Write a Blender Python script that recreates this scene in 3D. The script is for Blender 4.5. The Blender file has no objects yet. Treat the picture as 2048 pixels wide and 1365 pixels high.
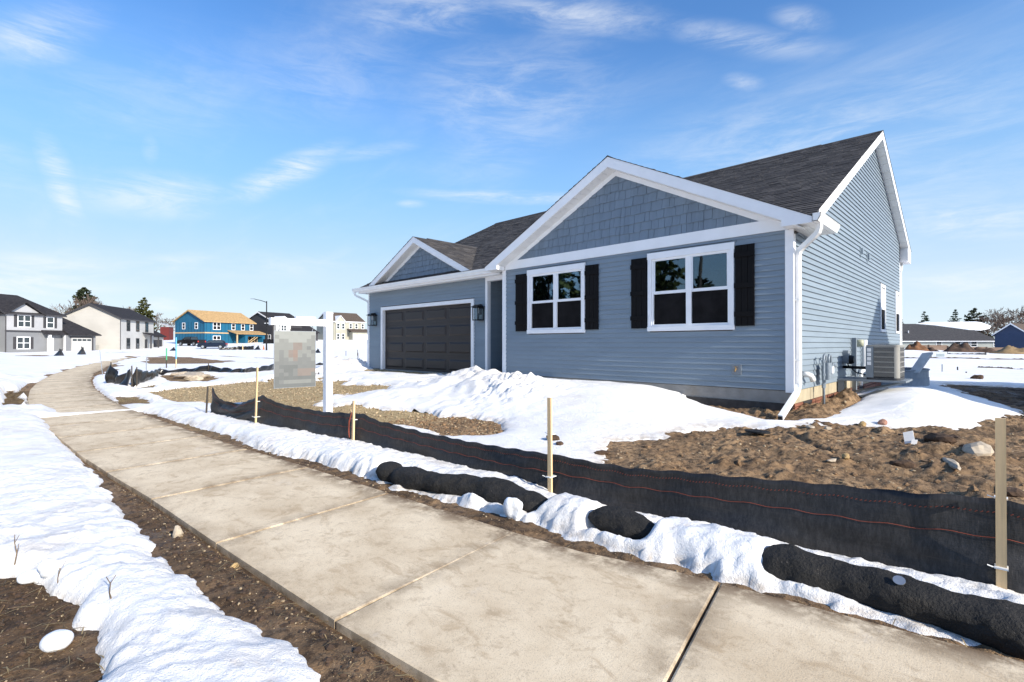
import bpy, math, random
import numpy as np
from mathutils import Vector, Matrix

random.seed(7)
SC = bpy.context.scene
COL = SC.collection
PI = math.pi

# ------------------------------------------------------------------ camera
CAM = Vector((2.5048, -9.2622, 0.7733))
YAW, PITCH, FPX = 0.7724, 0.0065, 1007.7
fw = Vector((-math.sin(YAW) * math.cos(PITCH), math.cos(YAW) * math.cos(PITCH), math.sin(PITCH)))
cd = bpy.data.cameras.new("camera")
cam = bpy.data.objects.new("camera", cd)
COL.objects.link(cam)
cam.location = CAM
cam.rotation_euler = fw.to_track_quat('-Z', 'Y').to_euler()
cd.sensor_width = 36.0
cd.lens = 36.0 * FPX / 2048.0
cd.clip_start = 0.05
cd.clip_end = 3000
SC.camera = cam

# ------------------------------------------------------------------ sun, sky, exposure
SUN = Vector((3.03, -0.085, 1.47)).normalized()
SUN_EL = math.asin(SUN.z)
SUN_ROT = math.atan2(SUN.x, SUN.y)
sd = bpy.data.lights.new("sun", 'SUN')
sd.energy = 3.4
sd.angle = math.radians(0.53)
sd.color = (1.0, 0.925, 0.80)
so = bpy.data.objects.new("sun", sd)
so.rotation_euler = SUN.to_track_quat('Z', 'Y').to_euler()
so.location = (20, -5, 30)
COL.objects.link(so)

W = bpy.data.worlds.new("World")
SC.world = W
W.use_nodes = True
nt = W.node_tree
for n in list(nt.nodes):
    nt.nodes.remove(n)


def math_node(tree, op, a, b=None, clamp=False):
    n = tree.nodes.new('ShaderNodeMath')
    n.operation = op
    n.use_clamp = clamp
    for i, v in enumerate((a, b)):
        if v is None:
            continue
        if isinstance(v, (int, float)):
            n.inputs[i].default_value = v
        else:
            tree.links.new(v, n.inputs[i])
    return n.outputs[0]


sky = nt.nodes.new('ShaderNodeTexSky')
sky.sky_type = 'NISHITA'
sky.sun_disc = False
sky.sun_elevation = SUN_EL
sky.sun_rotation = SUN_ROT
sky.altitude = 200
sky.air_density = 1.0
sky.dust_density = 0.8
sky.ozone_density = 2.0
tc = nt.nodes.new('ShaderNodeTexCoord')
sep = nt.nodes.new('ShaderNodeSeparateXYZ')
nt.links.new(tc.outputs['Generated'], sep.inputs[0])
az = math_node(nt, 'ARCTAN2', sep.outputs[0], sep.outputs[1])
el = math_node(nt, 'ARCSINE', sep.outputs[2])
ae = nt.nodes.new('ShaderNodeCombineXYZ')
nt.links.new(az, ae.inputs[0])
nt.links.new(el, ae.inputs[1])
# high cirrus laid on a plane far overhead
zz = math_node(nt, 'MAXIMUM', sep.outputs[2], 0.0)
zz = math_node(nt, 'ADD', zz, 0.12)
px = math_node(nt, 'DIVIDE', sep.outputs[0], zz)
py = math_node(nt, 'DIVIDE', sep.outputs[1], zz)
pl = nt.nodes.new('ShaderNodeCombineXYZ')
nt.links.new(px, pl.inputs[0])
nt.links.new(py, pl.inputs[1])


def cloud_noise(scale, rot, stretch, detail=8, dist=0.6, rough=0.62, src=None, lo=0.45, hi=0.75):
    mp = nt.nodes.new('ShaderNodeMapping')
    mp.inputs['Rotation'].default_value = (0, 0, rot)
    mp.inputs['Scale'].default_value = (stretch[0], stretch[1], 1)
    nt.links.new(src or pl.outputs[0], mp.inputs[0])
    nz = nt.nodes.new('ShaderNodeTexNoise')
    nz.inputs['Scale'].default_value = scale
    nz.inputs['Detail'].default_value = detail
    nz.inputs['Roughness'].default_value = rough
    nz.inputs['Distortion'].default_value = dist
    nt.links.new(mp.outputs[0], nz.inputs[0])
    mr = nt.nodes.new('ShaderNodeMapRange')
    mr.interpolation_type = 'SMOOTHSTEP'
    mr.inputs['From Min'].default_value = lo
    mr.inputs['From Max'].default_value = hi
    nt.links.new(nz.outputs[0], mr.inputs[0])
    return mr.outputs[0]


wisp = cloud_noise(13.0, 0.28, (0.5, 2.3), src=ae.outputs[0], lo=0.34, hi=0.72, dist=0.45, detail=12, rough=0.68)
veil = cloud_noise(1.1, 0.9, (1.0, 3.0), lo=0.46, hi=0.9, dist=0.3)


def direction(x, y):
    right = Vector((math.cos(YAW), math.sin(YAW), 0))
    up = right.cross(fw)
    d = (fw + right * ((x - 1024) / FPX) - up * ((y - 682.5) / FPX)).normalized()
    return math.atan2(d.x, d.y), math.asin(d.z)


# wisps of cirrus: azimuth/elevation of their two ends, half width (radians), strength
WISPS = [((0, 85), (150, 75), 0.035, 0.75), ((0, 60), (190, 40), 0.03, 0.45),
         ((95, 290), (140, 420), 0.022, 1.0), ((300, 280), (300, 310), 0.015, 0.35),
         ((180, 385), (430, 395), 0.04, 0.7), ((470, 390), (670, 300), 0.028, 1.0),
         ((820, 385), (1180, 395), 0.014, 0.8), ((800, 408), (850, 408), 0.008, 0.5),
         ((690, 30), (1000, 0), 0.05, 0.45), ((960, 0), (1330, 45), 0.032, 0.6), ((1300, 40), (1700, 105), 0.024, 0.42),
         ((1560, 30), (1640, 45), 0.02, 0.4), ((1460, 160), (1520, 170), 0.014, 0.45),
         ((880, 190), (1160, 190), 0.10, 0.42), ((950, 300), (1150, 120), 0.10, 0.34), ((500, 160), (800, 120), 0.10, 0.22), ((100, 200), (500, 170), 0.10, 0.18),
         ((1780, 430), (2100, 450), 0.035, 0.75), ((1790, 560), (2150, 570), 0.03, 0.6), ((1300, 330), (2100, 170), 0.10, 0.42), ((1500, 480), (2100, 330), 0.09, 0.3),
         ((-300, 575), (260, 545), 0.045, 0.95), ((240, 540), (440, 515), 0.02, 0.5), ((330, 520), (760, 540), 0.03, 0.35),
         ((295, 606), (350, 612), 0.012, 0.95), ((-200, 250), (60, 360), 0.05, 0.3), ((620, 320), (850, 285), 0.014, 0.35)]
total = None
for (a, b, hw, st) in WISPS:
    a0, e0 = direction(*a)
    a1, e1 = direction(*b)
    L = math.hypot(a1 - a0, e1 - e0) / 2 + hw
    mp = nt.nodes.new('ShaderNodeMapping')
    mp.vector_type = 'TEXTURE'
    mp.inputs['Location'].default_value = ((a0 + a1) / 2, (e0 + e1) / 2, 0)
    mp.inputs['Rotation'].default_value = (0, 0, math.atan2(e1 - e0, a1 - a0))
    mp.inputs['Scale'].default_value = (L, hw, 1)
    nt.links.new(ae.outputs[0], mp.inputs[0])
    ln = nt.nodes.new('ShaderNodeVectorMath')
    ln.operation = 'LENGTH'
    nt.links.new(mp.outputs[0], ln.inputs[0])
    mr = nt.nodes.new('ShaderNodeMapRange')
    mr.interpolation_type = 'SMOOTHSTEP'
    mr.inputs['From Min'].default_value = 1.25
    mr.inputs['From Max'].default_value = 0.0
    mr.inputs['To Max'].default_value = st
    nt.links.new(ln.outputs['Value'], mr.inputs[0])
    total = mr.outputs[0] if total is None else math_node(nt, 'MAXIMUM', total, mr.outputs[0])
c1 = math_node(nt, 'MULTIPLY', total, math_node(nt, 'ADD', math_node(nt, 'MULTIPLY', wisp, 0.92), 0.08))
c2 = math_node(nt, 'MULTIPLY', veil, 0.16)
cl = math_node(nt, 'ADD', c1, c2, True)
# the sky colour, a touch more saturated as the camera recorded it
hs = nt.nodes.new('ShaderNodeHueSaturation')
hs.inputs['Saturation'].default_value = 1.26
hs.inputs['Hue'].default_value = 0.506
hs.inputs['Value'].default_value = 0.95
nt.links.new(sky.outputs[0], hs.inputs['Color'])
mx = nt.nodes.new('ShaderNodeMix')
mx.data_type = 'RGBA'
mx.inputs[7].default_value = (3.7, 3.85, 3.95, 1)
nt.links.new(cl, mx.inputs[0])
hz = nt.nodes.new('ShaderNodeMapRange')
hz.interpolation_type = 'SMOOTHSTEP'
hz.inputs['From Min'].default_value = 0.56
hz.inputs['From Max'].default_value = 0.10
hz.inputs['To Max'].default_value = 0.95
nt.links.new(el, hz.inputs[0])
hm = nt.nodes.new('ShaderNodeMix')
hm.data_type = 'RGBA'
lowc = nt.nodes.new('ShaderNodeMix')
lowc.data_type = 'RGBA'
lowc.inputs[6].default_value = (2.95, 3.45, 3.80, 1)
lowc.inputs[7].default_value = (1.30, 2.33, 3.62, 1)
lf_ = nt.nodes.new('ShaderNodeMapRange')
lf_.interpolation_type = 'SMOOTHSTEP'
lf_.inputs['From Min'].default_value = -0.02
lf_.inputs['From Max'].default_value = 0.32
nt.links.new(el, lf_.inputs[0])
nt.links.new(lf_.outputs[0], lowc.inputs[0])
nt.links.new(lowc.outputs[2], hm.inputs[7])
nt.links.new(hz.outputs[0], hm.inputs[0])
nt.links.new(hs.outputs[0], hm.inputs[6])
nt.links.new(hm.outputs[2], mx.inputs[6])
bg = nt.nodes.new('ShaderNodeBackground')
bg.inputs['Strength'].default_value = 0.14
nt.links.new(mx.outputs[2], bg.inputs[0])
wo = nt.nodes.new('ShaderNodeOutputWorld')
nt.links.new(bg.outputs[0], wo.inputs[0])

SC.view_settings.view_transform = 'Standard'
SC.view_settings.look = 'None'
SC.view_settings.gamma = 1.0
SC.view_settings.use_curve_mapping = False
SC.view_settings.exposure = 0.93
SC.cycles.max_bounces = 8
SC.cycles.transparent_max_bounces = 24
SC.cycles.use_denoising = True


# ------------------------------------------------------------------ mesh helpers
class MB:
    def __init__(self):
        self.v, self.f, self.c = [], [], []

    def add(self, vs, fs, tone=None):
        o = len(self.v)
        self.v.extend([tuple(p) for p in vs])
        for q in fs:
            self.f.append(tuple(i + o for i in q))
            self.c.append(tone)
        return self

    def box(self, x0, x1, y0, y1, z0, z1, tone=None):
        x0, x1 = min(x0, x1), max(x0, x1)
        y0, y1 = min(y0, y1), max(y0, y1)
        z0, z1 = min(z0, z1), max(z0, z1)
        return self.add([(x0, y0, z0), (x1, y0, z0), (x1, y1, z0), (x0, y1, z0),
                         (x0, y0, z1), (x1, y0, z1), (x1, y1, z1), (x0, y1, z1)],
                        [(0, 3, 2, 1), (4, 5, 6, 7), (0, 1, 5, 4), (1, 2, 6, 5), (2, 3, 7, 6), (3, 0, 4, 7)], tone)

    def slab(self, p, a, b, c, tone=None):
        p, a, b, c = Vector(p), Vector(a), Vector(b), Vector(c)
        if a.cross(b).dot(c) < 0:
            a, b = b, a
        vs = [p, p + a, p + a + b, p + b, p + c, p + a + c, p + a + b + c, p + b + c]
        return self.add(vs, [(0, 3, 2, 1), (4, 5, 6, 7), (0, 1, 5, 4), (1, 2, 6, 5), (2, 3, 7, 6), (3, 0, 4, 7)], tone)

    def prism(self, pts, off, tone=None):
        """polygon (3-D points in order) extruded by the vector off"""
        off = Vector(off)
        a = [Vector(p) for p in pts]
        n = len(a)
        nn = Vector((0, 0, 0))
        for i in range(n):
            nn += a[i].cross(a[(i + 1) % n])
        if nn.dot(off) > 0:
            a = a[::-1]
        vs = a + [p + off for p in a]
        fs = [tuple(range(n)), tuple(range(2 * n - 1, n - 1, -1))]
        for i in range(n):
            j = (i + 1) % n
            fs.append((j, i, i + n, j + n))
        return self.add(vs, fs, tone)

    def tube(self, path, r, k=8, cap=True, tone=None):
        path = [Vector(p) for p in path]
        rs = r if isinstance(r, (list, tuple)) else [r] * len(path)
        ref = None
        rings = []
        for i, p in enumerate(path):
            t = (path[min(i + 1, len(path) - 1)] - path[max(i - 1, 0)]).normalized()
            if ref is None:
                ref = Vector((0, 0, 1)) if abs(t.z) < 0.9 else Vector((1, 0, 0))
            s = t.cross(ref).normalized()
            ref = s.cross(t).normalized()
            rings.append([p + (s * math.cos(2 * PI * j / k) + ref * math.sin(2 * PI * j / k)) * rs[i] for j in range(k)])
        vs = [q for R in rings for q in R]
        fs = []
        for i in range(len(path) - 1):
            for j in range(k):
                j2 = (j + 1) % k
                fs.append((i * k + j, i * k + j2, (i + 1) * k + j2, (i + 1) * k + j))
        if cap:
            fs.append(tuple(range(k - 1, -1, -1)))
            fs.append(tuple(range((len(path) - 1) * k, len(path) * k)))
        return self.add(vs, fs, tone)

    def sweep(self, path, w, h, tone=None):
        """rectangular tube along a path; w across, h in the bend plane"""
        path = [Vector(p) for p in path]
        n = len(path)
        side = None
        rings = []
        for i, p in enumerate(path):
            t = (path[min(i + 1, n - 1)] - path[max(i - 1, 0)]).normalized()
            if side is None:
                d = Vector((0, 0, 0))
                for k in range(1, n - 1):
                    d += (path[k] - path[k - 1]).cross(path[k + 1] - path[k])
                side = d.normalized() if d.length > 1e-6 else t.cross(Vector((0, 0, 1)) if abs(t.z) < .9 else Vector((0, 1, 0))).normalized()
            u = side.cross(t).normalized()
            rings.append([p + side * w / 2 + u * h / 2, p - side * w / 2 + u * h / 2, p - side * w / 2 - u * h / 2, p + side * w / 2 - u * h / 2])
        vs = [q for R in rings for q in R]
        fs = []
        for i in range(n - 1):
            for j in range(4):
                j2 = (j + 1) % 4
                fs.append((i * 4 + j, i * 4 + j2, i * 4 + 4 + j2, i * 4 + 4 + j))
        fs.append((3, 2, 1, 0))
        fs.append(tuple(range((n - 1) * 4, n * 4)))
        return self.add(vs, fs, tone)

    def build(self, name, mat=None, parent=None, smooth=False, loc=None):
        me = bpy.data.meshes.new(name)
        vs = self.v
        if loc is not None:
            l = Vector(loc)
            vs = [tuple(Vector(p) - l) for p in vs]
        me.from_pydata(vs, [], self.f)
        me.update()
        import_fix(me)
        if mat:
            me.materials.append(mat)
        if any(c is not None for c in self.c):
            at = me.attributes.new('tone', 'FLOAT', 'FACE')
            at.data.foreach_set('value', [0.5 if c is None else c for c in self.c])
        if smooth:
            me.polygons.foreach_set('use_smooth', [True] * len(me.polygons))
        o = bpy.data.objects.new(name, me)
        COL.objects.link(o)
        if loc is not None:
            o.location = loc
        if parent is not None:
            o.parent = parent
        return o


def import_fix(me):
    me.validate(clean_customdata=False)


def tag(o, label=None, cat=None, group=None, kind=None):
    if label:
        o['label'] = label
    if cat:
        o['category'] = cat
    if group:
        o['group'] = group
    if kind:
        o['kind'] = kind
    return o


def empty(name, loc=(0, 0, 0), rz=0.0):
    o = bpy.data.objects.new(name, None)
    o.location = loc
    o.rotation_euler = (0, 0, rz)
    o.empty_display_size = 0.2
    COL.objects.link(o)
    return o


def copy_tree(o, parent=None):
    c = o.copy()
    COL.objects.link(c)
    c.parent = parent
    for ch in list(o.children):
        copy_tree(ch, c)
    return c


# ------------------------------------------------------------------ noise on arrays
def _h(ix, iy, s):
    h = (ix.astype(np.int64) * 374761393 + iy.astype(np.int64) * 668265263 + s * 974711) & 0xffffffff
    h = ((h ^ (h >> 13)) * 1274126177) & 0xffffffff
    h = ((h ^ (h >> 16)) * 2246822519) & 0xffffffff
    return ((h ^ (h >> 15)) & 0xffffff) / float(0xffffff)


def vnoise(x, y, s=0):
    xi, yi = np.floor(x), np.floor(y)
    a, b = x - xi, y - yi
    a = a * a * a * (a * (a * 6 - 15) + 10)
    b = b * b * b * (b * (b * 6 - 15) + 10)
    return (_h(xi, yi, s) * (1 - a) + _h(xi + 1, yi, s) * a) * (1 - b) + (_h(xi, yi + 1, s) * (1 - a) + _h(xi + 1, yi + 1, s) * a) * b


def fbm(x, y, size, octs=4, s=0, gain=0.5):
    """-1..1, feature size in metres"""
    t = np.zeros_like(x, dtype=float)
    amp, tot, k = 1.0, 0.0, 1.0 / size
    c, sn = math.cos(0.6), math.sin(0.6)
    for o in range(octs):
        t += amp * (vnoise(x * k + 17.3 * o, y * k - 9.1 * o, s + o) * 2 - 1)
        tot += amp
        amp *= gain
        x, y = x * c - y * sn, x * sn + y * c
        k *= 2.03
    return t / tot


def worley(x, y, size, s=0):
    """distance to the nearest of jittered cell points, in cells"""
    x, y = x / size, y / size
    xi, yi = np.floor(x), np.floor(y)
    best = np.full(x.shape, 9.0)
    for dx in (-1, 0, 1):
        for dy in (-1, 0, 1):
            cx, cy = xi + dx, yi + dy
            qx, qy = cx + _h(cx, cy, s), cy + _h(cx, cy, s + 7)
            best = np.minimum(best, (x - qx) ** 2 + (y - qy) ** 2)
    return np.sqrt(best)


def ss(a, b, t):
    t = np.clip((t - a) / (b - a), 0, 1)
    return t * t * (3 - 2 * t)


def sdist(x, y, poly):
    """signed distance to a polygon, negative inside"""
    P = np.array(poly, float)
    d = np.full(x.shape, 1e9)
    inside = np.zeros(x.shape, bool)
    n = len(P)
    for i in range(n):
        a, b = P[i], P[(i + 1) % n]
        ex, ey = b - a
        wx, wy = x - a[0], y - a[1]
        t = np.clip((wx * ex + wy * ey) / max(ex * ex + ey * ey, 1e-12), 0, 1)
        d = np.minimum(d, (wx - ex * t) ** 2 + (wy - ey * t) ** 2)
        c = ((a[1] > y) != (b[1] > y))
        xc = a[0] + (y - a[1]) / (ey if abs(ey) > 1e-12 else 1e-12) * ex
        inside ^= c & (x < xc)
    d = np.sqrt(d)
    return np.where(inside, -d, d)
# ------------------------------------------------------------------ materials
def base_mat(name):
    m = bpy.data.materials.new(name)
    m.use_nodes = True
    t = m.node_tree
    return m, t, t.nodes['Principled BSDF']


def pos_vec(t, scale=(1, 1, 1), rot=0.0, obj=False):
    mp = t.nodes.new('ShaderNodeMapping')
    mp.inputs['Scale'].default_value = scale
    mp.inputs['Rotation'].default_value = (0, 0, rot)
    if obj:
        c = t.nodes.new('ShaderNodeTexCoord')
        t.links.new(c.outputs['Object'], mp.inputs[0])
    else:
        g = t.nodes.new('ShaderNodeNewGeometry')
        t.links.new(g.outputs['Position'], mp.inputs[0])
    return mp.outputs[0]


def noise(t, vec, scale, detail=4, rough=0.55, dist=0.0):
    n = t.nodes.new('ShaderNodeTexNoise')
    n.inputs['Scale'].default_value = scale
    n.inputs['Detail'].default_value = detail
    n.inputs['Roughness'].default_value = rough
    n.inputs['Distortion'].default_value = dist
    t.links.new(vec, n.inputs[0])
    return n.outputs[0]


def ramp(t, fac, a, b, lo=0.35, hi=0.65):
    r = t.nodes.new('ShaderNodeMapRange')
    r.interpolation_type = 'SMOOTHSTEP'
    r.inputs['From Min'].default_value = lo
    r.inputs['From Max'].default_value = hi
    t.links.new(fac, r.inputs[0])
    return mix(t, r.outputs[0], a, b)


def step(t, fac, lo, hi):
    r = t.nodes.new('ShaderNodeMapRange')
    r.interpolation_type = 'SMOOTHSTEP'
    r.inputs['From Min'].default_value = lo
    r.inputs['From Max'].default_value = hi
    t.links.new(fac, r.inputs[0])
    return r.outputs[0]


def mix(t, fac, a, b, mode='MIX'):
    m = t.nodes.new('ShaderNodeMix')
    m.data_type = 'RGBA'
    m.blend_type = mode
    for i, v in ((0, fac), (6, a), (7, b)):
        if isinstance(v, (int, float)):
            m.inputs[i].default_value = v
        elif isinstance(v, tuple):
            m.inputs[i].default_value = v if len(v) == 4 else v + (1,)
        else:
            t.links.new(v, m.inputs[i])
    return m.outputs[2]


def bump(t, bs, h, dist, strength=1.0):
    b = t.nodes.new('ShaderNodeBump')
    b.inputs['Distance'].default_value = dist
    b.inputs['Strength'].default_value = strength
    t.links.new(h, b.inputs['Height'])
    t.links.new(b.outputs[0], bs.inputs['Normal'])
    return b


def attr(t, name):
    a = t.nodes.new('ShaderNodeAttribute')
    a.attribute_name = name
    return a.outputs['Fac']


def plain(name, col, rough=0.6, var=0.08, size=6.0, metal=0.0, rnd=0.0, bmp=0.0, bsize=60.0, spec=0.4, stretch=(1, 1, 1), dirt=None):
    m, t, b = base_mat(name)
    v = pos_vec(t, stretch)
    nz = noise(t, v, size, 5)
    lo = tuple(c * (1 - var) for c in col)
    hi = tuple(min(1, c * (1 + var)) for c in col)
    c = ramp(t, nz, lo, hi, 0.3, 0.7)
    if rnd:
        oi = t.nodes.new('ShaderNodeObjectInfo')
        k = math_node(t, 'ADD', math_node(t, 'MULTIPLY', oi.outputs['Random'], rnd), 1 - rnd / 2)
        cm = t.nodes.new('ShaderNodeVectorMath')
        cm.operation = 'SCALE'
        t.links.new(c, cm.inputs[0])
        t.links.new(k, cm.inputs['Scale'])
        c = cm.outputs[0]
    if dirt:
        nd = noise(t, v, size * 0.35, 6, 0.65)
        c = mix(t, math_node(t, 'MULTIPLY', step(t, nd, 0.5, 0.75), dirt[1]), c, dirt[0])
    t.links.new(c, b.inputs['Base Color'])
    b.inputs['Roughness'].default_value = rough
    b.inputs['Metallic'].default_value = metal
    b.inputs['Specular IOR Level'].default_value = spec
    if bmp:
        bump(t, b, noise(t, v, bsize, 3), bmp)
    return m


M = {}
M['siding'] = plain('blue_grey_vinyl', (0.218, 0.266, 0.312), 0.45, 0.05, 2.0, rnd=0.06, bmp=0.0012, bsize=18, spec=0.35, stretch=(0.5, 0.5, 3))
M['shake'] = plain('blue_grey_shake', (0.182, 0.23, 0.285), 0.6, 0.07, 9, rnd=0.07, bmp=0.002, bsize=45, spec=0.3, stretch=(1, 1, 0.12))
M['white'] = plain('white_trim', (0.87, 0.87, 0.88), 0.42, 0.025, 3, bmp=0.0004, bsize=30)
M['alu'] = plain('white_aluminium', (0.86, 0.86, 0.85), 0.35, 0.03, 4)
M['soffit'] = plain('white_soffit', (0.82, 0.815, 0.80), 0.5, 0.03, 4, rnd=0.06)
M['black'] = plain('black_board', (0.006, 0.0055, 0.006), 0.7, 0.15, 30, spec=0.15, bmp=0.0006, bsize=120, stretch=(1, 1, 0.1))
M['blackmetal'] = plain('black_metal', (0.012, 0.012, 0.013), 0.4, 0.1, 20, metal=0.4)
M['door'] = plain('dark_brown_door', (0.030, 0.023, 0.021), 0.5, 0.08, 8, bmp=0.0006, bsize=140, stretch=(0.1, 1, 1))
M['concrete_wall'] = plain('concrete_wall', (0.27, 0.26, 0.245), 0.85, 0.12, 4, bmp=0.002, bsize=25, dirt=((0.24, 0.2, 0.15), 0.5))
M['concrete_sunlit'] = plain('sunlit_foundation_concrete', (0.42, 0.36, 0.25), 0.85, 0.12, 5, rnd=0.12, bmp=0.002, bsize=25)  # side foundation concrete, with the sun's warm light put into its colour
M['drain'] = plain('reddish_drain_board', (0.19, 0.075, 0.045), 0.7, 0.25, 9, rnd=0.4)
M['membrane'] = plain('black_membrane', (0.03, 0.03, 0.033), 0.6, 0.3, 10)
M['wood'] = plain('stake_wood', (0.68, 0.48, 0.26), 0.7, 0.18, 12, rnd=0.18, bmp=0.001, bsize=70, stretch=(1, 1, 0.06))
M['osb'] = plain('osb_sheathing', (0.45, 0.29, 0.13), 0.8, 0.2, 3, rnd=0.2, bmp=0.002, bsize=20)
M['studs'] = plain('framing_lumber', (0.5, 0.36, 0.2), 0.75, 0.15, 5)
M['steel'] = plain('galvanised_steel', (0.33, 0.36, 0.40), 0.42, 0.12, 9, metal=0.6)
M['greypaint'] = plain('grey_paint', (0.20, 0.23, 0.26), 0.5, 0.08, 8, bmp=0.0006, bsize=60)
M['ac'] = plain('ac_beige_grey', (0.30, 0.29, 0.265), 0.45, 0.05, 4)
M['acdark'] = plain('ac_dark_coil', (0.05, 0.05, 0.055), 0.5, 0.3, 50)
M['pvc'] = plain('white_pvc', (0.78, 0.78, 0.76), 0.4, 0.04, 6)
M['meter'] = plain('meter_grey', (0.23, 0.27, 0.31), 0.45, 0.12, 20, metal=0.2)
M['rubber'] = plain('black_rubber', (0.012, 0.012, 0.012), 0.6, 0.1, 10)
M['orange'] = plain('orange_thread', (0.22, 0.05, 0.028), 0.7, 0.1, 20)
M['strap'] = plain('white_strap', (0.75, 0.75, 0.73), 0.5, 0.03, 20)
M['paper'] = plain('white_paper', (0.8, 0.8, 0.8), 0.6, 0.04, 30)
M['green'] = plain('green_paint', (0.05, 0.36, 0.16), 0.6, 0.1, 10)
M['blue'] = plain('blue_paint', (0.10, 0.40, 0.68), 0.6, 0.1, 10)
M['dwood'] = plain('dark_wet_wood', (0.05, 0.04, 0.03), 0.7, 0.2, 10)
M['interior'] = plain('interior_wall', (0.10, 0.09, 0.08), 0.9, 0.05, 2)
M['screen'] = plain('insect_screen', (0.013, 0.012, 0.0125), 0.75, 0.3, 3, spec=0.05)
M['rock'] = plain('rock', (0.30, 0.25, 0.19), 0.85, 0.3, 14, rnd=0.5, bmp=0.004, bsize=30)
M['snowlump'] = plain('snow_lump', (0.86, 0.88, 0.91), 0.7, 0.03, 8, bmp=0.006, bsize=25)
M['bark'] = plain('bark', (0.085, 0.065, 0.05), 0.9, 0.3, 12, bmp=0.01, bsize=20)
M['barkpale'] = plain('pale_bark', (0.34, 0.29, 0.24), 0.9, 0.25, 6)
M['twig'] = plain('brown_twigs', (0.13, 0.095, 0.075), 0.9, 0.25, 3)
M['reed'] = plain('dry_stem', (0.17, 0.115, 0.06), 0.8, 0.25, 40)
M['ice'] = plain('wet_ice', (0.55, 0.57, 0.6), 0.2, 0.1, 5)


def leaf_mat(name, col):
    m, t, b = base_mat(name)
    c = ramp(t, attr(t, 'tone'), tuple(v * 0.55 for v in col), tuple(v * 1.6 for v in col), 0.0, 1.0)
    t.links.new(c, b.inputs['Base Color'])
    b.inputs['Roughness'].default_value = 0.7
    b.inputs['Specular IOR Level'].default_value = 0.2
    return m


M['needle'] = leaf_mat('dark_needles', (0.03, 0.04, 0.02))
M['needle2'] = leaf_mat('olive_needles', (0.06, 0.065, 0.02))
M['needle3'] = leaf_mat('blue_green_needles', (0.03, 0.048, 0.03))


def glass_mat(name, tint=(0.75, 0.8, 0.8), boost=1.0):
    m = bpy.data.materials.new(name)
    m.use_nodes = True
    t = m.node_tree
    t.nodes.remove(t.nodes['Principled BSDF'])
    out = t.nodes['Material Output']
    tr = t.nodes.new('ShaderNodeBsdfTransparent')
    tr.inputs[0].default_value = tint + (1,)
    gl = t.nodes.new('ShaderNodeBsdfGlossy')
    gl.inputs['Roughness'].default_value = 0.01
    gl.inputs['Color'].default_value = (0.62, 0.82, 1.0, 1)
    fr = t.nodes.new('ShaderNodeFresnel')
    fr.inputs['IOR'].default_value = 1.52
    k = math_node(t, 'MULTIPLY', fr.outputs[0], 1.8 * boost, True)
    v = pos_vec(t)
    bp = t.nodes.new('ShaderNodeBump')
    bp.inputs['Distance'].default_value = 0.002
    bp.inputs['Strength'].default_value = 0.25
    t.links.new(noise(t, v, 2.5, 1), bp.inputs['Height'])
    t.links.new(bp.outputs[0], gl.inputs['Normal'])
    ms = t.nodes.new('ShaderNodeMixShader')
    t.links.new(k, ms.inputs[0])
    t.links.new(tr.outputs[0], ms.inputs[1])
    t.links.new(gl.outputs[0], ms.inputs[2])
    t.links.new(ms.outputs[0], out.inputs[0])
    return m


M['glass'] = glass_mat('window_glass', (0.75, 0.8, 0.8), 1.35)
M['farglass'] = plain('far_window_glass', (0.03, 0.04, 0.045), 0.08, 0.1, 3, spec=0.8)
M['lampglass'] = glass_mat('lamp_glass', (0.95, 0.95, 0.94), 0.7)

# roof shingles: each tab carries its own tone
m, t, b = base_mat('asphalt_shingle')
v = pos_vec(t)
c = ramp(t, attr(t, 'tone'), (0.034, 0.033, 0.035), (0.115, 0.106, 0.101), 0.0, 1.0)
c = mix(t, step(t, noise(t, v, 300, 2), 0.45, 0.7), c, (0.10, 0.092, 0.088))
c = mix(t, math_node(t, 'MULTIPLY', step(t, noise(t, v, 0.9, 5), 0.4, 0.7), 0.3), c, (0.03, 0.028, 0.03))
t.links.new(c, b.inputs['Base Color'])
b.inputs['Roughness'].default_value = 0.9
b.inputs['Specular IOR Level'].default_value = 0.2
bump(t, b, noise(t, v, 260, 2), 0.002)
M['shingle'] = m


def far_shingle(name, lo, hi):
    m, t, b = base_mat(name)
    v = pos_vec(t, (1, 1, 1))
    c = ramp(t, noise(t, pos_vec(t, (1, 1, 5)), 2.5, 5, 0.7), lo, hi)
    t.links.new(c, b.inputs['Base Color'])
    b.inputs['Roughness'].default_value = 0.9
    b.inputs['Specular IOR Level'].default_value = 0.15
    return m


M['roofdark'] = far_shingle('dark_shingles', (0.022, 0.021, 0.024), (0.045, 0.042, 0.044))
M['roofbrown'] = far_shingle('brown_shingles', (0.075, 0.058, 0.045), (0.13, 0.10, 0.08))
M['roofgrey'] = far_shingle('grey_shingles', (0.05, 0.05, 0.055), (0.085, 0.083, 0.085))


def far_wall(name, col, rough=0.6):
    m, t, b = base_mat(name)
    v = pos_vec(t)
    c = ramp(t, noise(t, v, 0.4, 4), tuple(x * 0.94 for x in col), tuple(min(1, x * 1.05) for x in col))
    t.links.new(c, b.inputs['Base Color'])
    b.inputs['Roughness'].default_value = rough
    b.inputs['Specular IOR Level'].default_value = 0.25
    return m


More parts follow.
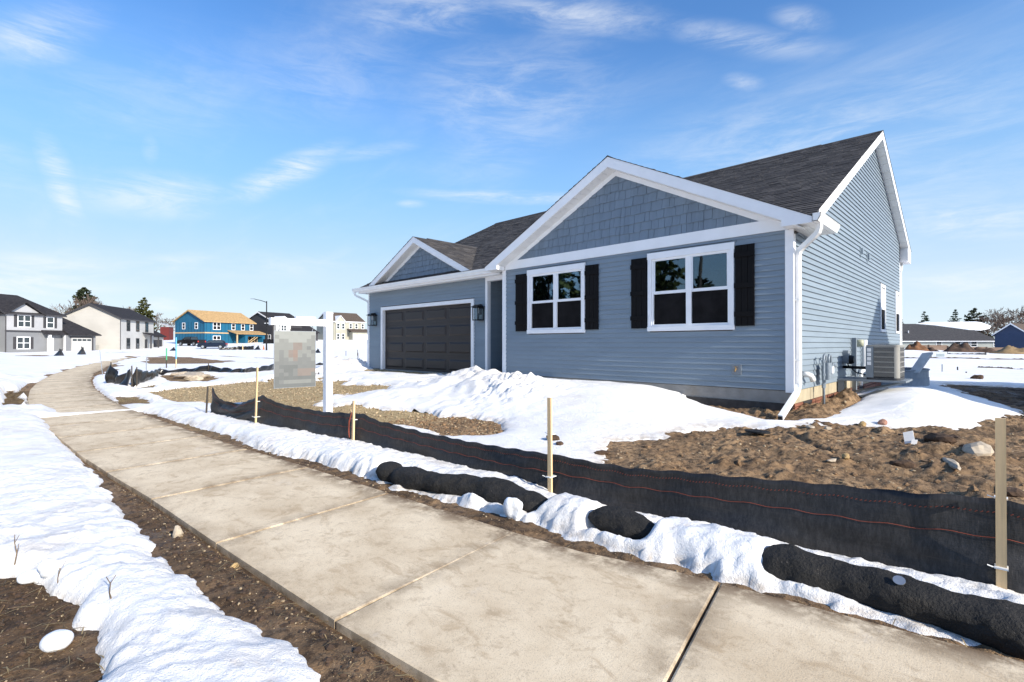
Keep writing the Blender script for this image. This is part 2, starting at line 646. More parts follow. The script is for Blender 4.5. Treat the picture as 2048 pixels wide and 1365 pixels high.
M['w_olive'] = far_wall('olive_grey_siding', (0.24, 0.24, 0.205))
M['w_lgrey'] = far_wall('pale_grey_siding', (0.40, 0.40, 0.41))
M['w_grey'] = far_wall('mid_grey_siding', (0.21, 0.215, 0.225))
M['w_cream'] = far_wall('cream_siding', (0.44, 0.42, 0.385))
M['w_white'] = far_wall('white_siding', (0.50, 0.49, 0.47))
M['w_blue'] = far_wall('blue_house_wrap', (0.012, 0.105, 0.19), 0.5)
M['w_char'] = far_wall('charcoal_siding', (0.052, 0.05, 0.054))
M['w_beige'] = far_wall('sage_beige_siding', (0.36, 0.35, 0.29))
M['w_sage'] = far_wall('pale_sage_siding', (0.36, 0.38, 0.36))
M['w_navy'] = far_wall('navy_siding', (0.035, 0.055, 0.11))
M['w_red'] = far_wall('red_barn_boards', (0.12, 0.022, 0.02))
M['fencebrown'] = far_wall('brown_fence_boards', (0.19, 0.125, 0.09))
M['fencepost'] = far_wall('dark_fence_post', (0.07, 0.045, 0.035))
M['carblack'] = plain('black_car_paint', (0.010, 0.010, 0.012), 0.25, 0.1, 3, spec=0.35)
M['carblue'] = plain('dark_blue_car_paint', (0.008, 0.015, 0.032), 0.25, 0.1, 3, spec=0.3)
M['chrome'] = plain('chrome', (0.6, 0.6, 0.62), 0.2, 0.05, 3, metal=0.9)
M['redlamp'] = plain('red_lamp_lens', (0.5, 0.02, 0.015), 0.25, 0.05, 3)
M['headlamp'] = plain('headlamp_lens', (0.6, 0.62, 0.65), 0.15, 0.05, 3)
M['cone'] = plain('orange_cone', (0.75, 0.15, 0.04), 0.6, 0.05, 5)

# snow
m, t, b = base_mat('snow')
v = pos_vec(t)
c = mix(t, step(t, noise(t, v, 1.3, 5), 0.35, 0.7), (0.90, 0.89, 0.875), (0.85, 0.84, 0.82))
dn = math_node(t, 'MULTIPLY', attr(t, 'dirt'), step(t, noise(t, v, 7, 6, 0.7), 0.3, 0.6))
c = mix(t, dn, c, (0.40, 0.31, 0.21))
sp = math_node(t, 'MULTIPLY', step(t, noise(t, v, 55, 2), 0.72, 0.78), math_node(t, 'ADD', math_node(t, 'MULTIPLY', attr(t, 'dirt'), 0.8), 0.14))
c = mix(t, sp, c, (0.12, 0.085, 0.055))
t.links.new(c, b.inputs['Base Color'])
b.inputs['Roughness'].default_value = 0.75
b.inputs['Specular IOR Level'].default_value = 0.25
h = math_node(t, 'ADD', noise(t, v, 26, 5, 0.7), math_node(t, 'MULTIPLY', noise(t, v, 110, 3, 0.7), 0.45))
bump(t, b, h, 0.013, 1.0)
M['snow'] = m

# ground: brown soil, tan gravel, straw, by masks carried on the mesh
m, t, b = base_mat('soil')
v = pos_vec(t)
n1 = noise(t, v, 1.6, 6, 0.65)
n2 = noise(t, v, 14, 6, 0.7)
n3 = noise(t, v, 90, 3, 0.6)
soil = ramp(t, n1, (0.185, 0.112, 0.058), (0.36, 0.235, 0.128), 0.3, 0.7)
soil = mix(t, math_node(t, 'MULTIPLY', step(t, n2, 0.44, 0.62), 0.85), soil, (0.062, 0.038, 0.022))
soil = mix(t, step(t, n3, 0.60, 0.72), soil, (0.42, 0.31, 0.19))
vor = t.nodes.new('ShaderNodeTexVoronoi')
vor.inputs['Scale'].default_value = 42
t.links.new(v, vor.inputs[0])
gsep = t.nodes.new('ShaderNodeSeparateColor')
t.links.new(vor.outputs['Color'], gsep.inputs[0])
grav = ramp(t, gsep.outputs[0], (0.37, 0.265, 0.125), (0.55, 0.42, 0.235), 0.0, 1.0)
grav = mix(t, step(t, vor.outputs['Distance'], 0.5, 0.85), grav, (0.20, 0.14, 0.065))
grav = mix(t, math_node(t, 'MULTIPLY', step(t, n1, 0.4, 0.7), 0.45), grav, (0.30, 0.21, 0.10))
c = mix(t, attr(t, 'gravel'), soil, grav)
straw = ramp(t, noise(t, pos_vec(t, (0.3, 2, 1), 0.4), 40, 4, 0.7), (0.13, 0.085, 0.035), (0.40, 0.29, 0.13), 0.35, 0.65)
c = mix(t, attr(t, 'straw'), c, straw)
wetc = mix(t, 1.0, c, (0.27, 0.25, 0.24), 'MULTIPLY')
c = mix(t, attr(t, 'wet'), c, wetc)
t.links.new(c, b.inputs['Base Color'])
rg = math_node(t, 'SUBTRACT', 0.92, math_node(t, 'MULTIPLY', attr(t, 'wet'), math_node(t, 'MULTIPLY', step(t, n1, 0.45, 0.62), 0.5)))
t.links.new(rg, b.inputs['Roughness'])
b.inputs['Specular IOR Level'].default_value = 0.3
h = math_node(t, 'ADD', math_node(t, 'MULTIPLY', n2, 1.0), math_node(t, 'MULTIPLY', n3, 0.45))
bump(t, b, h, 0.02, 0.9)
M['soil'] = m

# sidewalk concrete: warm, stained, broomed across the walk
m, t, b = base_mat('sidewalk_concrete')
v = pos_vec(t)
oi = t.nodes.new('ShaderNodeObjectInfo')
c = ramp(t, noise(t, v, 1.4, 6, 0.65), (0.62, 0.49, 0.325), (0.80, 0.665, 0.47), 0.3, 0.7)
st = noise(t, pos_vec(t, (1, 1.6, 1), 0.5), 3.2, 8, 0.72, 0.8)
c = mix(t, math_node(t, 'MULTIPLY', step(t, st, 0.50, 0.66), 0.5), c, (0.39, 0.27, 0.15))
st2 = noise(t, v, 11, 7, 0.75, 0.5)
c = mix(t, math_node(t, 'MULTIPLY', step(t, st2, 0.53, 0.65), 0.45), c, (0.40, 0.30, 0.19))
pale = noise(t, pos_vec(t, (1, 1, 1), 1.0), 2.2, 6, 0.7)
c = mix(t, math_node(t, 'MULTIPLY', step(t, pale, 0.6, 0.72), 0.35), c, (0.70, 0.62, 0.52))
grit = noise(t, v, 170, 2)
c = mix(t, math_node(t, 'MULTIPLY', step(t, grit, 0.55, 0.68), 0.4), c, (0.22, 0.18, 0.14))
edge = math_node(t, 'MULTIPLY', attr(t, 'edge'), step(t, noise(t, v, 5, 5, 0.7), 0.35, 0.6))
c = mix(t, edge, c, (0.16, 0.105, 0.06))
t.links.new(c, b.inputs['Base Color'])
b.inputs['Roughness'].default_value = 0.88
b.inputs['Specular IOR Level'].default_value = 0.25
h = math_node(t, 'ADD', math_node(t, 'MULTIPLY', noise(t, pos_vec(t, (1, .12, 1), 0.1), 90, 3), 0.4), math_node(t, 'MULTIPLY', noise(t, v, 120, 3), 0.9))
bump(t, b, h, 0.0022, 0.7)
M['walk'] = m

# silt fence cloth
m, t, b = base_mat('black_silt_cloth')
v = pos_vec(t, (1, 1, 1))
c = ramp(t, noise(t, pos_vec(t, (6, 6, 1.6)), 7, 6, 0.75), (0.012, 0.012, 0.013), (0.048, 0.046, 0.047), 0.3, 0.85)
c = mix(t, math_node(t, 'MULTIPLY', step(t, noise(t, pos_vec(t, (0.4, 0.4, 8)), 7, 4), 0.55, 0.75), 0.6), c, (0.04, 0.033, 0.03))
t.links.new(c, b.inputs['Base Color'])
b.inputs['Roughness'].default_value = 0.5
b.inputs['Specular IOR Level'].default_value = 0.35
bump(t, b, math_node(t, 'ADD', noise(t, pos_vec(t, (1, 1, 0.1)), 120, 2), noise(t, pos_vec(t, (0.1, 0.1, 1)), 160, 2)), 0.002, 0.8)
M['cloth'] = m
# black filter sock
m, t, b = base_mat('black_filter_sock')
v = pos_vec(t)
c = ramp(t, noise(t, v, 9, 6, 0.7), (0.005, 0.005, 0.005), (0.022, 0.019, 0.016), 0.35, 0.75)
c = mix(t, step(t, noise(t, v, 75, 3), 0.66, 0.76), c, (0.11, 0.095, 0.08))
t.links.new(c, b.inputs['Base Color'])
b.inputs['Roughness'].default_value = 0.8
bump(t, b, math_node(t, 'ADD', noise(t, v, 60, 4, 0.7), math_node(t, 'MULTIPLY', noise(t, v, 14, 3, 0.6), 1.5)), 0.016, 1.0)
M['sock'] = m

# printed sign face: blocks of grey and faded orange, colour carried by the faces
m, t, b = base_mat('sign_print')
a = t.nodes.new('ShaderNodeAttribute')
a.attribute_name = 'print'
t.links.new(a.outputs['Color'], b.inputs['Base Color'])
b.inputs['Roughness'].default_value = 0.45
M['print'] = m

# pebbles by tone
m, t, b = base_mat('pebbles')
c = ramp(t, attr(t, 'tone'), (0.15, 0.095, 0.05), (0.52, 0.41, 0.26), 0.0, 1.0)
t.links.new(c, b.inputs['Base Color'])
b.inputs['Roughness'].default_value = 0.85
M['pebble'] = m
m, t, b = base_mat('dry_straw')
c = ramp(t, attr(t, 'tone'), (0.08, 0.05, 0.025), (0.34, 0.25, 0.12), 0.0, 1.0)
t.links.new(c, b.inputs['Base Color'])
b.inputs['Roughness'].default_value = 0.8
M['straw'] = m
# ------------------------------------------------------------------ terrain
WALK_X = [-140, -100, -75, -60, -48.7, -38.6, -29.4, -23.4, -19.3, -15.4, -12.4, -9.82, -6.02, -4.48, -3.15, -1.58, 0.03, 0.77, 1.44, 2.57, 6, 9]
WALK_Y = [28, 14.5, 5, -0.2, -3.4, -5.75, -7.4, -8.14, -8.49, -8.67, -8.72, -8.66, -8.49, -8.37, -8.25, -8.15, -8.03, -7.95, -7.76, -7.59, -6.98, -6.3]


def walk_left(x):
    return np.interp(x, WALK_X, WALK_Y)


STAKES = [(6.0, -4.85), (2.493, -5.244), (-0.496, -5.585), (-3.876, -5.751), (-6.555, -6.10), (-8.716, -6.282)]
_fx = [p[0] for p in STAKES][::-1]
_fy = [p[1] for p in STAKES][::-1]


def fence_y(x):
    return np.interp(x, _fx, _fy)


SOCK_X = [-2.35, -2.2, -1.5, -1.0, -0.4, 0.25, 0.6, 1.5, 1.85, 2.57, 3.6, 5]
SOCK_Y = [-6.30, -6.28, -6.18, -6.03, -5.98, -5.94, -5.90, -5.82, -5.79, -5.77, -5.65, -5.45]


def sock_y(x):
    return np.interp(x, SOCK_X, SOCK_Y)


def ground(x, y):
    z = -.70 + .27 * ss(-6.3, -1.0, y) - .06 * ss(0, 1.5, x) * ss(-1, 2, y)
    z = z + ss(6.4, 7.4, -x) * (1 - ss(15.2, 16.5, -x)) * .20 * ss(-6.5, .3, y)
    z = z - .12 * ss(16.5, 20, -x) * ss(-6, -1, y)
    r = np.hypot(x, y)
    z = z + .30 * ss(25, 95, r) * ss(20, 60, -x)
    dep = (x - 2.5) * fw.x + (y + 9.26) * fw.y
    z = z + .040 * np.clip(dep - 88, 0, 75) * ss(30, 75, -x)
    z = z - .5 * ss(40, 130, r) * ss(-10, 10, x)
    return z


BARE = []   # polygon, edge noise (m), noise size (m), softness of the snow edge (m)
near_right = [(6, -5.45), (3, -5.8), (2.49, -5.88), (2.06, -5.97), (1.55, -6.04), (1.27, -6.08), (.77, -6.12), (.3, -6.17), (-.09, -6.18), (-.52, -6.22), (-1.02, -6.28),
              (-1.5, -6.33), (-2.1, -6.42), (-2.57, -6.36), (-3, -6.45), (-3.63, -6.45), (-4.35, -6.6), (-5.46, -6.65), (-6.42, -6.6), (-8, -6.75), (-10.5, -6.92), (-11.0, -7.05)]
near_left = [(-10.8, -8.62), (-7.54, -8.56), (-4.74, -8.46), (-3.13, -8.46), (-2.48, -8.46), (-1.75, -8.43), (-1.57, -8.5), (-1.28, -8.43), (-.93, -8.39), (-.69, -8.39),
             (-.5, -8.39), (-.39, -8.39), (-.26, -8.31), (-.08, -8.3), (.08, -8.23), (.31, -8.24), (.38, -8.26), (1, -8.4), (3, -8.4), (6, -8.1)]
BARE.append((near_right + near_left, .075, .16, .085))
xs_ = np.linspace(-12.8, -62, 60)
lf = [(x, walk_left(x) - (.30 if -24 < x < -17 else .03)) for x in xs_]
rg_ = [(x, walk_left(x) + 1.60 + (.45 if -42 < x < -27 else 0.0)) for x in xs_[::-1]]
BARE.append((lf + rg_, .06, .4, .08))
BARE.append(([(-.22, -8.97), (-.56, -8.92), (-.68, -8.92), (-.89, -8.98), (-1.12, -8.93), (-1.27, -8.99), (-1.55, -9.07), (-1.79, -9.12), (-1.96, -9.24), (-2.4, -9.6), (-2.5, -11), (0.2, -11), (0.2, -9.3)], .05, .2, .05))
BARE.append(([(-.75, -4.35), (-1.16, -3.9), (-1.3, -3.45), (-.94, -3.04), (-.6, -2.9), (-.86, -2.6), (-.67, -2.1), (-.47, -1.8), (-.07, -1.68), (.2, -1.62), (.42, -1.78), (.42, -1.3),
              (.62, -.95), (.9, -.75), (1.31, -.45), (1.88, .0), (2.04, .06), (2.34, 1.4), (2.5, 2.62), (2.8, 3.37), (2.75, 4.42), (2.3, 5.9), (1.9, 8.0), (1.4, 10.5), (1.2, 11.6), (3.2, 11.4), (20, 10),
              (20, -4.2), (6, -4.75), (2.49, -5.1), (1, -5.3), (-.3, -5.45)], .16, .5, .25))
BARE.append(([(-4.98, -4.37), (-4.92, -3.71), (-4.36, -3.4), (-3.59, -3.38), (-3.13, -3.78), (-3.02, -4.23), (-3.58, -4.51), (-4.19, -4.42)], .2, .5, .15))
BARE.append(([(-16.04, -5.99), (-17.2, -4.9), (-15.3, -3.6), (-11.49, -2.3), (-9.07, -3.2), (-8.5, -3.85), (-9.13, -4.81), (-11.5, -5.88), (-13.41, -6.3)], .55, 1.3, .1))
BARE.append(([(-12.2, -3.3), (-9.37, -3.4), (-8.21, -2.5), (-9.0, -2.1)], .55, .9, .1))
BARE.append(([(-8.9, -4.7), (-7.42, -3.95), (-5.31, -3.3), (-4.76, -3.77), (-5.05, -4.5), (-6.94, -5.1), (-8.3, -5.2)], .4, .8, .1))
BARE.append(([(-13.9, -.1), (-10.35, .0), (-8.7, .2), (-8.7, .7), (-13.9, .7)], .2, .6, .1))
BARE.append(([(-8.9, -1.5), (-7.9, -1.35), (-7.6, -.7), (-8.9, -.75)], .3, .6, .1))
BARE.append(([(-9.3, -.1), (-7.3, -.05), (-7.3, .45), (-9.3, .45)], .12, .5, .1))
BARE.append(([(-20.45, -9.0), (-18.77, -8.70), (-15.14, -8.7), (-12.69, -8.80), (-12.83, -9.18), (-15.71, -9.2)], .25, .8, .1))
BARE.append(([(-12.8, -7.1), (-15.5, -7.0), (-15.0, -6.5), (-12.0, -6.6)], .2, .8, .1))
BARE.append(([(-25.1, -3.99), (-23.08, -2.9), (-19.5, -2.9), (-17.5, -4.0), (-19.8, -4.7)], .4, 1.2, .15))
BARE.append(([(-46.64, -1.41), (-52.99, 1.65), (-47, 3.2), (-39.36, 2.5), (-34, -.2), (-37.76, -2.1)], 1.2, 3, .2))
BARE.append(([(-60, 5.5), (-40, 8.3), (-30, 11.5), (-30, 12.0), (-40, 9.0), (-60, 6.6)], .7, 3, .2))
BARE.append(([(-19.11, -5.2), (-17.0, -5.6), (-17.2, -6.1), (-18.5, -6.0)], .3, .8, .1))
BARE.append(([(-75, -8), (-70, -7.2), (-66, -5.5), (-68, -4.5), (-78, -6)], .8, 3, .2))
for q in ([(3, 26), (14, 27.2), (30, 29), (30, 29.9), (14, 28), (3, 26.7)], [(4, 17.5), (9, 18.2), (22, 19.5), (22, 20.0), (9, 18.7), (4, 17.9)]):
    BARE.append((q, .35, 2.0, .15))
BARE.append(([(-1.75, .3), (-1.75, -.22), (-1.2, -.42), (-.5, -.6), (-.1, -.9), (.14, -.8), (.22, -.5), (.36, .2), (.42, 1.5), (.36, 3.0), (.25, 3.6), (0, 3.6), (0, .3)], .08, .3, .1))
HOUSE_BARE = [(-6.75, .12), (-.08, .12), (-.08, 12), (-14.4, 12), (-14.4, .6), (-6.75, .6)]


def blob(x, y, cx, cy, rx, ry, p=1.0):
    return np.exp(-(((x - cx) / rx) ** 2 + ((y - cy) / ry) ** 2) ** p)


def snow_depth(x, y, fine=1.0):
    x0, y0 = x, y
    sd = np.full(x.shape, 1e9)
    soft = np.full(x.shape, .1)
    for poly, am, sz, w in BARE:
        P = np.array(poly)
        pad = 6.0
        m = (x > P[:, 0].min() - pad) & (x < P[:, 0].max() + pad) & (y > P[:, 1].min() - pad) & (y < P[:, 1].max() + pad)
        if not m.any():
            continue
        xm, ym = x[m], y[m]
        d = sdist(xm, ym, poly)
        d = d + am * fbm(xm, ym, sz, 5, 3, .6)
        cur, cs = sd[m], soft[m]
        k = d < cur
        cur[k] = d[k]
        cs[k] = w
        sd[m], soft[m] = cur, cs
    drive = ss(-5.7, -5.2, y) * (1 - ss(-.9, -.3, y)) * ss(7.6, 8.4, -x) * (1 - ss(15, 16, -x))
    holes = (fbm(x, y * 1.7, 1.3, 5, 83, .6) + .12) * .9 + (1 - drive) * 3
    m = holes < sd
    soft = np.where(m, .10, soft)
    sd = np.minimum(sd, holes)
    sd = np.minimum(sd, sdist(x, y, HOUSE_BARE) + .02)
    h = np.full(x.shape, .13)
    bank = 1 - ss(-8.6, -8.1, y)
    h = h - .02 + .045 * bank
    # pieces of thin ice across the walk
    ice = ss(-13.2, -12.6, x) * (1 - ss(-11.4, -10.9, x)) * ss(-8.6, -8.3, y) * (1 - ss(-7.2, -6.9, y))
    h = h * (1 - ice) + .035 * ice
    lotside = ss(-.05, .35, y - fence_y(x)) * (x > -9.5) * (x < 6)
    h = h * (1 - .3 * lotside)
    t = h * (1 - np.exp(-np.maximum(sd, 0) / soft))
    body = np.clip(t / .08, 0, 1)
    # the drift along the front wall
    hx = (1 - ss(-2.9, -.35, x)) * ss(-7.4, -6.7, x)
    drift = .36 * hx * (1 - ss(.5, 3.6, -y)) * (y < .6)
    t = t + drift * body
    # shovelled heap before the entry and beside the garage
    pile = .25 * blob(x, y, -6.25, -1.55, 1.75, .75, 1.3) + .16 * blob(x, y, -7.7, -.9, .8, .5) + .20 * blob(x, y, -4.6, -2.0, .8, .7) + .40 * blob(x, y, -15.2, -.1, .75, .8) \
        + .10 * blob(x, y, -6.8, -3.0, 1.5, .5) + .15 * blob(x, y, -8.9, .1, .7, .35)
    ch = np.abs(fbm(x, y, .42, 4, 31, .55))
    ch2 = fbm(x, y, .16, 3, 37)
    t = t + pile * (0.62 + 1.1 * ch + .35 * ch2) * np.maximum(body, .6 * (pile > .08))
    # drift below the wall unit
    t = t + (.30 * blob(x, y, 1.3, 3.8, .95, 2.2) + .16 * blob(x, y, 1.55, 1.2, .6, 1.1)) * body * ss(.15, .6, x)
    # ridge over the filter sock
    cov = 1 - (ss(-2.6, -2.4, x) * (1 - ss(-.34, -.20, x)) + ss(.10, .20, x) * (1 - ss(.60, .74, x)) + ss(1.36, 1.55, x) * (1 - ss(8, 9, x)))
    dys = y - sock_y(x)
    near_sock = ss(-4.5, -2.6, x) * (1 - ss(4, 6, x))
    t = t + near_sock * cov * .075 * np.exp(-(dys / .22) ** 2) * body
    t = t - near_sock * (1 - cov) * .11 * np.exp(-((dys + .02) / .14) ** 2) * body
    t = t + near_sock * (1 - cov) * .05 * np.exp(-((dys + .26) / .09) ** 2) * body
    strip = (y > -7.2) & (y < fence_y(x)) & (x > -11) & (x < 6)
    t = t + strip * body * .035 * ss(-12, -3, -np.abs(x + 5))
    # melt lumps
    rough_zone = np.clip(bank + strip * 1.0, 0, 1)
    l1 = fbm(x, y, .30, 4, 11, .5)
    l2 = np.abs(fbm(x, y, .17, 3, 13, .5))
    l3 = np.abs(fbm(x + .03 * l1, y, .075, 3, 15, .5))
    l4 = fbm(x * .7 + y * .7, (y - x) * 1.6, .11, 3, 16, .6)
    wx, wy = x + .05 * l1, y + .05 * fbm(x + 9, y - 4, .3, 3, 12)
    cup = worley(wx, wy * 1.5, .17, 5) ** 2
    cup2 = worley(wx * 1.0, wy * 1.4, .07, 9) ** 2
    patch = .35 + .65 * ss(-.25, .3, fbm(x, y, .8, 3, 14))
    lump = rough_zone * (.018 * l1 - .014 * l2 - .014 * l3 + .010 * l4 + patch * (.034 * np.minimum(cup, 1) + .015 * np.minimum(cup2, 1)) - .008) + (1 - rough_zone) * (.020 * fbm(x, y, .9, 4, 17) + .012 * fbm(x + .4 * y, y * 2.2, .5, 3, 19))
    lump_b = bank * ss(6, 14, -x) * (1 - ss(-9.2, -8.6, y) * .6)
    far = np.clip((np.hypot(x, y + 5) - 20) / 40, 0, 1)
    lump = lump + far * (.06 * fbm(x, y, 5, 4, 23))
    lump = lump + lump_b * (.10 * fbm(x, y, 1.6, 4, 27) + .10)
    t = t + lump * body * fine
    t = np.where(sd > 0, t, np.maximum(sd, -.25) * .7)
    dirt = np.clip(1 - t / .07, 0, 1) * .75 * (sd > 0) * (1 - .6 * far)
    dirt = np.maximum(dirt, np.clip(pile * 1.3, 0, .45))
    dirt = np.maximum(dirt, .34 * np.clip(fbm(x, y, .7, 5, 41, .6) * 1.8, 0, 1) * rough_zone)
    dirt = np.maximum(dirt, .5 * np.clip((l2 + l3 - .75) * 2.0, 0, 1) * rough_zone)
    lot = ss(-5.6, -5.0, y) * (1 - ss(14, 16, -x)) * (y < .6)
    dirt = np.maximum(dirt, .22 * np.clip(fbm(x, y * 1.6, 1.1, 5, 43, .6) * 2.0, 0, 1) * lot)
    dirt = np.maximum(dirt, .25 * ice)
    return t, dirt


def bare_ground(x, y, fine=1.0):
    z = ground(x, y)
    a = .022 * fbm(x, y, .35, 4, 51, .6) + .012 * fbm(x, y, .07, 3, 53)
    rdirt = ss(-1.5, 0, x) * ss(-5.6, -5.0, y) * (1 - ss(9, 12, y)) * (1 - ss(13, 17, x))
    big = .085 * fbm(x, y, .95, 5, 57, .62) + .085 * np.maximum(fbm(x, y, .26, 4, 59, .6), 0) + .03 * np.abs(fbm(x, y, .09, 3, 60, .6))
    z = z + .027 * (1 - ss(-8.3, -7.9, y - .09 * (x + 1) * (x > -1))) * ss(-7, -4, x)
    wl0 = y - walk_left(x)
    z = z + .046 * ss(-.6, -.2, wl0) * (1 - ss(-.06, .04, wl0)) * ss(-9, -6, x)
    # tyre rut / little washed gully from the downspout
    gx = [.35, .62, .95, 1.4, 2.2, 3.2]
    gy = [-1.7, -2.1, -2.45, -2.75, -2.95, -3.1]
    gd = np.abs(y - np.interp(x, gx, gy))
    gully = .05 * np.exp(-(gd / .06) ** 2) * (x > .4) * (x < 3.0)
    z = z + a * fine + rdirt * big - rdirt * gully
    # spoil heaped along the foundation
    z = z + .11 * ss(.55, .1, np.abs(x - .1) * 1.0) * ss(-.2, .2, y) * (1 - ss(3.0, 4.2, y)) * 0 + .10 * np.exp(-(np.maximum(x, 0) / .5) ** 2) * ss(-.4, .1, y) * (1 - ss(3.2, 4.2, y)) * (.5 + 1.0 * np.abs(fbm(x, y, .3, 3, 62)))
    z = z + .13 * blob(x, y, .32, .35, .25, .4) * (.6 + .8 * np.abs(fbm(x, y, .18, 3, 61))) + .24 * blob(x, y, .35, 2.35, .28, .6) * (.6 + .9 * np.abs(fbm(x, y, .2, 3, 63)))
    z = z + .10 * blob(x, y, -.45, -.45, .5, .22) * (.5 + fbm(x, y, .2, 3, 65)) + .12 * blob(x, y, .30, -.25, .3, .3)
    z = z + .09 * blob(x, y, 2.05, -2.0, .5, .35) * (.5 + 1.2 * np.abs(fbm(x, y, .25, 3, 67)))
    # level under the walk
    wl = walk_left(x)
    on = ss(-.12, .0, y - wl) * (1 - ss(1.5, 1.62, y - wl)) * (x > -130)
    z = z * (1 - on) + np.minimum(z, -.70 + .35 * ss(25, 95, np.hypot(x, y)) * ss(20, 60, -x)) * on
    inside = sdist(x, y, HOUSE_BARE)
    z = np.where(inside < -.3, z - .05, z)
    return z


def grid_mesh(name, xs, ys, zf, keep, attrs, mat, smooth=True):
    X, Y = np.meshgrid(xs, ys)
    Z = zf(X, Y)
    nx, ny = len(xs), len(ys)
    co = np.stack([X.ravel(), Y.ravel(), Z.ravel()], 1)
    i = np.arange((nx - 1) * (ny - 1))
    a = (i // (nx - 1)) * nx + i % (nx - 1)
    F = np.stack([a, a + 1, a + nx + 1, a + nx], 1)
    k = keep(X, Y).ravel()
    F = F[k[F].any(1)] if keep.__name__ == 'any_' else F[k[F].all(1)]
    used = np.zeros(len(co), bool)
    used[F.ravel()] = True
    idx = np.cumsum(used) - 1
    co = co[used]
    F = idx[F]
    me = bpy.data.meshes.new(name)
    me.vertices.add(len(co))
    me.vertices.foreach_set('co', co.ravel())
    me.loops.add(F.size)
    me.loops.foreach_set('vertex_index', F.ravel().astype(np.int32))
    me.polygons.add(len(F))
    me.polygons.foreach_set('loop_start', (np.arange(len(F)) * 4).astype(np.int32))
    me.polygons.foreach_set('use_smooth', np.full(len(F), smooth))
    me.update(calc_edges=True)
    me.validate()
    for an, fn in attrs.items():
        at = me.attributes.new(an, 'FLOAT', 'POINT')
        at.data.foreach_set('value', fn(X, Y).ravel()[used].astype(np.float32))
    me.materials.append(mat)
    o = bpy.data.objects.new(name, me)
    COL.objects.link(o)
    return o


def in_rect(X, Y, r):
    return (X > r[0]) & (X < r[1]) & (Y > r[2]) & (Y < r[3])


R1 = (-5.2, 3.7, -9.9, 4.2)
R2 = (-28.0, 16.0, -12.0, 14.0)


def graded(lo, hi, a, b, near, far):
    """coordinates fine near the rectangle a..b and coarser outwards"""
    mid = list(np.arange(a, b + near, near))
    up, s, x = [], near, mid[-1]
    while x < hi:
        s = min(s * 1.12, far)
        x += s
        up.append(x)
    dn, s, x = [], near, mid[0]
    while x > lo:
        s = min(s * 1.12, far)
        x -= s
        dn.append(x)
    return np.array(dn[::-1] + mid + up)


G1 = (np.arange(R1[0], R1[1] + .01, .024), np.arange(R1[2], R1[3] + .01, .024))
G2 = (np.arange(R2[0], R2[1] + .01, .075), np.arange(R2[2], R2[3] + .01, .075))
G3 = (graded(-700, 500, -60, 20, 1.0, 40), graded(-300, 700, -14, 35, 1.0, 40))


def gravel_mask(x, y):
    g = ss(4.4, 5.6, -x + .5 * fbm(x, y, .9, 4, 71)) * (1 - ss(16.8, 18, -x)) * ss(-6.3, -5.9, y + .2 * fbm(x, y, .5, 3, 72))
    return g * (1 - ss(.8, 1.2, y))


def straw_mask(x, y):
    s = blob(x, y, -16, -9.0, 4.5, .45, 2) + blob(x, y, -13.8, -6.8, 1.8, .4, 2) + blob(x, y, -18, -5.6, 1.6, .6, 2) + .7 * blob(x, y, -8.5, -6.75, 2.5, .12, 2) \
        + .35 * blob(x, y, -22, -3.7, 4, 1.2, 2)
    return np.clip(s, 0, 1) * np.clip(.6 + fbm(x, y, .5, 3, 75), 0, 1)


def wet_mask(x, y):
    left = (1 - ss(-8.1, -7.9, y)) * ss(-5, -3, x)
    s = .62 * left + .5 * ss(-7.0, -6.6, y) * (1 - ss(-6.1, -5.9, y)) * ss(-12, -9, x)
    s = s + .75 * ss(4.0, 6.5, y) * ss(.5, 2, x) + .55 * ss(2.2, 4, x) * ss(-3, 0, y)
    return np.clip(s + .35 * fbm(x, y, .7, 4, 77) * (s > .05), 0, 1)


gat = {'gravel': gravel_mask, 'straw': straw_mask, 'wet': wet_mask}


def shown_all(X, Y):
    return np.ones(X.shape, bool)


def outside_1(X, Y):
    return ~in_rect(X, Y, (R1[0] + .08, R1[1] - .08, R1[2] + .08, R1[3] - .08))


def outside_2(X, Y):
    return ~in_rect(X, Y, (R2[0] + 1.0, R2[1] - 1.0, R2[2] + 1.0, R2[3] - 1.0))


for nm, G, kp in (('ground', G1, shown_all), ('ground', G2, outside_1), ('ground', G3, outside_2)):
    sub = {0: 0}.get(0)
    off = 0.0 if G is G1 else (-.006 if G is G2 else -.012)
    o = grid_mesh(nm, G[0], G[1], lambda X, Y, off=off: bare_ground(X, Y) + off, kp, gat, M['soil'])
    tag(o, kind='structure')

_cache = {}


def snow_z(X, Y, off=0.0):
    key = (X.shape, float(X[0, 0]))
    if key not in _cache:
        _cache[key] = snow_depth(X, Y)
    t, d = _cache[key]
    rel = np.where(t > 0, 1.0, 1.0)
    return ground(X, Y) + t * rel + off + .004


def snow_dirt(X, Y):
    return snow_depth_cached(X, Y)[1]


def snow_depth_cached(X, Y):
    key = (X.shape, float(X[0, 0]))
    if key not in _cache:
        _cache[key] = snow_depth(X, Y)
    return _cache[key]


def thick_1(X, Y):
    return snow_depth_cached(X, Y)[0] > -.06


def thick_2(X, Y):
    return (snow_depth_cached(X, Y)[0] > -.08) & outside_1(X, Y)


def thick_3(X, Y):
    return (snow_depth_cached(X, Y)[0] > -.3) & outside_2(X, Y)


for nm, G, kp, off in (('snow', G1, thick_1, 0), ('snow', G2, thick_2, -.006), ('snow', G3, thick_3, -.02)):
    o = grid_mesh(nm, G[0], G[1], lambda X, Y, off=off: snow_z(X, Y, off), kp, {'dirt': snow_dirt}, M['snow'])
    tag(o, kind='structure')


def zg(x, y):
    return float(bare_ground(np.array([[x]], float), np.array([[y]], float))[0, 0])


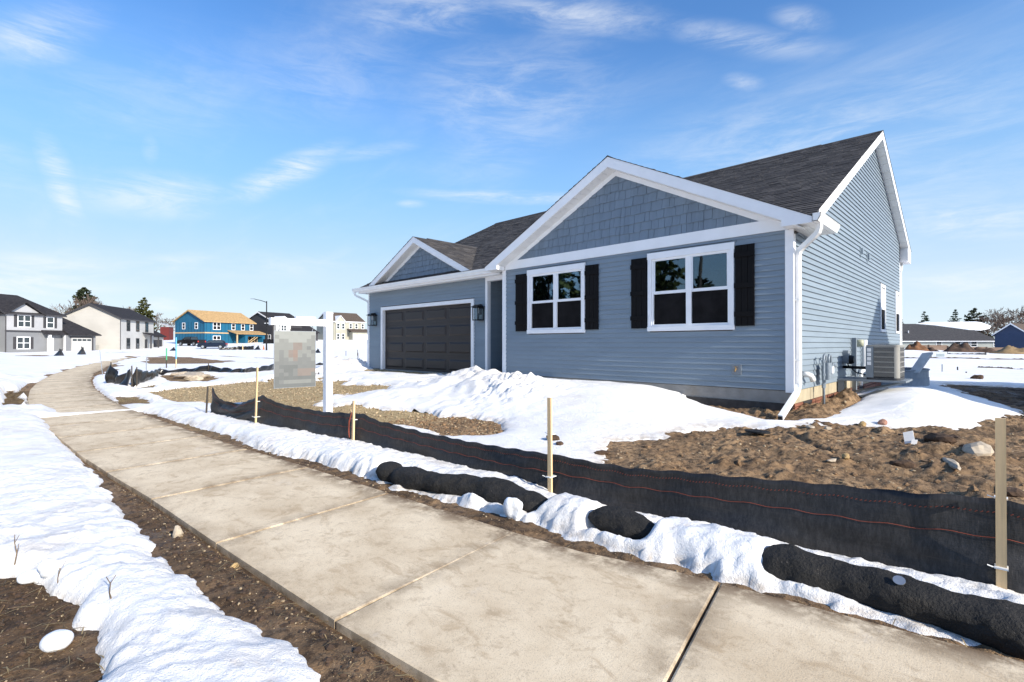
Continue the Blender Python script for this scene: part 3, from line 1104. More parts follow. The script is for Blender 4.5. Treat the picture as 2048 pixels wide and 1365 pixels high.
def zs(x, y):
    X, Y = np.array([[x]], float), np.array([[y]], float)
    t = float(snow_depth(X, Y)[0][0, 0])
    return max(zg(x, y), float(ground(X, Y)[0, 0]) + t)


# ------------------------------------------------------------------ sidewalk of separate slabs
walk = MB()
xs_ = np.linspace(6, -62, 70)
vs, fs = [], []
for x in xs_:
    y = float(walk_left(x))
    z = float(-.70 + .30 * ss(25, 95, np.hypot(x, y)) * ss(20, 60, np.array(-x)))
    vs += [(x, y + .03, z + .008), (x - .10, y + 1.49, z + .012)]
for i in range(len(xs_) - 1):
    fs.append((2 * i, 2 * i + 1, 2 * i + 3, 2 * i + 2))
walk.add(vs, fs)
walk = walk.build('sidewalk', M['soil'])
tag(walk, kind='structure')


def walk_frame(s):
    """point and direction at the arc length s (0 at the joint beside the camera, growing leftwards)"""
    return np.interp(s, ARC_S, ARC_X), np.interp(s, ARC_S, ARC_Y)


ax = np.linspace(8, -120, 2600)
ay = walk_left(ax)
seg = np.concatenate([[0], np.cumsum(np.hypot(np.diff(ax), np.diff(ay)))])
s0 = np.interp(-.03, -ax, seg)
ARC_S, ARC_X, ARC_Y = seg - s0, ax, ay
W_ = 1.53
for i in range(-4, 46):
    n = 14 if i < 8 else 3
    a, b = i * 1.575 + .008, (i + 1) * 1.575 - .008
    tilt = random.uniform(-.004, .004)
    verts, ed = [], []
    rows = [0, .006] + list(np.linspace(.1, .9, n)) + [.994, 1]
    for jj, u in enumerate(rows):
        for kk, v in enumerate(rows):
            uu = a + (b - a) * (u if 0 < jj < len(rows) - 1 else (0 if jj == 0 else 1))
            X0, Y0 = walk_frame(uu)
            X1, Y1 = walk_frame(uu + .01)
            tx, ty = X1 - X0, Y1 - Y0
            l = math.hypot(tx, ty)
            nx_, ny_ = ty / l, -tx / l
            if ny_ < 0:
                nx_, ny_ = -nx_, -ny_
            px_, py_ = X0 + nx_ * W_ * v - (.06 * v), Y0 + ny_ * W_ * v
            base = -.65 + .30 * float(ss(25, 95, np.hypot(px_, py_)) * ss(20, 60, np.array(-px_)))
            rim = jj in (0, len(rows) - 1) or kk in (0, len(rows) - 1)
            z = base + tilt * (u - .5) - (.0035 if rim else 0)
            verts.append((px_, py_, z))
            e = max(0, .35 * (1 - v / .03), .75 * (1 - min(u, 1 - u) / .02))
            e = max(e, 1.25 * (1 - (1 - v) / .16)) if v > .84 else e
            e = max(e, 1.2 * (1 - math.hypot((1 - v) / .22, min(u, 1 - u) / .12)))
            ed.append(min(1, e))
    R_ = len(rows)
    faces = [(j * R_ + k, j * R_ + k + 1, (j + 1) * R_ + k + 1, (j + 1) * R_ + k) for j in range(R_ - 1) for k in range(R_ - 1)]
    rimloop = [k for k in range(R_)] + [j * R_ + R_ - 1 for j in range(1, R_)] + [(R_ - 1) * R_ + k for k in range(R_ - 2, -1, -1)] + [j * R_ for j in range(R_ - 2, 0, -1)]
    o_ = len(verts)
    for q in rimloop:
        p = verts[q]
        verts.append((p[0], p[1], p[2] - .09))
        ed.append(1)
    L_ = len(rimloop)
    for q in range(L_):
        q2 = (q + 1) % L_
        faces.append((rimloop[q], o_ + q, o_ + q2, rimloop[q2]))
    me = bpy.data.meshes.new('concrete_slab')
    me.from_pydata(verts, [], faces)
    me.update()
    at = me.attributes.new('edge', 'FLOAT', 'POINT')
    at.data.foreach_set('value', ed)
    me.materials.append(M['walk'])
    o = bpy.data.objects.new('concrete_slab', me)
    COL.objects.link(o)
    o.parent = walk
# ------------------------------------------------------------------ the house
E = .1016
house = empty('house', (0, 0, 0))
tag(house, 'blue grey single storey house with white trim, shake gables and dark shutters', 'house')
HC = (-7, 5, 0)


def part(mb, name, mat, parent=house, smooth=False):
    return mb.build(name, mat, parent, smooth)


RY, RZ = 7.3, 6.49          # main ridge
EY, EZ = 0.2, 2.86          # front eave edge
S1 = (RZ - EZ) / (RY - EY)
BY, BZ = 12.95, 3.98        # rear eave edge
S2 = (RZ - BZ) / (BY - RY)
XR, XL = 0.23, -14.70       # rake edges
GX, GZ, GY, GS = -3.41, 4.70, -.33, .507   # front gable ridge
KX, KZ, KY = -11.2, 4.27, .2               # small garage gable


def top_side(y):
    return EZ + S1 * (y - EY) if y < RY else BZ + S2 * (BY - y)


# --- siding planks
def plank_front(x0, x1, z0, z1, y, t=.019, thin=.002):
    """one lap: foot stands proud of the wall, head tucks under the next"""
    mb = MB()
    n = max(1, int((x1 - x0) / .4))
    prof = [(-t, z0), (-t * .98, z0 + .006), (-thin, z1), (.004, z1), (.004, z0)]
    vs, fs = [], []
    for i in range(n + 1):
        x = x0 + (x1 - x0) * i / n
        w = .0012 * math.sin(x * 3.1 + z0 * 17)
        vs += [(x, y + p[0] - (w if k < 2 else 0), p[1]) for k, p in enumerate(prof)]
    for i in range(n):
        for k in range(5):
            k2 = (k + 1) % 5
            fs.append((i * 5 + k, i * 5 + k2, i * 5 + 5 + k2, i * 5 + 5 + k))
    fs.append((0, 4, 3, 2, 1))
    fs.append(tuple(n * 5 + k for k in range(5)))
    mb.add(vs, [tuple(f[::-1]) for f in fs])
    return part(mb, 'siding_plank', M['siding'])


def plank_side(ya0, yb0, ya1, yb1, z0, z1, x=0.0, t=.025, sgn=1):
    """lap on a wall facing +x (or -x): ends may be cut to the roof slope"""
    mb = MB()
    A = [(x + sgn * t, ya0, z0), (x + sgn * .002, ya1, z1), (x - sgn * .004, ya1, z1), (x - sgn * .004, ya0, z0)]
    B = [(x + sgn * t, yb0, z0), (x + sgn * .002, yb1, z1), (x - sgn * .004, yb1, z1), (x - sgn * .004, yb0, z0)]
    fs = [(0, 1, 2, 3), (7, 6, 5, 4), (0, 4, 5, 1), (1, 5, 6, 2), (2, 6, 7, 3), (3, 7, 4, 0)]
    if sgn > 0:
        fs = [f[::-1] for f in fs]
    mb.add(A + B, fs)
    return part(mb, 'siding_plank', M['siding'])


WINS = [(-5.9635, -4.201), (-2.6534, -.9314)]
WZ0, WZ1 = 1.0365, 2.607
for n in range(0, 27):
    z0, z1 = n * E, (n + 1) * E
    z1 = min(z1, 2.72)
    x0, x1 = -6.72, -.10
    if z1 > WZ0 + .05 and z0 < WZ1 - .03:
        xs = [x0, WINS[0][0] + .04, WINS[0][1] - .04, WINS[1][0] + .04, WINS[1][1] - .04, x1]
        for a, b in ((0, 1), (2, 3), (4, 5)):
            plank_front(xs[a], xs[b], z0, z1, 0)
    else:
        # butt laps staggered along the row
        j = random.uniform(-5.2, -1.6)
        plank_front(x0, j, z0, z1, 0)
        plank_front(j + .001, x1, z0, z1 - .0004, -.0006)
# garage wall
GD0, GD1, GDZ = -13.47, -8.64, 2.0
GW0, GW1 = -14.42, -8.03
for n in range(-1, 27):
    z0, z1 = n * E, min((n + 1) * E, 2.70)
    if z1 > z0 + .01:
        if z0 < GDZ + .05:
            plank_front(GW0, GD0 - .10, z0, z1, .5)
            plank_front(GD1 + .10, GW1, z0, z1, .5)
        else:
            j = random.uniform(-13, -9.5)
            plank_front(GW0, j, z0, z1, .5)
            plank_front(j + .001, GW1, z0, z1 - .0004, .4994)


# side gable wall
def under(y):
    return top_side(y) - .225


def span_at(z):
    a = EY + (z + .225 - EZ) / S1
    b = BY - (z + .225 - BZ) / S2
    return max(.10, a), min(12.02, b)


SWIN = [(8.24, 9.06), (11.0, 11.88)]
SZ0, SZ1 = 1.13, 2.50
n = 0
while True:
    z0, z1 = n * E, (n + 1) * E
    a0, b0 = span_at(z0)
    a1, b1 = span_at(z1)
    if b1 - a1 < .05:
        break
    if z1 > SZ0 + .04 and z0 < SZ1 - .03:
        for p, q in ((a0, SWIN[0][0] + .03), (SWIN[0][1] - .03, SWIN[1][0] + .03), (SWIN[1][1] - .03, b0)):
            plank_side(p, q, p, q, z0, z1)
    else:
        plank_side(a0, b0, a1, b1, z0, z1)
    n += 1

# --- wall cores, foundation, slabs
core = MB()
core.box(-6.80, WINS[0][0] + .08, .006, .15, -.25, 2.70)
core.box(WINS[0][1] - .08, WINS[1][0] + .08, .006, .15, -.25, 2.70)
core.box(WINS[1][1] - .08, -.02, .006, .15, -.25, 2.70)
for a, b in WINS:
    core.box(a + .08, b - .08, .006, .15, -.25, WZ0 + .08)
    core.box(a + .08, b - .08, .006, .15, WZ1 - .08, 2.70)
core.prism([(-6.80, .02, 2.70), (-.02, .02, 2.70), (GX, .02, 4.46)], (0, .12, 0))
part(core, 'front_wall', M['interior'])
core = MB()
core.box(-14.46, GD0, .506, .62, -.2, 2.70)
core.box(GD1, -7.99, .506, .62, -.2, 2.70)
core.box(GD0, GD1, .506, .62, GDZ, 2.70)
core.prism([(KX - 2.4, .52, 2.9), (KX + 2.4, .52, 2.9), (KX, .52, 4.05)], (0, .1, 0))
part(core, 'garage_wall', M['interior'])
core = MB()
core.prism([(-.006, .16, -.2), (-.006, 12.1, -.2), (-.006, 12.1, 1.2), (-.006, .16, 1.2)], (-.14, 0, 0))
for p, q in ((.16, SWIN[0][0] + .06), (SWIN[0][1] - .06, SWIN[1][0] + .06), (SWIN[1][1] - .06, 12.1)):
    core.box(-.146, -.006, p, q, 1.2, 2.44)
core.prism([(-.006, .16, 2.44), (-.006, 12.1, 2.44), (-.006, 12.1, under(12.1)), (-.006, RY, under(RY)), (-.006, .75, under(.75)), (-.006, .16, 2.7)], (-.14, 0, 0))
core.box(-14.46, -14.32, .63, 12.1, -.2, 2.7)
core.prism([(-14.46, .63, 2.7), (-14.46, 12.1, 2.7), (-14.46, 12.1, under(12.1)), (-14.46, RY, under(RY)), (-14.46, .75, under(.75))], (.14, 0, 0))
core.box(-14.3, -.16, 11.96, 12.1, -.2, under(12.05))
part(core, 'side_wall', M['interior'])
core = MB()
core.box(-14.3, -.16, .64, 11.95, -.26, -.05)
core.box(-6.78, -.16, .16, .62, -.26, -.05)
part(core, 'floor', M['interior'])
# rooms behind the two front windows
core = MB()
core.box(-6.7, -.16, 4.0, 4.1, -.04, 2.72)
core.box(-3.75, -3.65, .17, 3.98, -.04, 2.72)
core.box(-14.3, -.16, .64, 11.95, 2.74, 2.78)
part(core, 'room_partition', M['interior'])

fd = MB()
fd.box(-6.75, -.01, .0, .2, -.6, -.012)
part(fd, 'foundation', M['concrete_wall'])
y = .02
while y < 11.9:
    w = random.choice([.42, .55, .6, .75])
    mb = MB()
    mb.box(-.2, .004 + random.uniform(0, .003), y, min(y + w, 12) - .006, -.22, -.012)
    part(mb, 'foundation_panel', M['concrete_sunlit'])
    y += w
y = .02
k = 0
while y < 12.0:
    w = random.choice([.5, .8, 1.1])
    mb = MB()
    for zt, zb_ in ((-.225, -.27), (-.285, -.37), (-.375, -.47), (-.475, -.6)):
        mb.box(-.2, .02 + random.uniform(0, .02) + .012 * (k % 2), y, min(y + w, 12.05) - .01, zb_, zt)
    part(mb, 'drain_board', M['membrane'] if random.random() < .25 else M['drain'])
    y += w
    k += 1
mb = MB()
mb.box(-1.9, .0, -.03, -.004, -.6, -.22)
part(mb, 'damp_proof_sheet', M['membrane'])
mb = MB()
mb.box(-14.46, -7.99, .5, .64, -.6, -.11)
part(mb, 'foundation', M['concrete_wall'])
mb = MB()
mb.box(-13.6, -8.5, .10, .497, -.40, -.185)
part(mb, 'garage_apron', M['concrete_wall'])

# --- corner boards
mb = MB()
mb.box(-.105, .024, -.024, .0, -.035, 2.69)
mb.box(.0, .024, .0, .10, -.035, 2.62)
part(mb, 'corner_board', M['white'])
mb = MB()
mb.box(-6.83, -6.72, -.024, .0, -.06, 2.69)
mb.box(-6.85, -6.83, -.024, .09, -.06, 2.69)
part(mb, 'corner_board', M['white'])
mb = MB()
mb.box(-8.05, -7.96, .476, .5, -.09, 2.68)
mb.box(-7.98, -7.955, .5, .60, -.09, 2.68)
part(mb, 'corner_board', M['white'])
mb = MB()
mb.box(-14.48, -14.42, .476, .5, -.13, 2.68)
mb.box(-14.49, -14.466, .5, .58, -.13, 2.68)
part(mb, 'corner_board', M['white'])
mb = MB()
mb.box(.0, .022, 12.02, 12.12, -.2, 3.52)
part(mb, 'corner_board', M['white'])

# --- entry recess
for n in range(0, 27):
    z0, z1 = n * E, min((n + 1) * E, 2.70)
    plank_side(.61, 2.3, .61, 2.3, z0, z1, x=-7.985)
    if n > 0:
        plank_front(-7.97, -6.86, z0, z1, 2.3)
for n in range(0, 27):
    z0, z1 = n * E, min((n + 1) * E, 2.70)
    plank_side(.10, 2.3, .10, 2.3, z0, z1, x=-6.83, sgn=-1)
mb = MB()
mb.box(-7.97, -6.84, .55, 2.3, -.25, -.04)
part(mb, 'entry_step', M['concrete_wall'])
mb = MB()
mb.box(-8.0, -6.83, .45, .60, 2.56, 2.70)
part(mb, 'entry_beam', M['white'])
mb = MB()
mb.box(-7.98, -6.83, .60, 2.3, 2.69, 2.71)
part(mb, 'entry_ceiling', M['soffit'])


# --- windows on the front
def board(parent, name, x0, x1, y0, y1, z0, z1, mat):
    return part(MB().box(x0, x1, y0, y1, z0, z1), name, mat, parent)


for (a, b) in WINS:
    w = MB()
    w.box(a, b, -.045, .02, WZ1 - .125, WZ1)
    w.box(a + .01, a + .085, -.042, .02, WZ0 + .09, WZ1 - .125)
    w.box(b - .085, b - .01, -.042, .02, WZ0 + .09, WZ1 - .125)
    w.box(a, b, -.048, .02, WZ0, WZ0 + .09)
    wo_ = part(w, 'window', M['white'])
    fr = MB()
    x0, x1, z0, z1 = a + .087, b - .087, WZ0 + .092, WZ1 - .127
    fr.box(x0, x0 + .038, -.018, .06, z0, z1)
    fr.box(x1 - .038, x1, -.018, .06, z0, z1)
    xm = (x0 + x1) / 2
    fr.box(xm - .052, xm + .052, -.022, .06, z0, z1)
    for p, q in ((x0 + .038, xm - .052), (xm + .052, x1 - .038)):
        fr.box(p, q, -.017, .06, z0, z0 + .04)
        fr.box(p, q, -.017, .06, z1 - .04, z1)
        zm = (z0 + z1) / 2
        fr.box(p, q, -.004, .05, zm - .03, zm + .028)
        # sash rails
    part(fr, 'frame', M['white'], wo_)
    for p, q in ((x0 + .038, xm - .052), (xm + .052, x1 - .038)):
        zm = (z0 + z1) / 2
        sash = MB()
        for (zz0, zz1, yy) in ((zm + .028, z1 - .04, .012), (z0 + .04, zm - .03, .026)):
            sash.box(p, p + .022, yy - .008, yy + .02, zz0, zz1)
            sash.box(q - .022, q, yy - .008, yy + .02, zz0, zz1)
        part(sash, 'sash', M['white'], wo_)
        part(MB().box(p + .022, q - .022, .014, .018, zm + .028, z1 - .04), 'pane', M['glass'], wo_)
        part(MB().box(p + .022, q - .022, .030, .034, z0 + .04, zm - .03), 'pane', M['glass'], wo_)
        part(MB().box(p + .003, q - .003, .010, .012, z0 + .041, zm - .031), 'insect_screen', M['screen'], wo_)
    # drip cap and channel
    part(MB().box(a - .03, b + .03, -.03, .0, WZ1 + .003, WZ1 + .018), 'channel', M['siding'], wo_)

# side windows
for (a, b) in SWIN:
    w = MB()
    w.box(-.02, .04, a, b, SZ1 - .08, SZ1)
    w.box(-.02, .04, a, a + .07, SZ0 + .07, SZ1 - .08)
    w.box(-.02, .04, b - .07, b, SZ0 + .07, SZ1 - .08)
    w.box(-.02, .042, a, b, SZ0, SZ0 + .07)
    zm = (SZ0 + SZ1) / 2
    w.box(-.01, .03, a + .07, b - .07, zm - .04, zm + .03)
    wo_ = part(w, 'window', M['white'])
    part(MB().box(-.012, -.008, a + .07, b - .07, SZ0 + .07, zm - .04), 'pane', M['farglass'], wo_)
    part(MB().box(.010, .014, a + .07, b - .07, SZ0 + .07, zm - .04), 'insect_screen', M['screen'], wo_)
    part(MB().box(-.010, -.006, a + .07, b - .07, zm + .03, SZ1 - .08), 'pane', M['soffit'], wo_)

# --- shutters of three boards and three battens
for (a, b) in ((-6.355, -5.975), (-4.19, -3.845), (-3.025, -2.665), (-.92, -.59)):
    z0, z1 = 1.10, 2.535
    bk = part(MB().box(a + .004, b - .004, -.018, -.012, z0 + .01, z1 - .01), 'shutter', M['black'])
    wb = (b - a) / 3
    for i in range(3):
        part(MB().box(a + i * wb + .003, a + (i + 1) * wb - .003, -.045, -.018, z0, z1), 'board', M['black'], bk)
    for zc in (z0 + .21, (z0 + z1) / 2, z1 - .17):
        part(MB().box(a - .006, b + .006, -.066, -.045, zc - .045, zc + .045), 'batten', M['black'], bk)

# --- garage door: four panels in each of four sections
mb = MB()
mb.box(GD0, GD1, .60, .64, -.15, GDZ)
gd = part(mb, 'garage_door', M['door'])
tr = MB()
tr.box(GD0 - .115, GD0 + .005, .455, .60, -.16, GDZ + .105)
tr.box(GD1 - .005, GD1 + .115, .455, .60, -.16, GDZ + .105)
tr.box(GD0 + .005, GD1 - .005, .455, .60, GDZ - .005, GDZ + .105)
part(tr, 'door_trim', M['white'])
part(MB().box(GD0, GD1, .56, .60, -.17, -.135), 'door_seal', M['rubber'], gd)
hs_ = (GDZ + .135) / 4
pw = (GD1 - GD0 - .06) / 4
for r in range(4):
    z0 = -.135 + r * hs_
    part(MB().box(GD0 + .01, GD1 - .01, .572, .60, z0 + .003, z0 + hs_ - .003), 'section', M['door'], gd)
    for c in range(4):
        x0 = GD0 + .03 + c * pw
        a, b, p, q = x0 + .08, x0 + pw - .08, z0 + .10, z0 + hs_ - .10
        mb = MB()
        # raised field with a sloping border
        q0 = [(a, .572, p), (b, .572, p), (b, .572, q), (a, .572, q)]
        q1 = [(a + .05, .546, p + .05), (b - .05, .546, p + .05), (b - .05, .546, q - .05), (a + .05, .546, q - .05)]
        mb.add(q0 + q1, [(0, 1, 5, 4), (1, 2, 6, 5), (2, 3, 7, 6), (3, 0, 4, 7), (4, 5, 6, 7)])
        part(mb, 'raised_panel', M['door'], gd)


# --- lanterns
def lantern(xc, yw):
    L = MB()
    L.box(xc - .05, xc + .05, yw - .02, yw, 1.62, 1.90)
    o = part(L, 'wall_lantern', M['blackmetal'])
    y1 = yw - .12
    t = MB()
    t.prism([(xc - .16, y1 - .16, 1.83), (xc + .16, y1 - .16, 1.83), (xc + .16, y1 + .14, 1.83), (xc - .16, y1 + .14, 1.83)], (0, 0, .015))
    t.add([(xc - .14, y1 - .14, 1.845), (xc + .14, y1 - .14, 1.845), (xc + .14, y1 + .12, 1.845), (xc - .14, y1 + .12, 1.845), (xc - .07, y1 - .07, 1.90), (xc + .07, y1 - .07, 1.90), (xc + .07, y1 + .07, 1.90), (xc - .07, y1 + .07, 1.90)],
          [(0, 1, 5, 4), (1, 2, 6, 5), (2, 3, 7, 6), (3, 0, 4, 7), (4, 5, 6, 7)])
    t.box(xc - .03, xc + .03, y1 + .05, yw - .01, 1.86, 1.92)
    part(t, 'cap', M['blackmetal'], o)
    c = MB()
    for sx in (-1, 1):
        for sy in (-1, 1):
            c.box(xc + sx * .11 - .008, xc + sx * .11 + .008, y1 + sy * .11 - .008, y1 + sy * .11 + .008, 1.47, 1.83)
    for z in (1.47, 1.815):
        for s in (-1, 1):
            c.box(xc - .118, xc + .118, y1 + s * .11 - .009, y1 + s * .11 + .009, z - .009, z + .009)
            c.box(xc + s * .11 - .009, xc + s * .11 + .009, y1 - .10, y1 + .10, z - .0085, z + .0085)
    c.box(xc - .115, xc + .115, y1 - .115, y1 + .115, 1.452, 1.461)
    part(c, 'cage', M['blackmetal'], o)
    g = MB()
    for s in (-1, 1):
        yq, xq = y1 + s * .104, xc + s * .104
        g.add([(xc - .10, yq, 1.48), (xc + .10, yq, 1.48), (xc + .10, yq, 1.80), (xc - .10, yq, 1.80)], [(0, 1, 2, 3)])
        g.add([(xq, y1 - .10, 1.48), (xq, y1 + .10, 1.48), (xq, y1 + .10, 1.80), (xq, y1 - .10, 1.80)], [(0, 1, 2, 3)])
    part(g, 'glass', M['lampglass'], o)
    part(MB().tube([(xc, y1, 1.83), (xc, y1, 1.66)], .02, 8), 'lamp_holder', M['white'], o)


lantern(-14.0, .476)
lantern(-8.22, .476)


# --- shake shingles
def clip_slope(a, b, z0, z1, zt):
    """a shake clipped by two sloping lines; zt(x) is the greatest height at x"""
    pts = [(a, z0), (b, z0)]
    n = 6
    for i in range(n + 1):
        x = b + (a - b) * i / n
        z = min(z1, zt(x))
        if z <= z0 + 1e-4:
            continue
        pts.append((x, z))
    pts = [p for p in pts if p[1] <= max(z0, zt(p[0])) + 1e-6]
    # drop the foot corners lying outside
    pts = [p for p in pts if zt(p[0]) >= p[1] - 1e-6]
    out = []
    for p in pts:
        if not out or abs(p[0] - out[-1][0]) + abs(p[1] - out[-1][1]) > 1e-4:
            out.append(p)
    return out


def shakes(xc, zfoot, zapex, slope, y, rows, rowh):
    for r in range(rows):
        z0 = zfoot + r * rowh
        half = (zapex - z0) / slope
        if half < .06:
            break
        x = xc - half - random.uniform(0, .1)
        while x < xc + half:
            w = random.choice([.10, .13, .16, .20, .24])
            dz = random.choice([0, 0, .006, -.006, .012, -.010])
            a, b = max(x + .003, xc - half), min(x + w - .003, xc + half)
            x += w
            if b - a < .02:
                continue
            zt = lambda q: zapex - slope * abs(q - xc)
            foot = max(z0 + dz, zfoot) if r else zfoot
            P = clip_slope(a, b, foot, z0 + rowh + .02, zt)
            if len(P) < 3:
                continue
            t0 = .030 + random.uniform(-.004, .006)
            fr = [Vector((p[0], y - (t0 - (t0 - .004) * (p[1] - foot) / (rowh + .03)), p[1])) for p in P]
            bk_ = [Vector((p[0], y + .004, p[1])) for p in P]
            m_ = len(P)
            fs = [tuple(range(m_)), tuple(range(2 * m_ - 1, m_ - 1, -1))] + [((i + 1) % m_, i, i + m_, (i + 1) % m_ + m_) for i in range(m_)]
            mb = MB()
            mb.add(fr + bk_, fs)
            part(mb, 'shake', M['shake'])


shakes(GX, 2.905, 4.375, GS, -.002, 12, .187)
shakes(KX, 2.98, 3.96, .49, .498, 8, .175)

# --- frieze boards
part(MB().box(-6.74, -.075, -.034, .0, 2.695, 2.905), 'frieze_board', M['white'])
for s in (-1, 1):
    mb = MB()
    xe = GX + s * 3.30
    zl = lambda x: GZ - .225 - GS * abs(x - GX)
    x_in = GX + s * 3.62
    mb.prism([(GX, 0, zl(GX)), (x_in, 0, max(2.907, zl(x_in))), (GX + s * (4.375 - 2.907) / GS, 0, 2.907), (GX, 0, 4.372)], (0, -.03, 0))
    part(mb, 'rake_frieze', M['white'])
    mb = MB()
    zk = lambda x: KZ - .20 - .49 * abs(x - KX)
    x_in = KX + s * (KZ - .20 - 2.985) / .49
    x_i2 = KX + s * (3.955 - 2.985) / .49
    mb.prism([(KX, .5, zk(KX)), (x_in, .5, 2.985), (x_i2, .5, 2.985), (KX, .5, 3.955)], (0, -.028, 0))
    part(mb, 'rake_frieze', M['white'])


# --- roofs
def slope_roof(name, p0, along, up, width, length, thick=.09, mat='membrane', width_top=None, inset=(0, 0)):
    """deck (sloping slab) with courses of tabbed shingles laid on it; inset = deck set back at the two ends"""
    p0 = Vector(p0)
    along, up = Vector(along).normalized(), Vector(up).normalized()
    n = along.cross(up).normalized()
    if n.z < 0:
        n = -n
    wt = width if width_top is None else width_top
    mb = MB()
    mb.prism([p0 + along * inset[0], p0 + along * (width - inset[1]), p0 + along * (wt - inset[1]) + up * length, p0 + along * inset[0] + up * length], -n * thick)
    dk = part(mb, name, M[mat])
    sh = MB()
    ex = .143
    v = -.02
    while v < length:
        v1 = min(v + ex + .02, length)
        wv_ = width + (wt - width) * max(0, v) / length
        u = -random.uniform(0, .3)
        while u < wv_:
            w = random.choice([.16, .2, .25, .33, .4])
            a, b = max(u, 0), min(u + w, wv_)
            u += w
            if b - a < .01:
                continue
            th = random.choice([.006, .006, .013])
            q = p0 + along * (a + .0015) + up * v
            da, du = along * (b - a - .003), up * (v1 - v)
            lift = n * (.006 + th)
            base = n * .003
            vs = [q, q + da, q + da + lift, q + lift, q + du + base, q + da + du + base]
            flip = along.cross(up).dot(n) < 0
            fs = [(3, 2, 5, 4), (0, 1, 2, 3), (0, 3, 4), (1, 5, 2)]
            if flip:
                fs = [f[::-1] for f in fs]
            tone = min(1, max(0, random.gauss(.42, .22) + (.12 if th > .01 else -.05)))
            sh.add(vs, fs, tone)
        v += ex
    s = part(sh, 'shingle_courses', M['shingle'], dk)
    s['kind'] = 'stuff'
    return dk


def up_vec(a, b):
    return (Vector(b) - Vector(a))


LS = up_vec((0, EY, EZ), (0, RY, RZ))
slope_roof('roof_slope', (XL - .012, EY - .02, EZ - .008), (1, 0, 0), LS, XR - XL + .024, LS.length, inset=(.04, .04))
LR = up_vec((0, BY, BZ), (0, RY, RZ))
slope_roof('roof_slope', (XR + .012, BY, BZ + .004), (-1, 0, 0), LR, XR - XL + .024, LR.length, inset=(.04, .04))
yb = EY + (GZ - EZ) / S1


def valley(z):
    return EY + (z - EZ) / S1


gl = 3.80
for s in (-1, 1):
    up = Vector((-s * gl, 0, gl * GS))
    p = Vector((GX + s * gl, GY - .014, GZ - gl * GS + .004))
    k = (gl - (XR - .03 - GX)) / gl if s > 0 else 0
    if s > 0:
        # the eave strip beyond the main rake stops at the eave return
        slope_roof('gable_roof_slope', p, (0, 1, 0), up * k, .90 - p.y, (up * k).length, .05, inset=(.04, .0))
    q = p + up * k
    slope_roof('gable_roof_slope', q, (0, 1, 0), up * (1 - k), max(.3, valley(q.z) + .06 - p.y), (up * (1 - k)).length, .05, width_top=yb + .08 - p.y, inset=(.04, .0))
kl = 2.86
ybk = valley(KZ)
for s in (-1, 1):
    up = Vector((-s * kl, 0, kl * .49))
    p = Vector((KX + s * kl, KY - .014, KZ - kl * .49 + .004))
    slope_roof('gable_roof_slope', p, (0, 1, 0), up, max(.08, valley(p.z) + .06 - p.y), up.length, .05, width_top=ybk + .08 - p.y, inset=(.04, .0))
# ridge caps
rc = MB()
x = XL
while x < XR - 1.6:
    rc.prism([(x, RY - .15, RZ - .055), (x, RY, RZ + .035), (x, RY + .15, RZ - .05), (x, RY, RZ + .01)], (.29, 0, 0), random.uniform(.1, .5))
    x += .30
part(rc, 'ridge_vent', M['shingle'])
rc = MB()
while x < XR + .005:
    rc.prism([(x, RY - .13, RZ - .06), (x, RY, RZ + .018), (x, RY + .13, RZ - .05), (x, RY, RZ)], (min(.2, XR + .012 - x), 0, 0), random.uniform(.2, .6))
    x += .2
part(rc, 'ridge_cap', M['shingle'])
for (cx, cz, y0, y1, sl) in ((GX, GZ, GY, yb, GS), (KX, KZ, KY + .55, ybk, .49)):
    rc = MB()
    y = y0
    while y < y1:
        rc.prism([(cx - .13, y, cz - .13 * sl + .02), (cx, y, cz + .035), (cx + .13, y, cz - .13 * sl + .02), (cx, y, cz + .01)], (0, .2, 0), random.uniform(.2, .6))
        y += .19
    part(rc, 'ridge_cap', M['shingle'])

# --- fascias, rakes, soffits
# front gable rake boards
for s in (-1, 1):
    mb = MB()
    xo = GX + s * 3.785
    zt = lambda x: GZ - GS * abs(x - GX)
    mb.prism([(GX, GY, zt(GX)), (xo, GY, zt(xo)), (xo, GY, zt(xo) - .09), (xo - s * .09, GY, 2.69), (xo - s * .45, GY, 2.69), (xo - s * .45, GY, zt(xo - s * .45) - .212), (GX, GY, zt(GX) - .212)], (0, .022, 0))
    part(mb, 'rake_board', M['white'])
    # boxed eave return: side fascia, end block and flat soffit
    y1 = .90 if s > 0 else .19
    side = MB()
    side.box(xo - s * .022, xo, GY + .024, y1, 2.69, zt(xo) - .02)
    part(side, 'fascia_board', M['white'])
    xi = GX + s * 3.41
    blk = MB()
    blk.box(xi - s * .07, xi - s * .05, GY + .024, -.036, 2.69, 2.88)
    part(blk, 'return_end', M['white'])
    n = 4
    for i in range(n):
        a = xi - s * .05 + s * (abs(xo - xi) + .03) * i / n
        b = xi - s * .05 + s * (abs(xo - xi) + .03) * (i + 1) / n - s * .004
        part(MB().box(a, b, GY + .024, y1, 2.694, 2.702), 'soffit_panel', M['soffit'])
    # sloping soffit of separate panels
    L = 3.62
    k = 24
    for i in range(k):
        x0, x1 = GX + s * L * i / k, GX + s * (L * (i + 1) / k - .006)
        za, zb_ = zt(x0) - .222, zt(x1) - .222
        mb = MB()
        mb.prism([(x0, GY + .023, za), (x1, GY + .023, zb_), (x1, GY + .023, zb_ + .008), (x0, GY + .023, za + .008)], (0, -GY - .055, 0))
        part(mb, 'soffit_panel', M['soffit'])
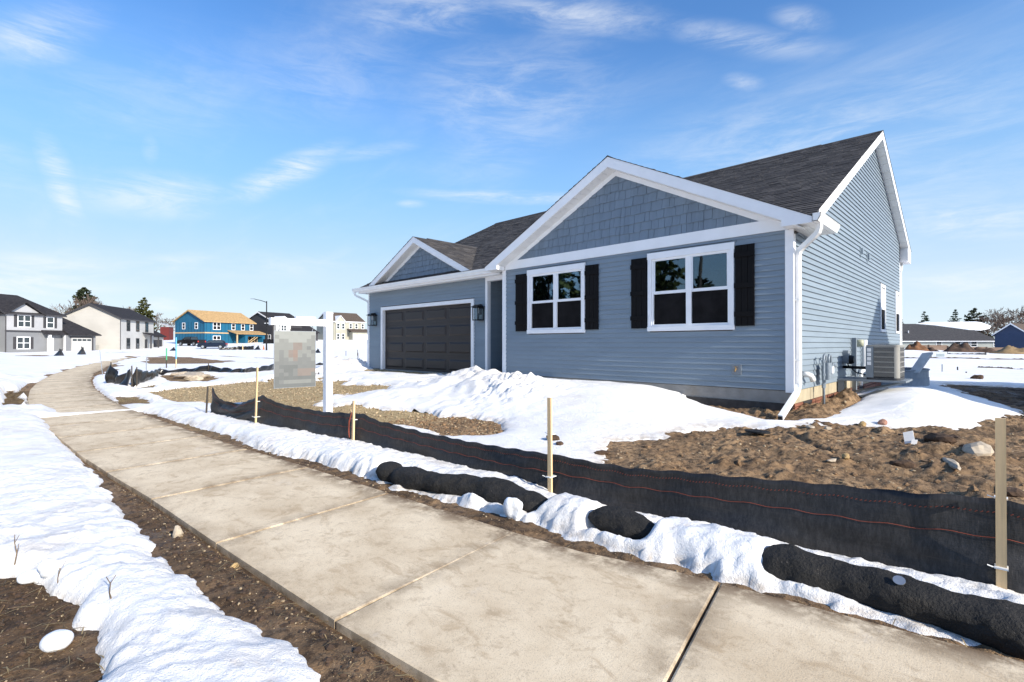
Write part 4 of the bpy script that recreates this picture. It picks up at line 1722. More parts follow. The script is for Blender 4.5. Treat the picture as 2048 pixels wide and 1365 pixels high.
# small gable
for s in (-1, 1):
    xo = KX + s * 2.80
    zt = lambda x: KZ - .49 * abs(x - KX)
    mb = MB()
    mb.prism([(KX, KY, zt(KX)), (xo, KY, zt(xo)), (xo - s * .38, KY, zt(xo - s * .0) - .008), (KX, KY, zt(KX) - .195)], (0, .022, 0))
    part(mb, 'rake_board', M['white'])
    L, k = 2.30, 15
    for i in range(k):
        x0, x1 = KX + s * L * i / k, KX + s * (L * (i + 1) / k - .006)
        za, zb_ = zt(x0) - .202, zt(x1) - .202
        mb = MB()
        mb.prism([(x0, KY + .023, za), (x1, KY + .023, zb_), (x1, KY + .023, zb_ + .008), (x0, KY + .023, za + .008)], (0, .245, 0))
        part(mb, 'soffit_panel', M['soffit'])
# main rakes on the right and left
for xr, s in ((XR, 1), (XL, -1)):
    f0, f1 = (xr - .022 * s, xr)
    mb = MB()
    ya = .72 if s > 0 else EY
    mb.prism([(f0, ya, top_side(ya) - .0), (f0, RY, RZ), (f0, RY, RZ - .215), (f0, ya, top_side(ya) - .215)], (f1 - f0, 0, 0))
    part(mb, 'rake_board', M['white'])
    mb = MB()
    mb.prism([(f0, RY, RZ), (f0, BY, BZ), (f0, BY, BZ - .42), (f0, BY - .62, BZ - .42), (f0, BY - .62, top_side(BY - .62) - .215), (f0, RY, RZ - .215)], (f1 - f0, 0, 0))
    part(mb, 'rake_board', M['white'])
    if s > 0:
        for (y0, y1, k) in ((.75, RY, 20), (RY, BY - .64, 16)):
            for i in range(k):
                a, b = y0 + (y1 - y0) * i / k, y0 + (y1 - y0) * (i + 1) / k - .012
                mb = MB()
                mb.prism([(.016, a, top_side(a) - .222), (.016, b, top_side(b) - .222), (.016, b, top_side(b) - .214), (.016, a, top_side(a) - .214)], (xr - .04, 0, 0))
                part(mb, 'soffit_panel', M['soffit'])
# rear eave box on the right
mb = MB()
mb.box(.0, XR - .024, 12.13, BY - .03, BZ - .42, BZ - .40)
mb.box(.0, XR - .024, BY - .64, BY - .62, BZ - .42, top_side(BY - .62) - .2)
mb.box(XL, XR, BY - .03, BY, BZ - .42, BZ - .03)
part(mb, 'rear_fascia', M['white'])
# garage eave: fascia, soffit, gutter
mb = MB()
mb.box(XL, -7.19, EY, EY + .022, 2.66, EZ - .01)
part(mb, 'fascia_board', M['white'])
mb = MB()
mb.box(XL, -6.84, EY + .024, .499, 2.672, 2.68)
part(mb, 'soffit_panel', M['soffit'])
mb = MB()
mb.prism([(XL, EY + .02, 2.66), (XL, EY + .02, EZ - .02), (XL, .6, top_side(.6) - .06), (XL, .6, 2.66)], (.022, 0, 0))
part(mb, 'eave_end', M['white'])


def gutter(p0, p1, out, name='gutter', h=.125):
    """K-style trough between two points; out = horizontal unit vector away from the wall"""
    p0, p1, out = Vector(p0), Vector(p1), Vector(out)
    prof = [(0, 0), (.085, 0), (.092, .03), (.118, .07), (.122, h), (.132, h), (.132, h + .008), (.112, h + .008), (.110, .078), (.084, .038), (.078, .01), (.008, .01), (.008, h), (0, h)]
    mb = MB()
    z = Vector((0, 0, 1))
    A = [p0 + out * a + z * b for a, b in prof]
    mb.prism(A, p1 - p0)
    for p in (p0, p1):
        d = (p1 - p0).normalized() * .004
        mb.prism([p + out * a + z * b for a, b in prof[:6]] + [p + z * h], d if p == p0 else -d)
    return part(mb, name, M['alu'])


gutter((-14.98, EY, EZ - .145), (-7.21, EY, EZ - .145), (0, -1, 0))
gr = gutter((.377, GY - .03, 2.695), (.377, .90, 2.695), (1, 0, 0))
# downspouts
ds = MB()
ds.sweep([(.43, -.16, 2.70), (.43, -.16, 2.62), (.41, -.14, 2.56), (.35, -.10, 2.51), (.16, .03, 2.39), (.09, .06, 2.33), (.066, .07, 2.25), (.066, .07, .10)], .062, .08)
ds.sweep([(.066, .07, .099), (.066, .05, .045), (.06, -.02, -.03), (.02, -.72, -.37)], .07, .085)
dso = part(ds, 'downspout', M['alu'])
mb = MB()
mb.box(-.008, .05, -.757, -.735, -.415, -.35)
part(mb, 'spout_mouth', M['rubber'], dso)
mb = MB()
for z in (.5, 1.5):
    mb.box(.024, .105, .028, .112, z, z + .025)
part(mb, 'spout_strap', M['alu'], dso)
ds = MB()
ds.sweep([(-14.88, .13, 2.72), (-14.88, .13, 2.66), (-14.86, .16, 2.60), (-14.60, .44, 2.42), (-14.56, .50, 2.38), (-14.55, .52, 2.30), (-14.55, .52, -.1)], .06, .075)
ds.sweep([(-14.55, .52, -.1), (-14.55, .46, -.15), (-14.62, .0, -.22)], .06, .075)
part(ds, 'downspout', M['alu'])
ds = MB()
ds.sweep([(.03, 12.5, 3.55), (.03, 12.4, 3.4), (.03, 12.17, 3.25), (.03, 12.16, 3.1), (.03, 12.16, -.2)], .06, .075)
part(ds, 'downspout', M['alu'])
# hose bib block on the front, small vents on the side
vb = part(MB().box(-.98, -.82, -.035, -.008, .235, .415), 'tap_block', M['greypaint'])
tb = MB()
tb.tube([(-.90, -.035, .33), (-.90, -.09, .33), (-.90, -.11, .29)], .014, 8)
tb.tube([(-.90, -.07, .335), (-.90, -.07, .37)], .008, 6)
tb.box(-.93, -.87, -.078, -.062, .368, .378)
part(tb, 'tap', plain('brass', (0.35, 0.22, 0.09), .4, .1, 20, metal=.6), vb)
for (ya, z) in ((5.5, 3.03), (6.35, 3.0)):
    mb = MB()
    mb.box(0, .03, ya - .03, ya + .03, z - .13, z + .13)
    mb.box(0, .06, ya + .04, ya + .20, z - .03, z + .10)
    part(mb, 'wall_vent', M['siding'])
# ------------------------------------------------------------------ silt fence along the walk
TOPX = [-9.0, -8.72, -8.55, -8.26, -7.58, -6.96, -6.51, -5.93, -4.8, -3.95, -3.81, -3.36, -2.43, -1.22, -.55, -.46, .19, 1.17, 1.91, 2.47, 2.59, 3.5, 4.8, 6]
TOPZ = [-.08, -.08, -.14, -.27, -.33, -.20, -.09, -.20, -.23, -.19, -.18, -.24, -.285, -.29, -.265, -.27, -.28, -.205, -.16, -.115, -.13, -.16, -.16, -.13]


def tri(n):
    return ((n * 7919) % 1000) / 1000.0


fence = empty('silt_fence', (-3.876, -5.751, -.6))
tag(fence, 'long black cloth silt fence on wooden stakes between the sidewalk and the house', 'silt fence')
mbc, thr, hem = MB(), MB(), MB()
xs_ = np.arange(-8.72, 5.9, .05)
rows = 14
vs, fs = [], []
for i, x in enumerate(xs_):
    y = float(fence_y(x)) + .03
    zt = float(np.interp(x, TOPX, TOPZ))
    zb = -.72
    # slack between stakes: folds grow where the cloth sags
    for j in range(rows + 1):
        u = j / rows
        z = zt + (zb - zt) * u
        flare = -.07 * u ** 1.6 + .05 * math.exp(-((u - .75) / .2) ** 2) * math.sin(x * 4.3)
        fold = .018 * math.sin(x * 9 + u * 5 + 2.1 * math.sin(x * 2.3)) * (1 - u) + .03 * math.sin(x * 2.1 + 1.0) * math.sin(PI * u) + .012 * math.sin(u * 22 + 2 * math.sin(x * 1.7)) * u + flare
        sag = .05 * math.exp(-((x + 7.6) / .8) ** 2) * math.sin(u * 14 + x * 4)
        vs.append((x, y - .02 + fold * .8 + sag, z + .006 * math.sin(x * 23)))
n = rows + 1
for i in range(len(xs_) - 1):
    for j in range(rows):
        fs.append((i * n + j, i * n + j + 1, (i + 1) * n + j + 1, (i + 1) * n + j))
mbc.add(vs, fs)
cl_ = mbc.build('cloth', M['cloth'], None, True)
md = cl_.modifiers.new('solid', 'SOLIDIFY')
md.thickness = .004
for u, nm in ((.12, 'stitched_seam'), (.36, 'orange_line')):
    mb = MB()
    pts = []
    for i, x in enumerate(xs_):
        k = u * rows
        j = int(k)
        p = Vector(vs[i * n + j]).lerp(Vector(vs[i * n + j + 1]), k - j)
        pts.append(p + Vector((0, -.006, 0)))
    if nm == 'orange_line':
        mb.tube(pts, .0022, 4)
    else:
        for i in range(0, len(pts) - 1):
            for q in (0, .5):
                a = pts[i].lerp(pts[i + 1], q)
                mb.slab(a + Vector((0, 0, -.006)), (.010, 0, .008), (.004, 0, -.003), (0, -.003, 0))
    mb.build(nm, M['orange'], None)


def adopt(child, root):
    child.parent = root
    child.matrix_parent_inverse = Matrix.Translation(-Vector(root.location))


for o in list(COL.objects):
    if o.name.split('.')[0] in ('cloth', 'stitched_seam', 'orange_line') and o.parent is None:
        adopt(o, fence)
for i, ((x, y), top, wd) in enumerate(zip(STAKES, (.30, .356, .272, -.007, .382, -.057), (.048, .045, .042, .04, .042, .045))):
    mb = MB()
    lean = (-.04, .0, -.035, -.045, -.01, .0)[i]
    zb = -.95
    dx = lean * (top - zb)
    dy = -.012
    mb.slab((x - wd / 2, y - .10, zb), (wd, 0, 0), (0, .022, 0), (dx, .04, top - zb))
    s = mb.build('stake', M['dwood'] if i == 5 else M['wood'])
    adopt(s, fence)
    if i not in (0, 5):
        for zz in ((-.10, -.48), (-.07, -.46), (-.27, None), (-.20, -.46))[i - 1]:
            if zz is None:
                continue
            m2 = MB()
            xx = x + lean * (zz - zb)
            m2.box(xx - wd / 2 - .006, xx + wd / 2 + .006, y - .06 - .05 * (zz < -.3), y - .012, zz, zz + .008)
            m2.slab((xx - wd / 2, y - .056 - .05 * (zz < -.3), zz), (-.035, -.012, .012), (0, .002, .005), (0, .003, 0))
            s = m2.build('tie', M['strap'])
            adopt(s, fence)
    if i == 3:
        m2 = MB()
        for k in range(3):
            m2.tube([(x - .03, y - .085, -.16), (x - .05 - .01 * k, y - .11, -.30), (x - .045 + .012 * k, y - .125, -.44 - .03 * k)], .007, 4)
        s = m2.build('orange_ribbon', M['orange'])
        adopt(s, fence)


# ------------------------------------------------------------------ filter sock, in three showing lengths
def sock(x0, x1, r, label, taper=(True, True)):
    n = max(12, int((x1 - x0) / .025))
    k = 30
    U = np.linspace(0, 1, n + 1)
    X = x0 + (x1 - x0) * U
    Yc = sock_y(X) + .012 * np.sin(X * 5)
    Zc = -.605 + .012 * np.sin(X * 4) - .02 * (x0 > 1.2)
    kk_ = np.ones_like(X)
    if taper[0]:
        kk_ = np.minimum(kk_, np.sqrt(np.clip(U * (x1 - x0) / .16, .04, 1)))
    if taper[1]:
        kk_ = np.minimum(kk_, np.sqrt(np.clip((1 - U) * (x1 - x0) / .24, .04, 1)))
    if x0 < -2:
        kk_ = kk_ * (1 - .30 * np.exp(-((X - x0 - .30) / .05) ** 2))
    kk_ = kk_ * (1 + .10 * np.sin(X * 5.3) + .06 * np.sin(X * 13))
    A = np.linspace(0, 2 * PI, k, endpoint=False)
    XX, AA = np.meshgrid(X, A, indexing='ij')
    wob = .016 * fbm(XX * 1.0, AA * .12, .09, 4, 3, .6) + .022 * fbm(XX, AA * .14, .3, 3, 5) - .010 * np.abs(fbm(XX + AA * .1, AA * .05, .10, 3, 8))
    RR = r * kk_[:, None] + wob * np.minimum(1, kk_[:, None])
    V = np.stack([XX, Yc[:, None] + RR * np.cos(AA) * 1.12, (Zc + 0 * X)[:, None] + RR * np.sin(AA) * .92], -1)
    mb = MB()
    fs = [(i * k + j, i * k + (j + 1) % k, (i + 1) * k + (j + 1) % k, (i + 1) * k + j) for i in range(n) for j in range(k)]
    fs += [tuple(range(k - 1, -1, -1)), tuple(range(n * k, n * k + k))]
    mb.add(V.reshape(-1, 3).tolist(), [f[::-1] for f in fs])
    o = mb.build('filter_sock', M['sock'], None, True, loc=(float(X[0]), float(Yc[0]), -.69))
    tag(o, label, 'filter sock', 'black filter socks along the fence')
    return o


sock(-2.42, -.20, .118, 'long black filter sock with a pinched end lying in the snow by the sidewalk')
sock(.13, .74, .105, 'short black stretch of filter sock poking out of the snow, smallest of the socks')
so_ = sock(1.30, 4.6, .13, 'thick black filter sock with a small white disc on it, nearest the camera', (True, False))
mb = MB()
cx_, cy_ = 2.10, float(sock_y(2.10))
c0 = Vector((cx_, cy_ - .075 + .012 * math.sin(10.5), -.62 + .012 * math.sin(8.4) + .115))
nrm = Vector((0, -.55, .83))
e1 = Vector((1, 0, 0))
e2 = nrm.cross(e1)
mb.prism([c0 + (e1 * math.cos(a) + e2 * math.sin(a)) * .028 for a in [2 * PI * k / 20 for k in range(20)]], nrm * .004)
d = mb.build('disc', M['steel'])
adopt(d, so_)

# ------------------------------------------------------------------ sign post
px_, py_ = -6.42, -4.97
sp = empty('sign_post', (px_, py_, -.66))
tag(sp, 'white square sign post with a cross arm standing behind the silt fence', 'sign post')
w = .0635
zt = 1.36
mb = MB()
mb.box(-w, w, -w, w, -.3, zt + .66 - .02)
mb.build('post', M['white'], sp)
mb = MB()
mb.add([(-w - .006, -w - .006, zt + .64), (w + .006, -w - .006, zt + .64), (w + .006, w + .006, zt + .64), (-w - .006, w + .006, zt + .64), (-w, -w, zt + .665), (w, -w, zt + .665), (w, w, zt + .665), (-w, w, zt + .665)],
       [(0, 3, 2, 1), (4, 5, 6, 7), (0, 1, 5, 4), (1, 2, 6, 5), (2, 3, 7, 6), (3, 0, 4, 7)])
mb.build('post_cap', M['white'], sp)
mb = MB()
mb.box(-.05, .05, -1.02, -w, 1.765, 1.885)
arm = mb.build('arm', M['white'], sp)
mb = MB()
mb.box(-.052, .052, -1.032, -1.02, 1.762, 1.888)
mb.build('arm_cap', M['white'], arm)
mb = MB()
mb.box(-.04, .04, -.60, -.25, 1.885, 1.925)
mb.build('top_rider', M['white'], arm)
for yy in (-.88, -.30):
    MB().tube([(0, yy, 1.77), (0, yy + .02, 1.72), (0, yy, 1.67)], .006, 6).build('hook', M['steel'], arm)
# the hanging board: blurred blocks of grey and faded orange
PR = ["ccccccccc", "bcccccccb", "cbbccccbb", "bbbbddbbb", "bbbbddbab", "babdobbba", "babdobabb", "baabdaaab", "aaaaaaaaa", "a9999aaaa", "aa99adddd", "a9a9addda", "999999999", "9abbbbbba", "999999999"]
TN = {'9': (.115, .123, .121), 'a': (.14, .147, .144), 'b': (.18, .188, .178), 'c': (.235, .246, .232), 'd': (.175, .148, .132), 'o': (.195, .145, .122)}
me_v, me_f, cols = [], [], []
nr, nc = len(PR), 9
sw, sh_ = .70, .98
for j in range(nr + 1):
    for i in range(nc + 1):
        me_v.append((.008, -sw / 2 + sw * i / nc, -sh_ * j / nr))
for j in range(nr):
    for i in range(nc):
        me_f.append((j * (nc + 1) + i, (j + 1) * (nc + 1) + i, (j + 1) * (nc + 1) + i + 1, j * (nc + 1) + i + 1))
        k = TN[PR[j][i]]
        s = random.uniform(.96, 1.04)
        cols += [k[0] * s, k[1] * s, k[2] * s, 1]
sg = empty('hanging_sign', (px_, py_ - .60, 1.0))
sg.rotation_euler = (0, 0, math.radians(-4))
tag(sg, 'grey sign board with blurred orange patches hanging from the white post arm', 'sign')
MB().box(-.006, .006, -sw / 2 - .006, sw / 2 + .006, -sh_ - .006, .006).build('sign_board', M['steel'], sg)
for sgn in (1, -1):
    me = bpy.data.meshes.new('sign_face')
    me.from_pydata([(v[0] * sgn, v[1], v[2]) for v in me_v], [], [f if sgn > 0 else f[::-1] for f in me_f])
    at = me.attributes.new('print', 'FLOAT_COLOR', 'FACE')
    at.data.foreach_set('color', cols)
    me.materials.append(M['print'])
    o = bpy.data.objects.new('sign_face', me)
    COL.objects.link(o)
    o.parent = sg
for yy in (-.28, .30):
    MB().tube([(0, yy, .0), (0, yy, .035)], .005, 6).build('eyelet', M['steel'], sg)

# ------------------------------------------------------------------ outdoor unit on its bracket
br = empty('wall_bracket', (0, 3.1, 0))
tag(br, 'grey steel stand with two posts carrying the cooling unit off the house wall', 'bracket')


def bpart(mb, name, mat):
    o = mb.build(name, mat)
    adopt(o, br)
    return o


mb = MB()
mb.box(.03, 1.16, 3.02, 3.07, .02, .06)
mb.box(.03, 1.16, 3.95, 4.0, .02, .06)
mb.box(1.11, 1.16, 3.07, 3.95, .022, .058)
mb.box(.03, .08, 3.07, 4.4, .022, .058)
bpart(mb, 'deck_frame', M['greypaint'])
bpart(MB().box(.08, 1.11, 3.07, 3.95, .045, .056), 'deck_plate', M['greypaint'])
bpart(MB().box(.025, .125, 3.06, 3.12, -.6, .018), 'post', M['greypaint'])
bpart(MB().box(.03, .115, 4.40, 4.48, -.6, .92), 'post', M['greypaint'])
bpart(MB().sweep([(.07, 4.38, -.30), (.07, 4.38, -.301), (1.1, 3.98, .0)], .04, .04), 'brace', M['greypaint'])
bpart(MB().sweep([(.07, 3.09, -.32), (.07, 3.09, -.321), (1.08, 3.05, .0)], .03, .03), 'brace', M['greypaint'])

ac = empty('cooling_unit', (.78, 3.47, .06))
tag(ac, 'beige grey outdoor air conditioner with slatted grilles raised on a steel bracket', 'air conditioner')
HX, HY, RC, H_ = .275, .385, .085, .70


def rounded(hx, hy, r, k=6):
    P = []
    for (cx, cy, a0) in ((hx - r, hy - r, 0), (-hx + r, hy - r, 90), (-hx + r, -hy + r, 180), (hx - r, -hy + r, 270)):
        for i in range(k + 1):
            a = math.radians(a0 + 90 * i / k)
            P.append((cx + r * math.cos(a), cy + r * math.sin(a)))
    return P


def ring(mb, P, z0, z1):
    mb.prism([(x, y, z0) for x, y in P], (0, 0, z1 - z0))


mb = MB()
ring(mb, rounded(HX - .02, HY - .02, RC - .015), .05, H_ - .03)
mb.build('coil', M['acdark'], ac)
mb = MB()
ring(mb, rounded(HX, HY, RC), .0, .045)
mb.build('base_pan', M['acdark'], ac)
mb = MB()
ring(mb, rounded(HX + .004, HY + .004, RC), H_ - .03, H_)
mb.build('top_cover', M['ac'], ac)
mb = MB()
for a in range(14):
    t_ = 2 * PI * a / 14
    mb.tube([(.05 * math.cos(t_), .05 * math.sin(t_), H_ + .012), (.23 * math.cos(t_), .23 * math.sin(t_), H_ + .006)], .004, 5)
mb.build('fan_guard', M['acdark'], ac)
# corner posts
cor = rounded(HX, HY, RC)
inn = rounded(HX - .015, HY - .015, RC - .012)
kk = 7
for q in range(4):
    if q == 2:
        continue
    idx = list(range(q * kk, q * kk + kk))
    P = [Vector((*cor[i], .045)) for i in idx] + [Vector((*inn[i], .045)) for i in idx[::-1]]
    MB().prism(P, (0, 0, H_ - .075)).build('corner_post', M['ac'], ac)
# service panel on the left of the front
sp_ = MB()
sp_.box(-HX, -HX + .13, -HY - .002, -HY + .10, .045, H_ - .03)
svp = sp_.build('service_panel', M['greypaint'], ac)
for k in range(4):
    z = H_ - .10 - k * .09
    MB().box(-HX + .025, -HX + .09, -HY - .005, -HY - .002, z - .035, z + .035).build('label_sticker', M['paper'], svp)
# grilles
x0, x1 = -HX + .14, HX - RC
for nm, horiz in (('front', 0), ('side', 1)):
    for r in range(6):
        z0 = .06 + r * (H_ - .10) / 6
        z1 = .06 + (r + 1) * (H_ - .10) / 6
        mb = MB()
        if nm == 'front':
            nb = 22
            for i in range(nb + 1):
                x = x0 + (x1 - x0) * i / nb
                mb.box(x - .0028, x + .0028, -HY - .001, -HY + .005, z0 + .008, z1 - .008)
            mb.box(x0 - .004, x1 + .004, -HY - .003, -HY + .006, z1 - .008, z1 + .008)
        else:
            nb = 22
            for i in range(nb + 1):
                y = -HY + RC + (2 * HY - 2 * RC) * i / nb
                mb.box(HX - .005, HX + .001, y - .0028, y + .0028, z0 + .008, z1 - .008)
            mb.box(HX - .006, HX + .003, -HY + RC - .004, HY - RC + .004, z1 - .008, z1 + .008)
        mb.build('grille', M['ac'], ac)
pd = MB()
pd.tube([(.01, 3.62, .28), (.35, 3.5, .28), (.52, 3.48, .28)], .032, 10)
pd.tube([(.03, 3.75, .42), (.10, 3.72, .30), (.25, 3.62, .17), (.45, 3.5, .13), (.52, 3.46, .14)], .012, 8)
o = pd.build('insulated_pipe', M['rubber'], None, True, loc=(.01, 3.62, .28))
tag(o, 'black insulated refrigerant pipes running from the wall to the cooling unit', 'pipe')

# ------------------------------------------------------------------ gas meter
gm = empty('gas_meter', (.17, 1.25, .1))
tag(gm, 'grey gas meter with curved pipes on the sunlit side wall', 'gas meter')


def gpart(mb, name, mat, smooth=True):
    o = mb.build(name, mat, None, smooth)
    adopt(o, gm)
    return o


mb = MB()
P = rounded(.075, .14, .05, 4)
mb.prism([(.17 + a, 1.52 + b, .12) for a, b in P], (0, 0, .26))
mb.prism([(.17 + a * .8, 1.52 + b * .8, .38) for a, b in P], (0, 0, .05))
gpart(mb, 'meter_body', M['meter'], False)
gpart(MB().box(.235, .262, 1.44, 1.60, .24, .36), 'dial', M['white'], False)
mb = MB()
mb.tube([(.17, 1.25, -.6), (.17, 1.25, .2), (.17, 1.25, .50), (.17, 1.27, .56), (.17, 1.33, .585), (.17, 1.39, .56), (.17, 1.40, .50), (.17, 1.42, .44)], .022, 10)
gpart(mb, 'riser_pipe', M['meter'])
mb = MB()
mb.tube([(.17, 1.60, .42), (.17, 1.61, .52), (.17, 1.66, .575), (.17, 1.74, .57), (.17, 1.78, .52), (.17, 1.78, .40), (.10, 1.80, .34), (.0, 1.80, .34)], .022, 10)
gpart(mb, 'outlet_pipe', M['meter'])
mb = MB()
for za, zb_, rr_ in ((-.02, .06, .035), (.20, .24, .034), (.44, .49, .032)):
    gpart(MB().tube([(.17, 1.25, za), (.17, 1.25, zb_)], rr_, 6), 'fitting', M['meter'], False)
gpart(MB().box(.15, .21, 1.22, 1.28, .08, .13), 'valve', M['meter'], False)
mb = MB()
mb.tube([(.08, 2.10, .34), (.09, 2.10, .34), (.15, 2.10, .34), (.16, 2.10, .34)], [.03, .075, .075, .03], 16)
mb.tube([(.17, 1.78, .36), (.14, 1.95, .36), (.12, 2.06, .35)], .024, 8)
mb.tube([(.12, 2.28, .36), (.12, 2.14, .35)], .05, 12)
gpart(mb, 'regulator', M['meter'], False)
mb = MB()
mb.tube([(.0, .52, .26), (.09, .52, .255), (.13, .56, .23), (.14, .62, .18), (.14, .64, .14)], .045, 12)
o = mb.build('sump_elbow', M['pvc'], None, True, loc=(0, .52, .26))
tag(o, 'short white plastic elbow pipe on the side wall near the downspout', 'pipe')
mb = MB()
P = rounded(.04, .11, .03, 3)
mb.prism([(.0, 3.62 + a, .5 + b) for a, b in [(p[1] * .9, p[0] * 3.6) for p in P]], (.12, 0, 0))
db = mb.build('electric_box', M['greypaint'], None, loc=(0, 3.62, .5))
tag(db, 'grey electric box with a dark round meter beside the tall bracket post', 'electric box')
mb = MB()
mb.tube([(.10, 3.70, .44), (.15, 3.70, .44), (.20, 3.70, .44)], [.10, .10, .075], 18)
o = mb.build('meter_dial', M['rubber'])
adopt(o, db)
mb = MB()
mb.tube([(.0, 4.95, .80), (.11, 4.95, .80), (.16, 4.95, .80)], [.085, .085, .08], 16)
o = mb.build('vent_hood', plain('vent_tan', (.42, .42, .30), .5), None, True, loc=(0, 4.95, .8))
tag(o, 'round tan vent hood on the wall just above the white plastic pipe', 'vent')
mb = MB()
mb.tube([(.09, 5.55, .88), (.09, 5.55, .30), (.09, 5.50, .20), (.09, 5.38, .14), (.09, 5.20, .14)], .055, 12)
mb.tube([(.09, 5.20, .13), (.09, 5.12, .12), (.09, 5.08, .05), (.09, 5.08, -.2)], .04, 12)
o = mb.build('white_conduit', M['pvc'], None, True, loc=(.09, 5.55, 0))
tag(o, 'fat white plastic pipe running down the wall behind the cooling unit', 'pipe')

# window well and the folded metal piece leaning on it
mb = MB()
P = []
k = 16
for i in range(k + 1):
    a = -PI / 2 + PI * i / k
    P.append((.98 * max(0, math.cos(a)) ** .6, 9.35 + 1.15 * math.sin(a)))
for lift, r0 in ((-.62, 0), (-.40, .015), (-.18, 0)):
    out = [(p[0] + r0, p[1]) for p in P]
    inn = [(p[0] - .03 - .0 * r0 if p[0] > .05 else p[0], 9.35 + (p[1] - 9.35) * .97) for p in P]
    for i in range(k):
        mb.prism([(*out[i], lift), (*out[i + 1], lift), (*inn[i + 1], lift), (*inn[i], lift)], (0, 0, .218))
M['wellgrey'] = plain('dull_grey_well', (.24, .27, .30), .6, .1, 6)
ww = mb.build('window_well', M['wellgrey'], None, False, loc=(0, 9.35, -.6))
tag(ww, 'curved grey window well standing against the side wall behind the cooling unit', 'window well')
rim_ = MB()
rim_.tube([(p[0] + .01, p[1], .045) for p in P], .02, 6)
o = rim_.build('rim', M['wellgrey'])
adopt(o, ww)
mb = MB()
mb.slab((.62, 8.45, -.02), (.20, 0, .03), (.28, .22, .55), (.02, .05, -.03))
mb.slab((.82, 8.45, .01), (.02, .10, -.03), (.28, .22, .55), (.015, -.003, .0))
o = mb.build('folded_sheet', plain('pale_sheet', (.55, .58, .6), .5), None, loc=(.62, 8.45, 0))
tag(o, 'tilted piece of folded pale metal leaning on the window well rim', 'metal sheet')


# ------------------------------------------------------------------ snowball, rocks, clods, litter
def lump(name, c, r, mat, label, cat, seed, sq=.8, rough_=.22, group=None, sub=2):
    rnd = random.Random(seed)
    import bmesh
    bm = bmesh.new()
    bmesh.ops.create_icosphere(bm, subdivisions=sub, radius=1)
    ph = [rnd.uniform(0, 6) for _ in range(9)]
    for v in bm.verts:
        p = v.co
        k = 1 + rough_ * (math.sin(p.x * 2.3 + ph[0]) * math.sin(p.y * 2.1 + ph[1]) + .6 * math.sin(p.z * 3.3 + ph[2] + p.x * 2) + .4 * math.sin(p.x * 5 + ph[3]) * math.sin(p.y * 5.5 + ph[4]))
        v.co = Vector((p.x * r[0], p.y * r[1], p.z * r[2])) * k
    me = bpy.data.meshes.new(name)
    bm.to_mesh(me)
    bm.free()
    me.polygons.foreach_set('use_smooth', [mat is M['snowlump']] * len(me.polygons))
    me.materials.append(mat)
    o = bpy.data.objects.new(name, me)
    COL.objects.link(o)
    o.location = c
    o.rotation_euler = (0, 0, rnd.uniform(0, 6))
    tag(o, label, cat, group)
    return o


lump('snowball', (-.74, -9.05, zg(-.74, -9.05) + .028), (.075, .062, .042), M['snowlump'], 'smooth white lump of snow alone on the brown soil by the snow bank', 'snow lump', 1, rough_=.05, sub=3)
lump('snow_chunk', (-1.62, -9.02, zs(-1.62, -9.02) + .03), (.06, .05, .045), M['snowlump'], 'dirty snow chunk at the left edge of the soil patch', 'snow lump', 5, rough_=.2, sub=3)
lump('snow_chunk', (-1.72, -9.10, zs(-1.72, -9.10) + .02), (.075, .055, .035), M['snowlump'], 'round white snow chunk beside the dirty one at the soil patch', 'snow lump', 6, rough_=.1, sub=3)
lump('snow_chunk', (-.46, -6.19, -.61), (.09, .06, .10), M['snowlump'], 'upright white snow chunk leaning on the long filter sock', 'snow lump', 8, rough_=.34, sub=3)
R_PALE = plain('pale_rock', (.44, .37, .28), .85, .2, 12, bmp=.004, bsize=25)
R_RED = plain('pinkish_rock', (.32, .17, .12), .85, .2, 12, bmp=.004, bsize=25)
R_TAN = plain('tan_rock', (.40, .27, .12), .8, .2, 12, bmp=.003, bsize=25)
R_DARK = plain('dark_clod', (.075, .045, .027), .95, .3, 18, bmp=.012, bsize=25)
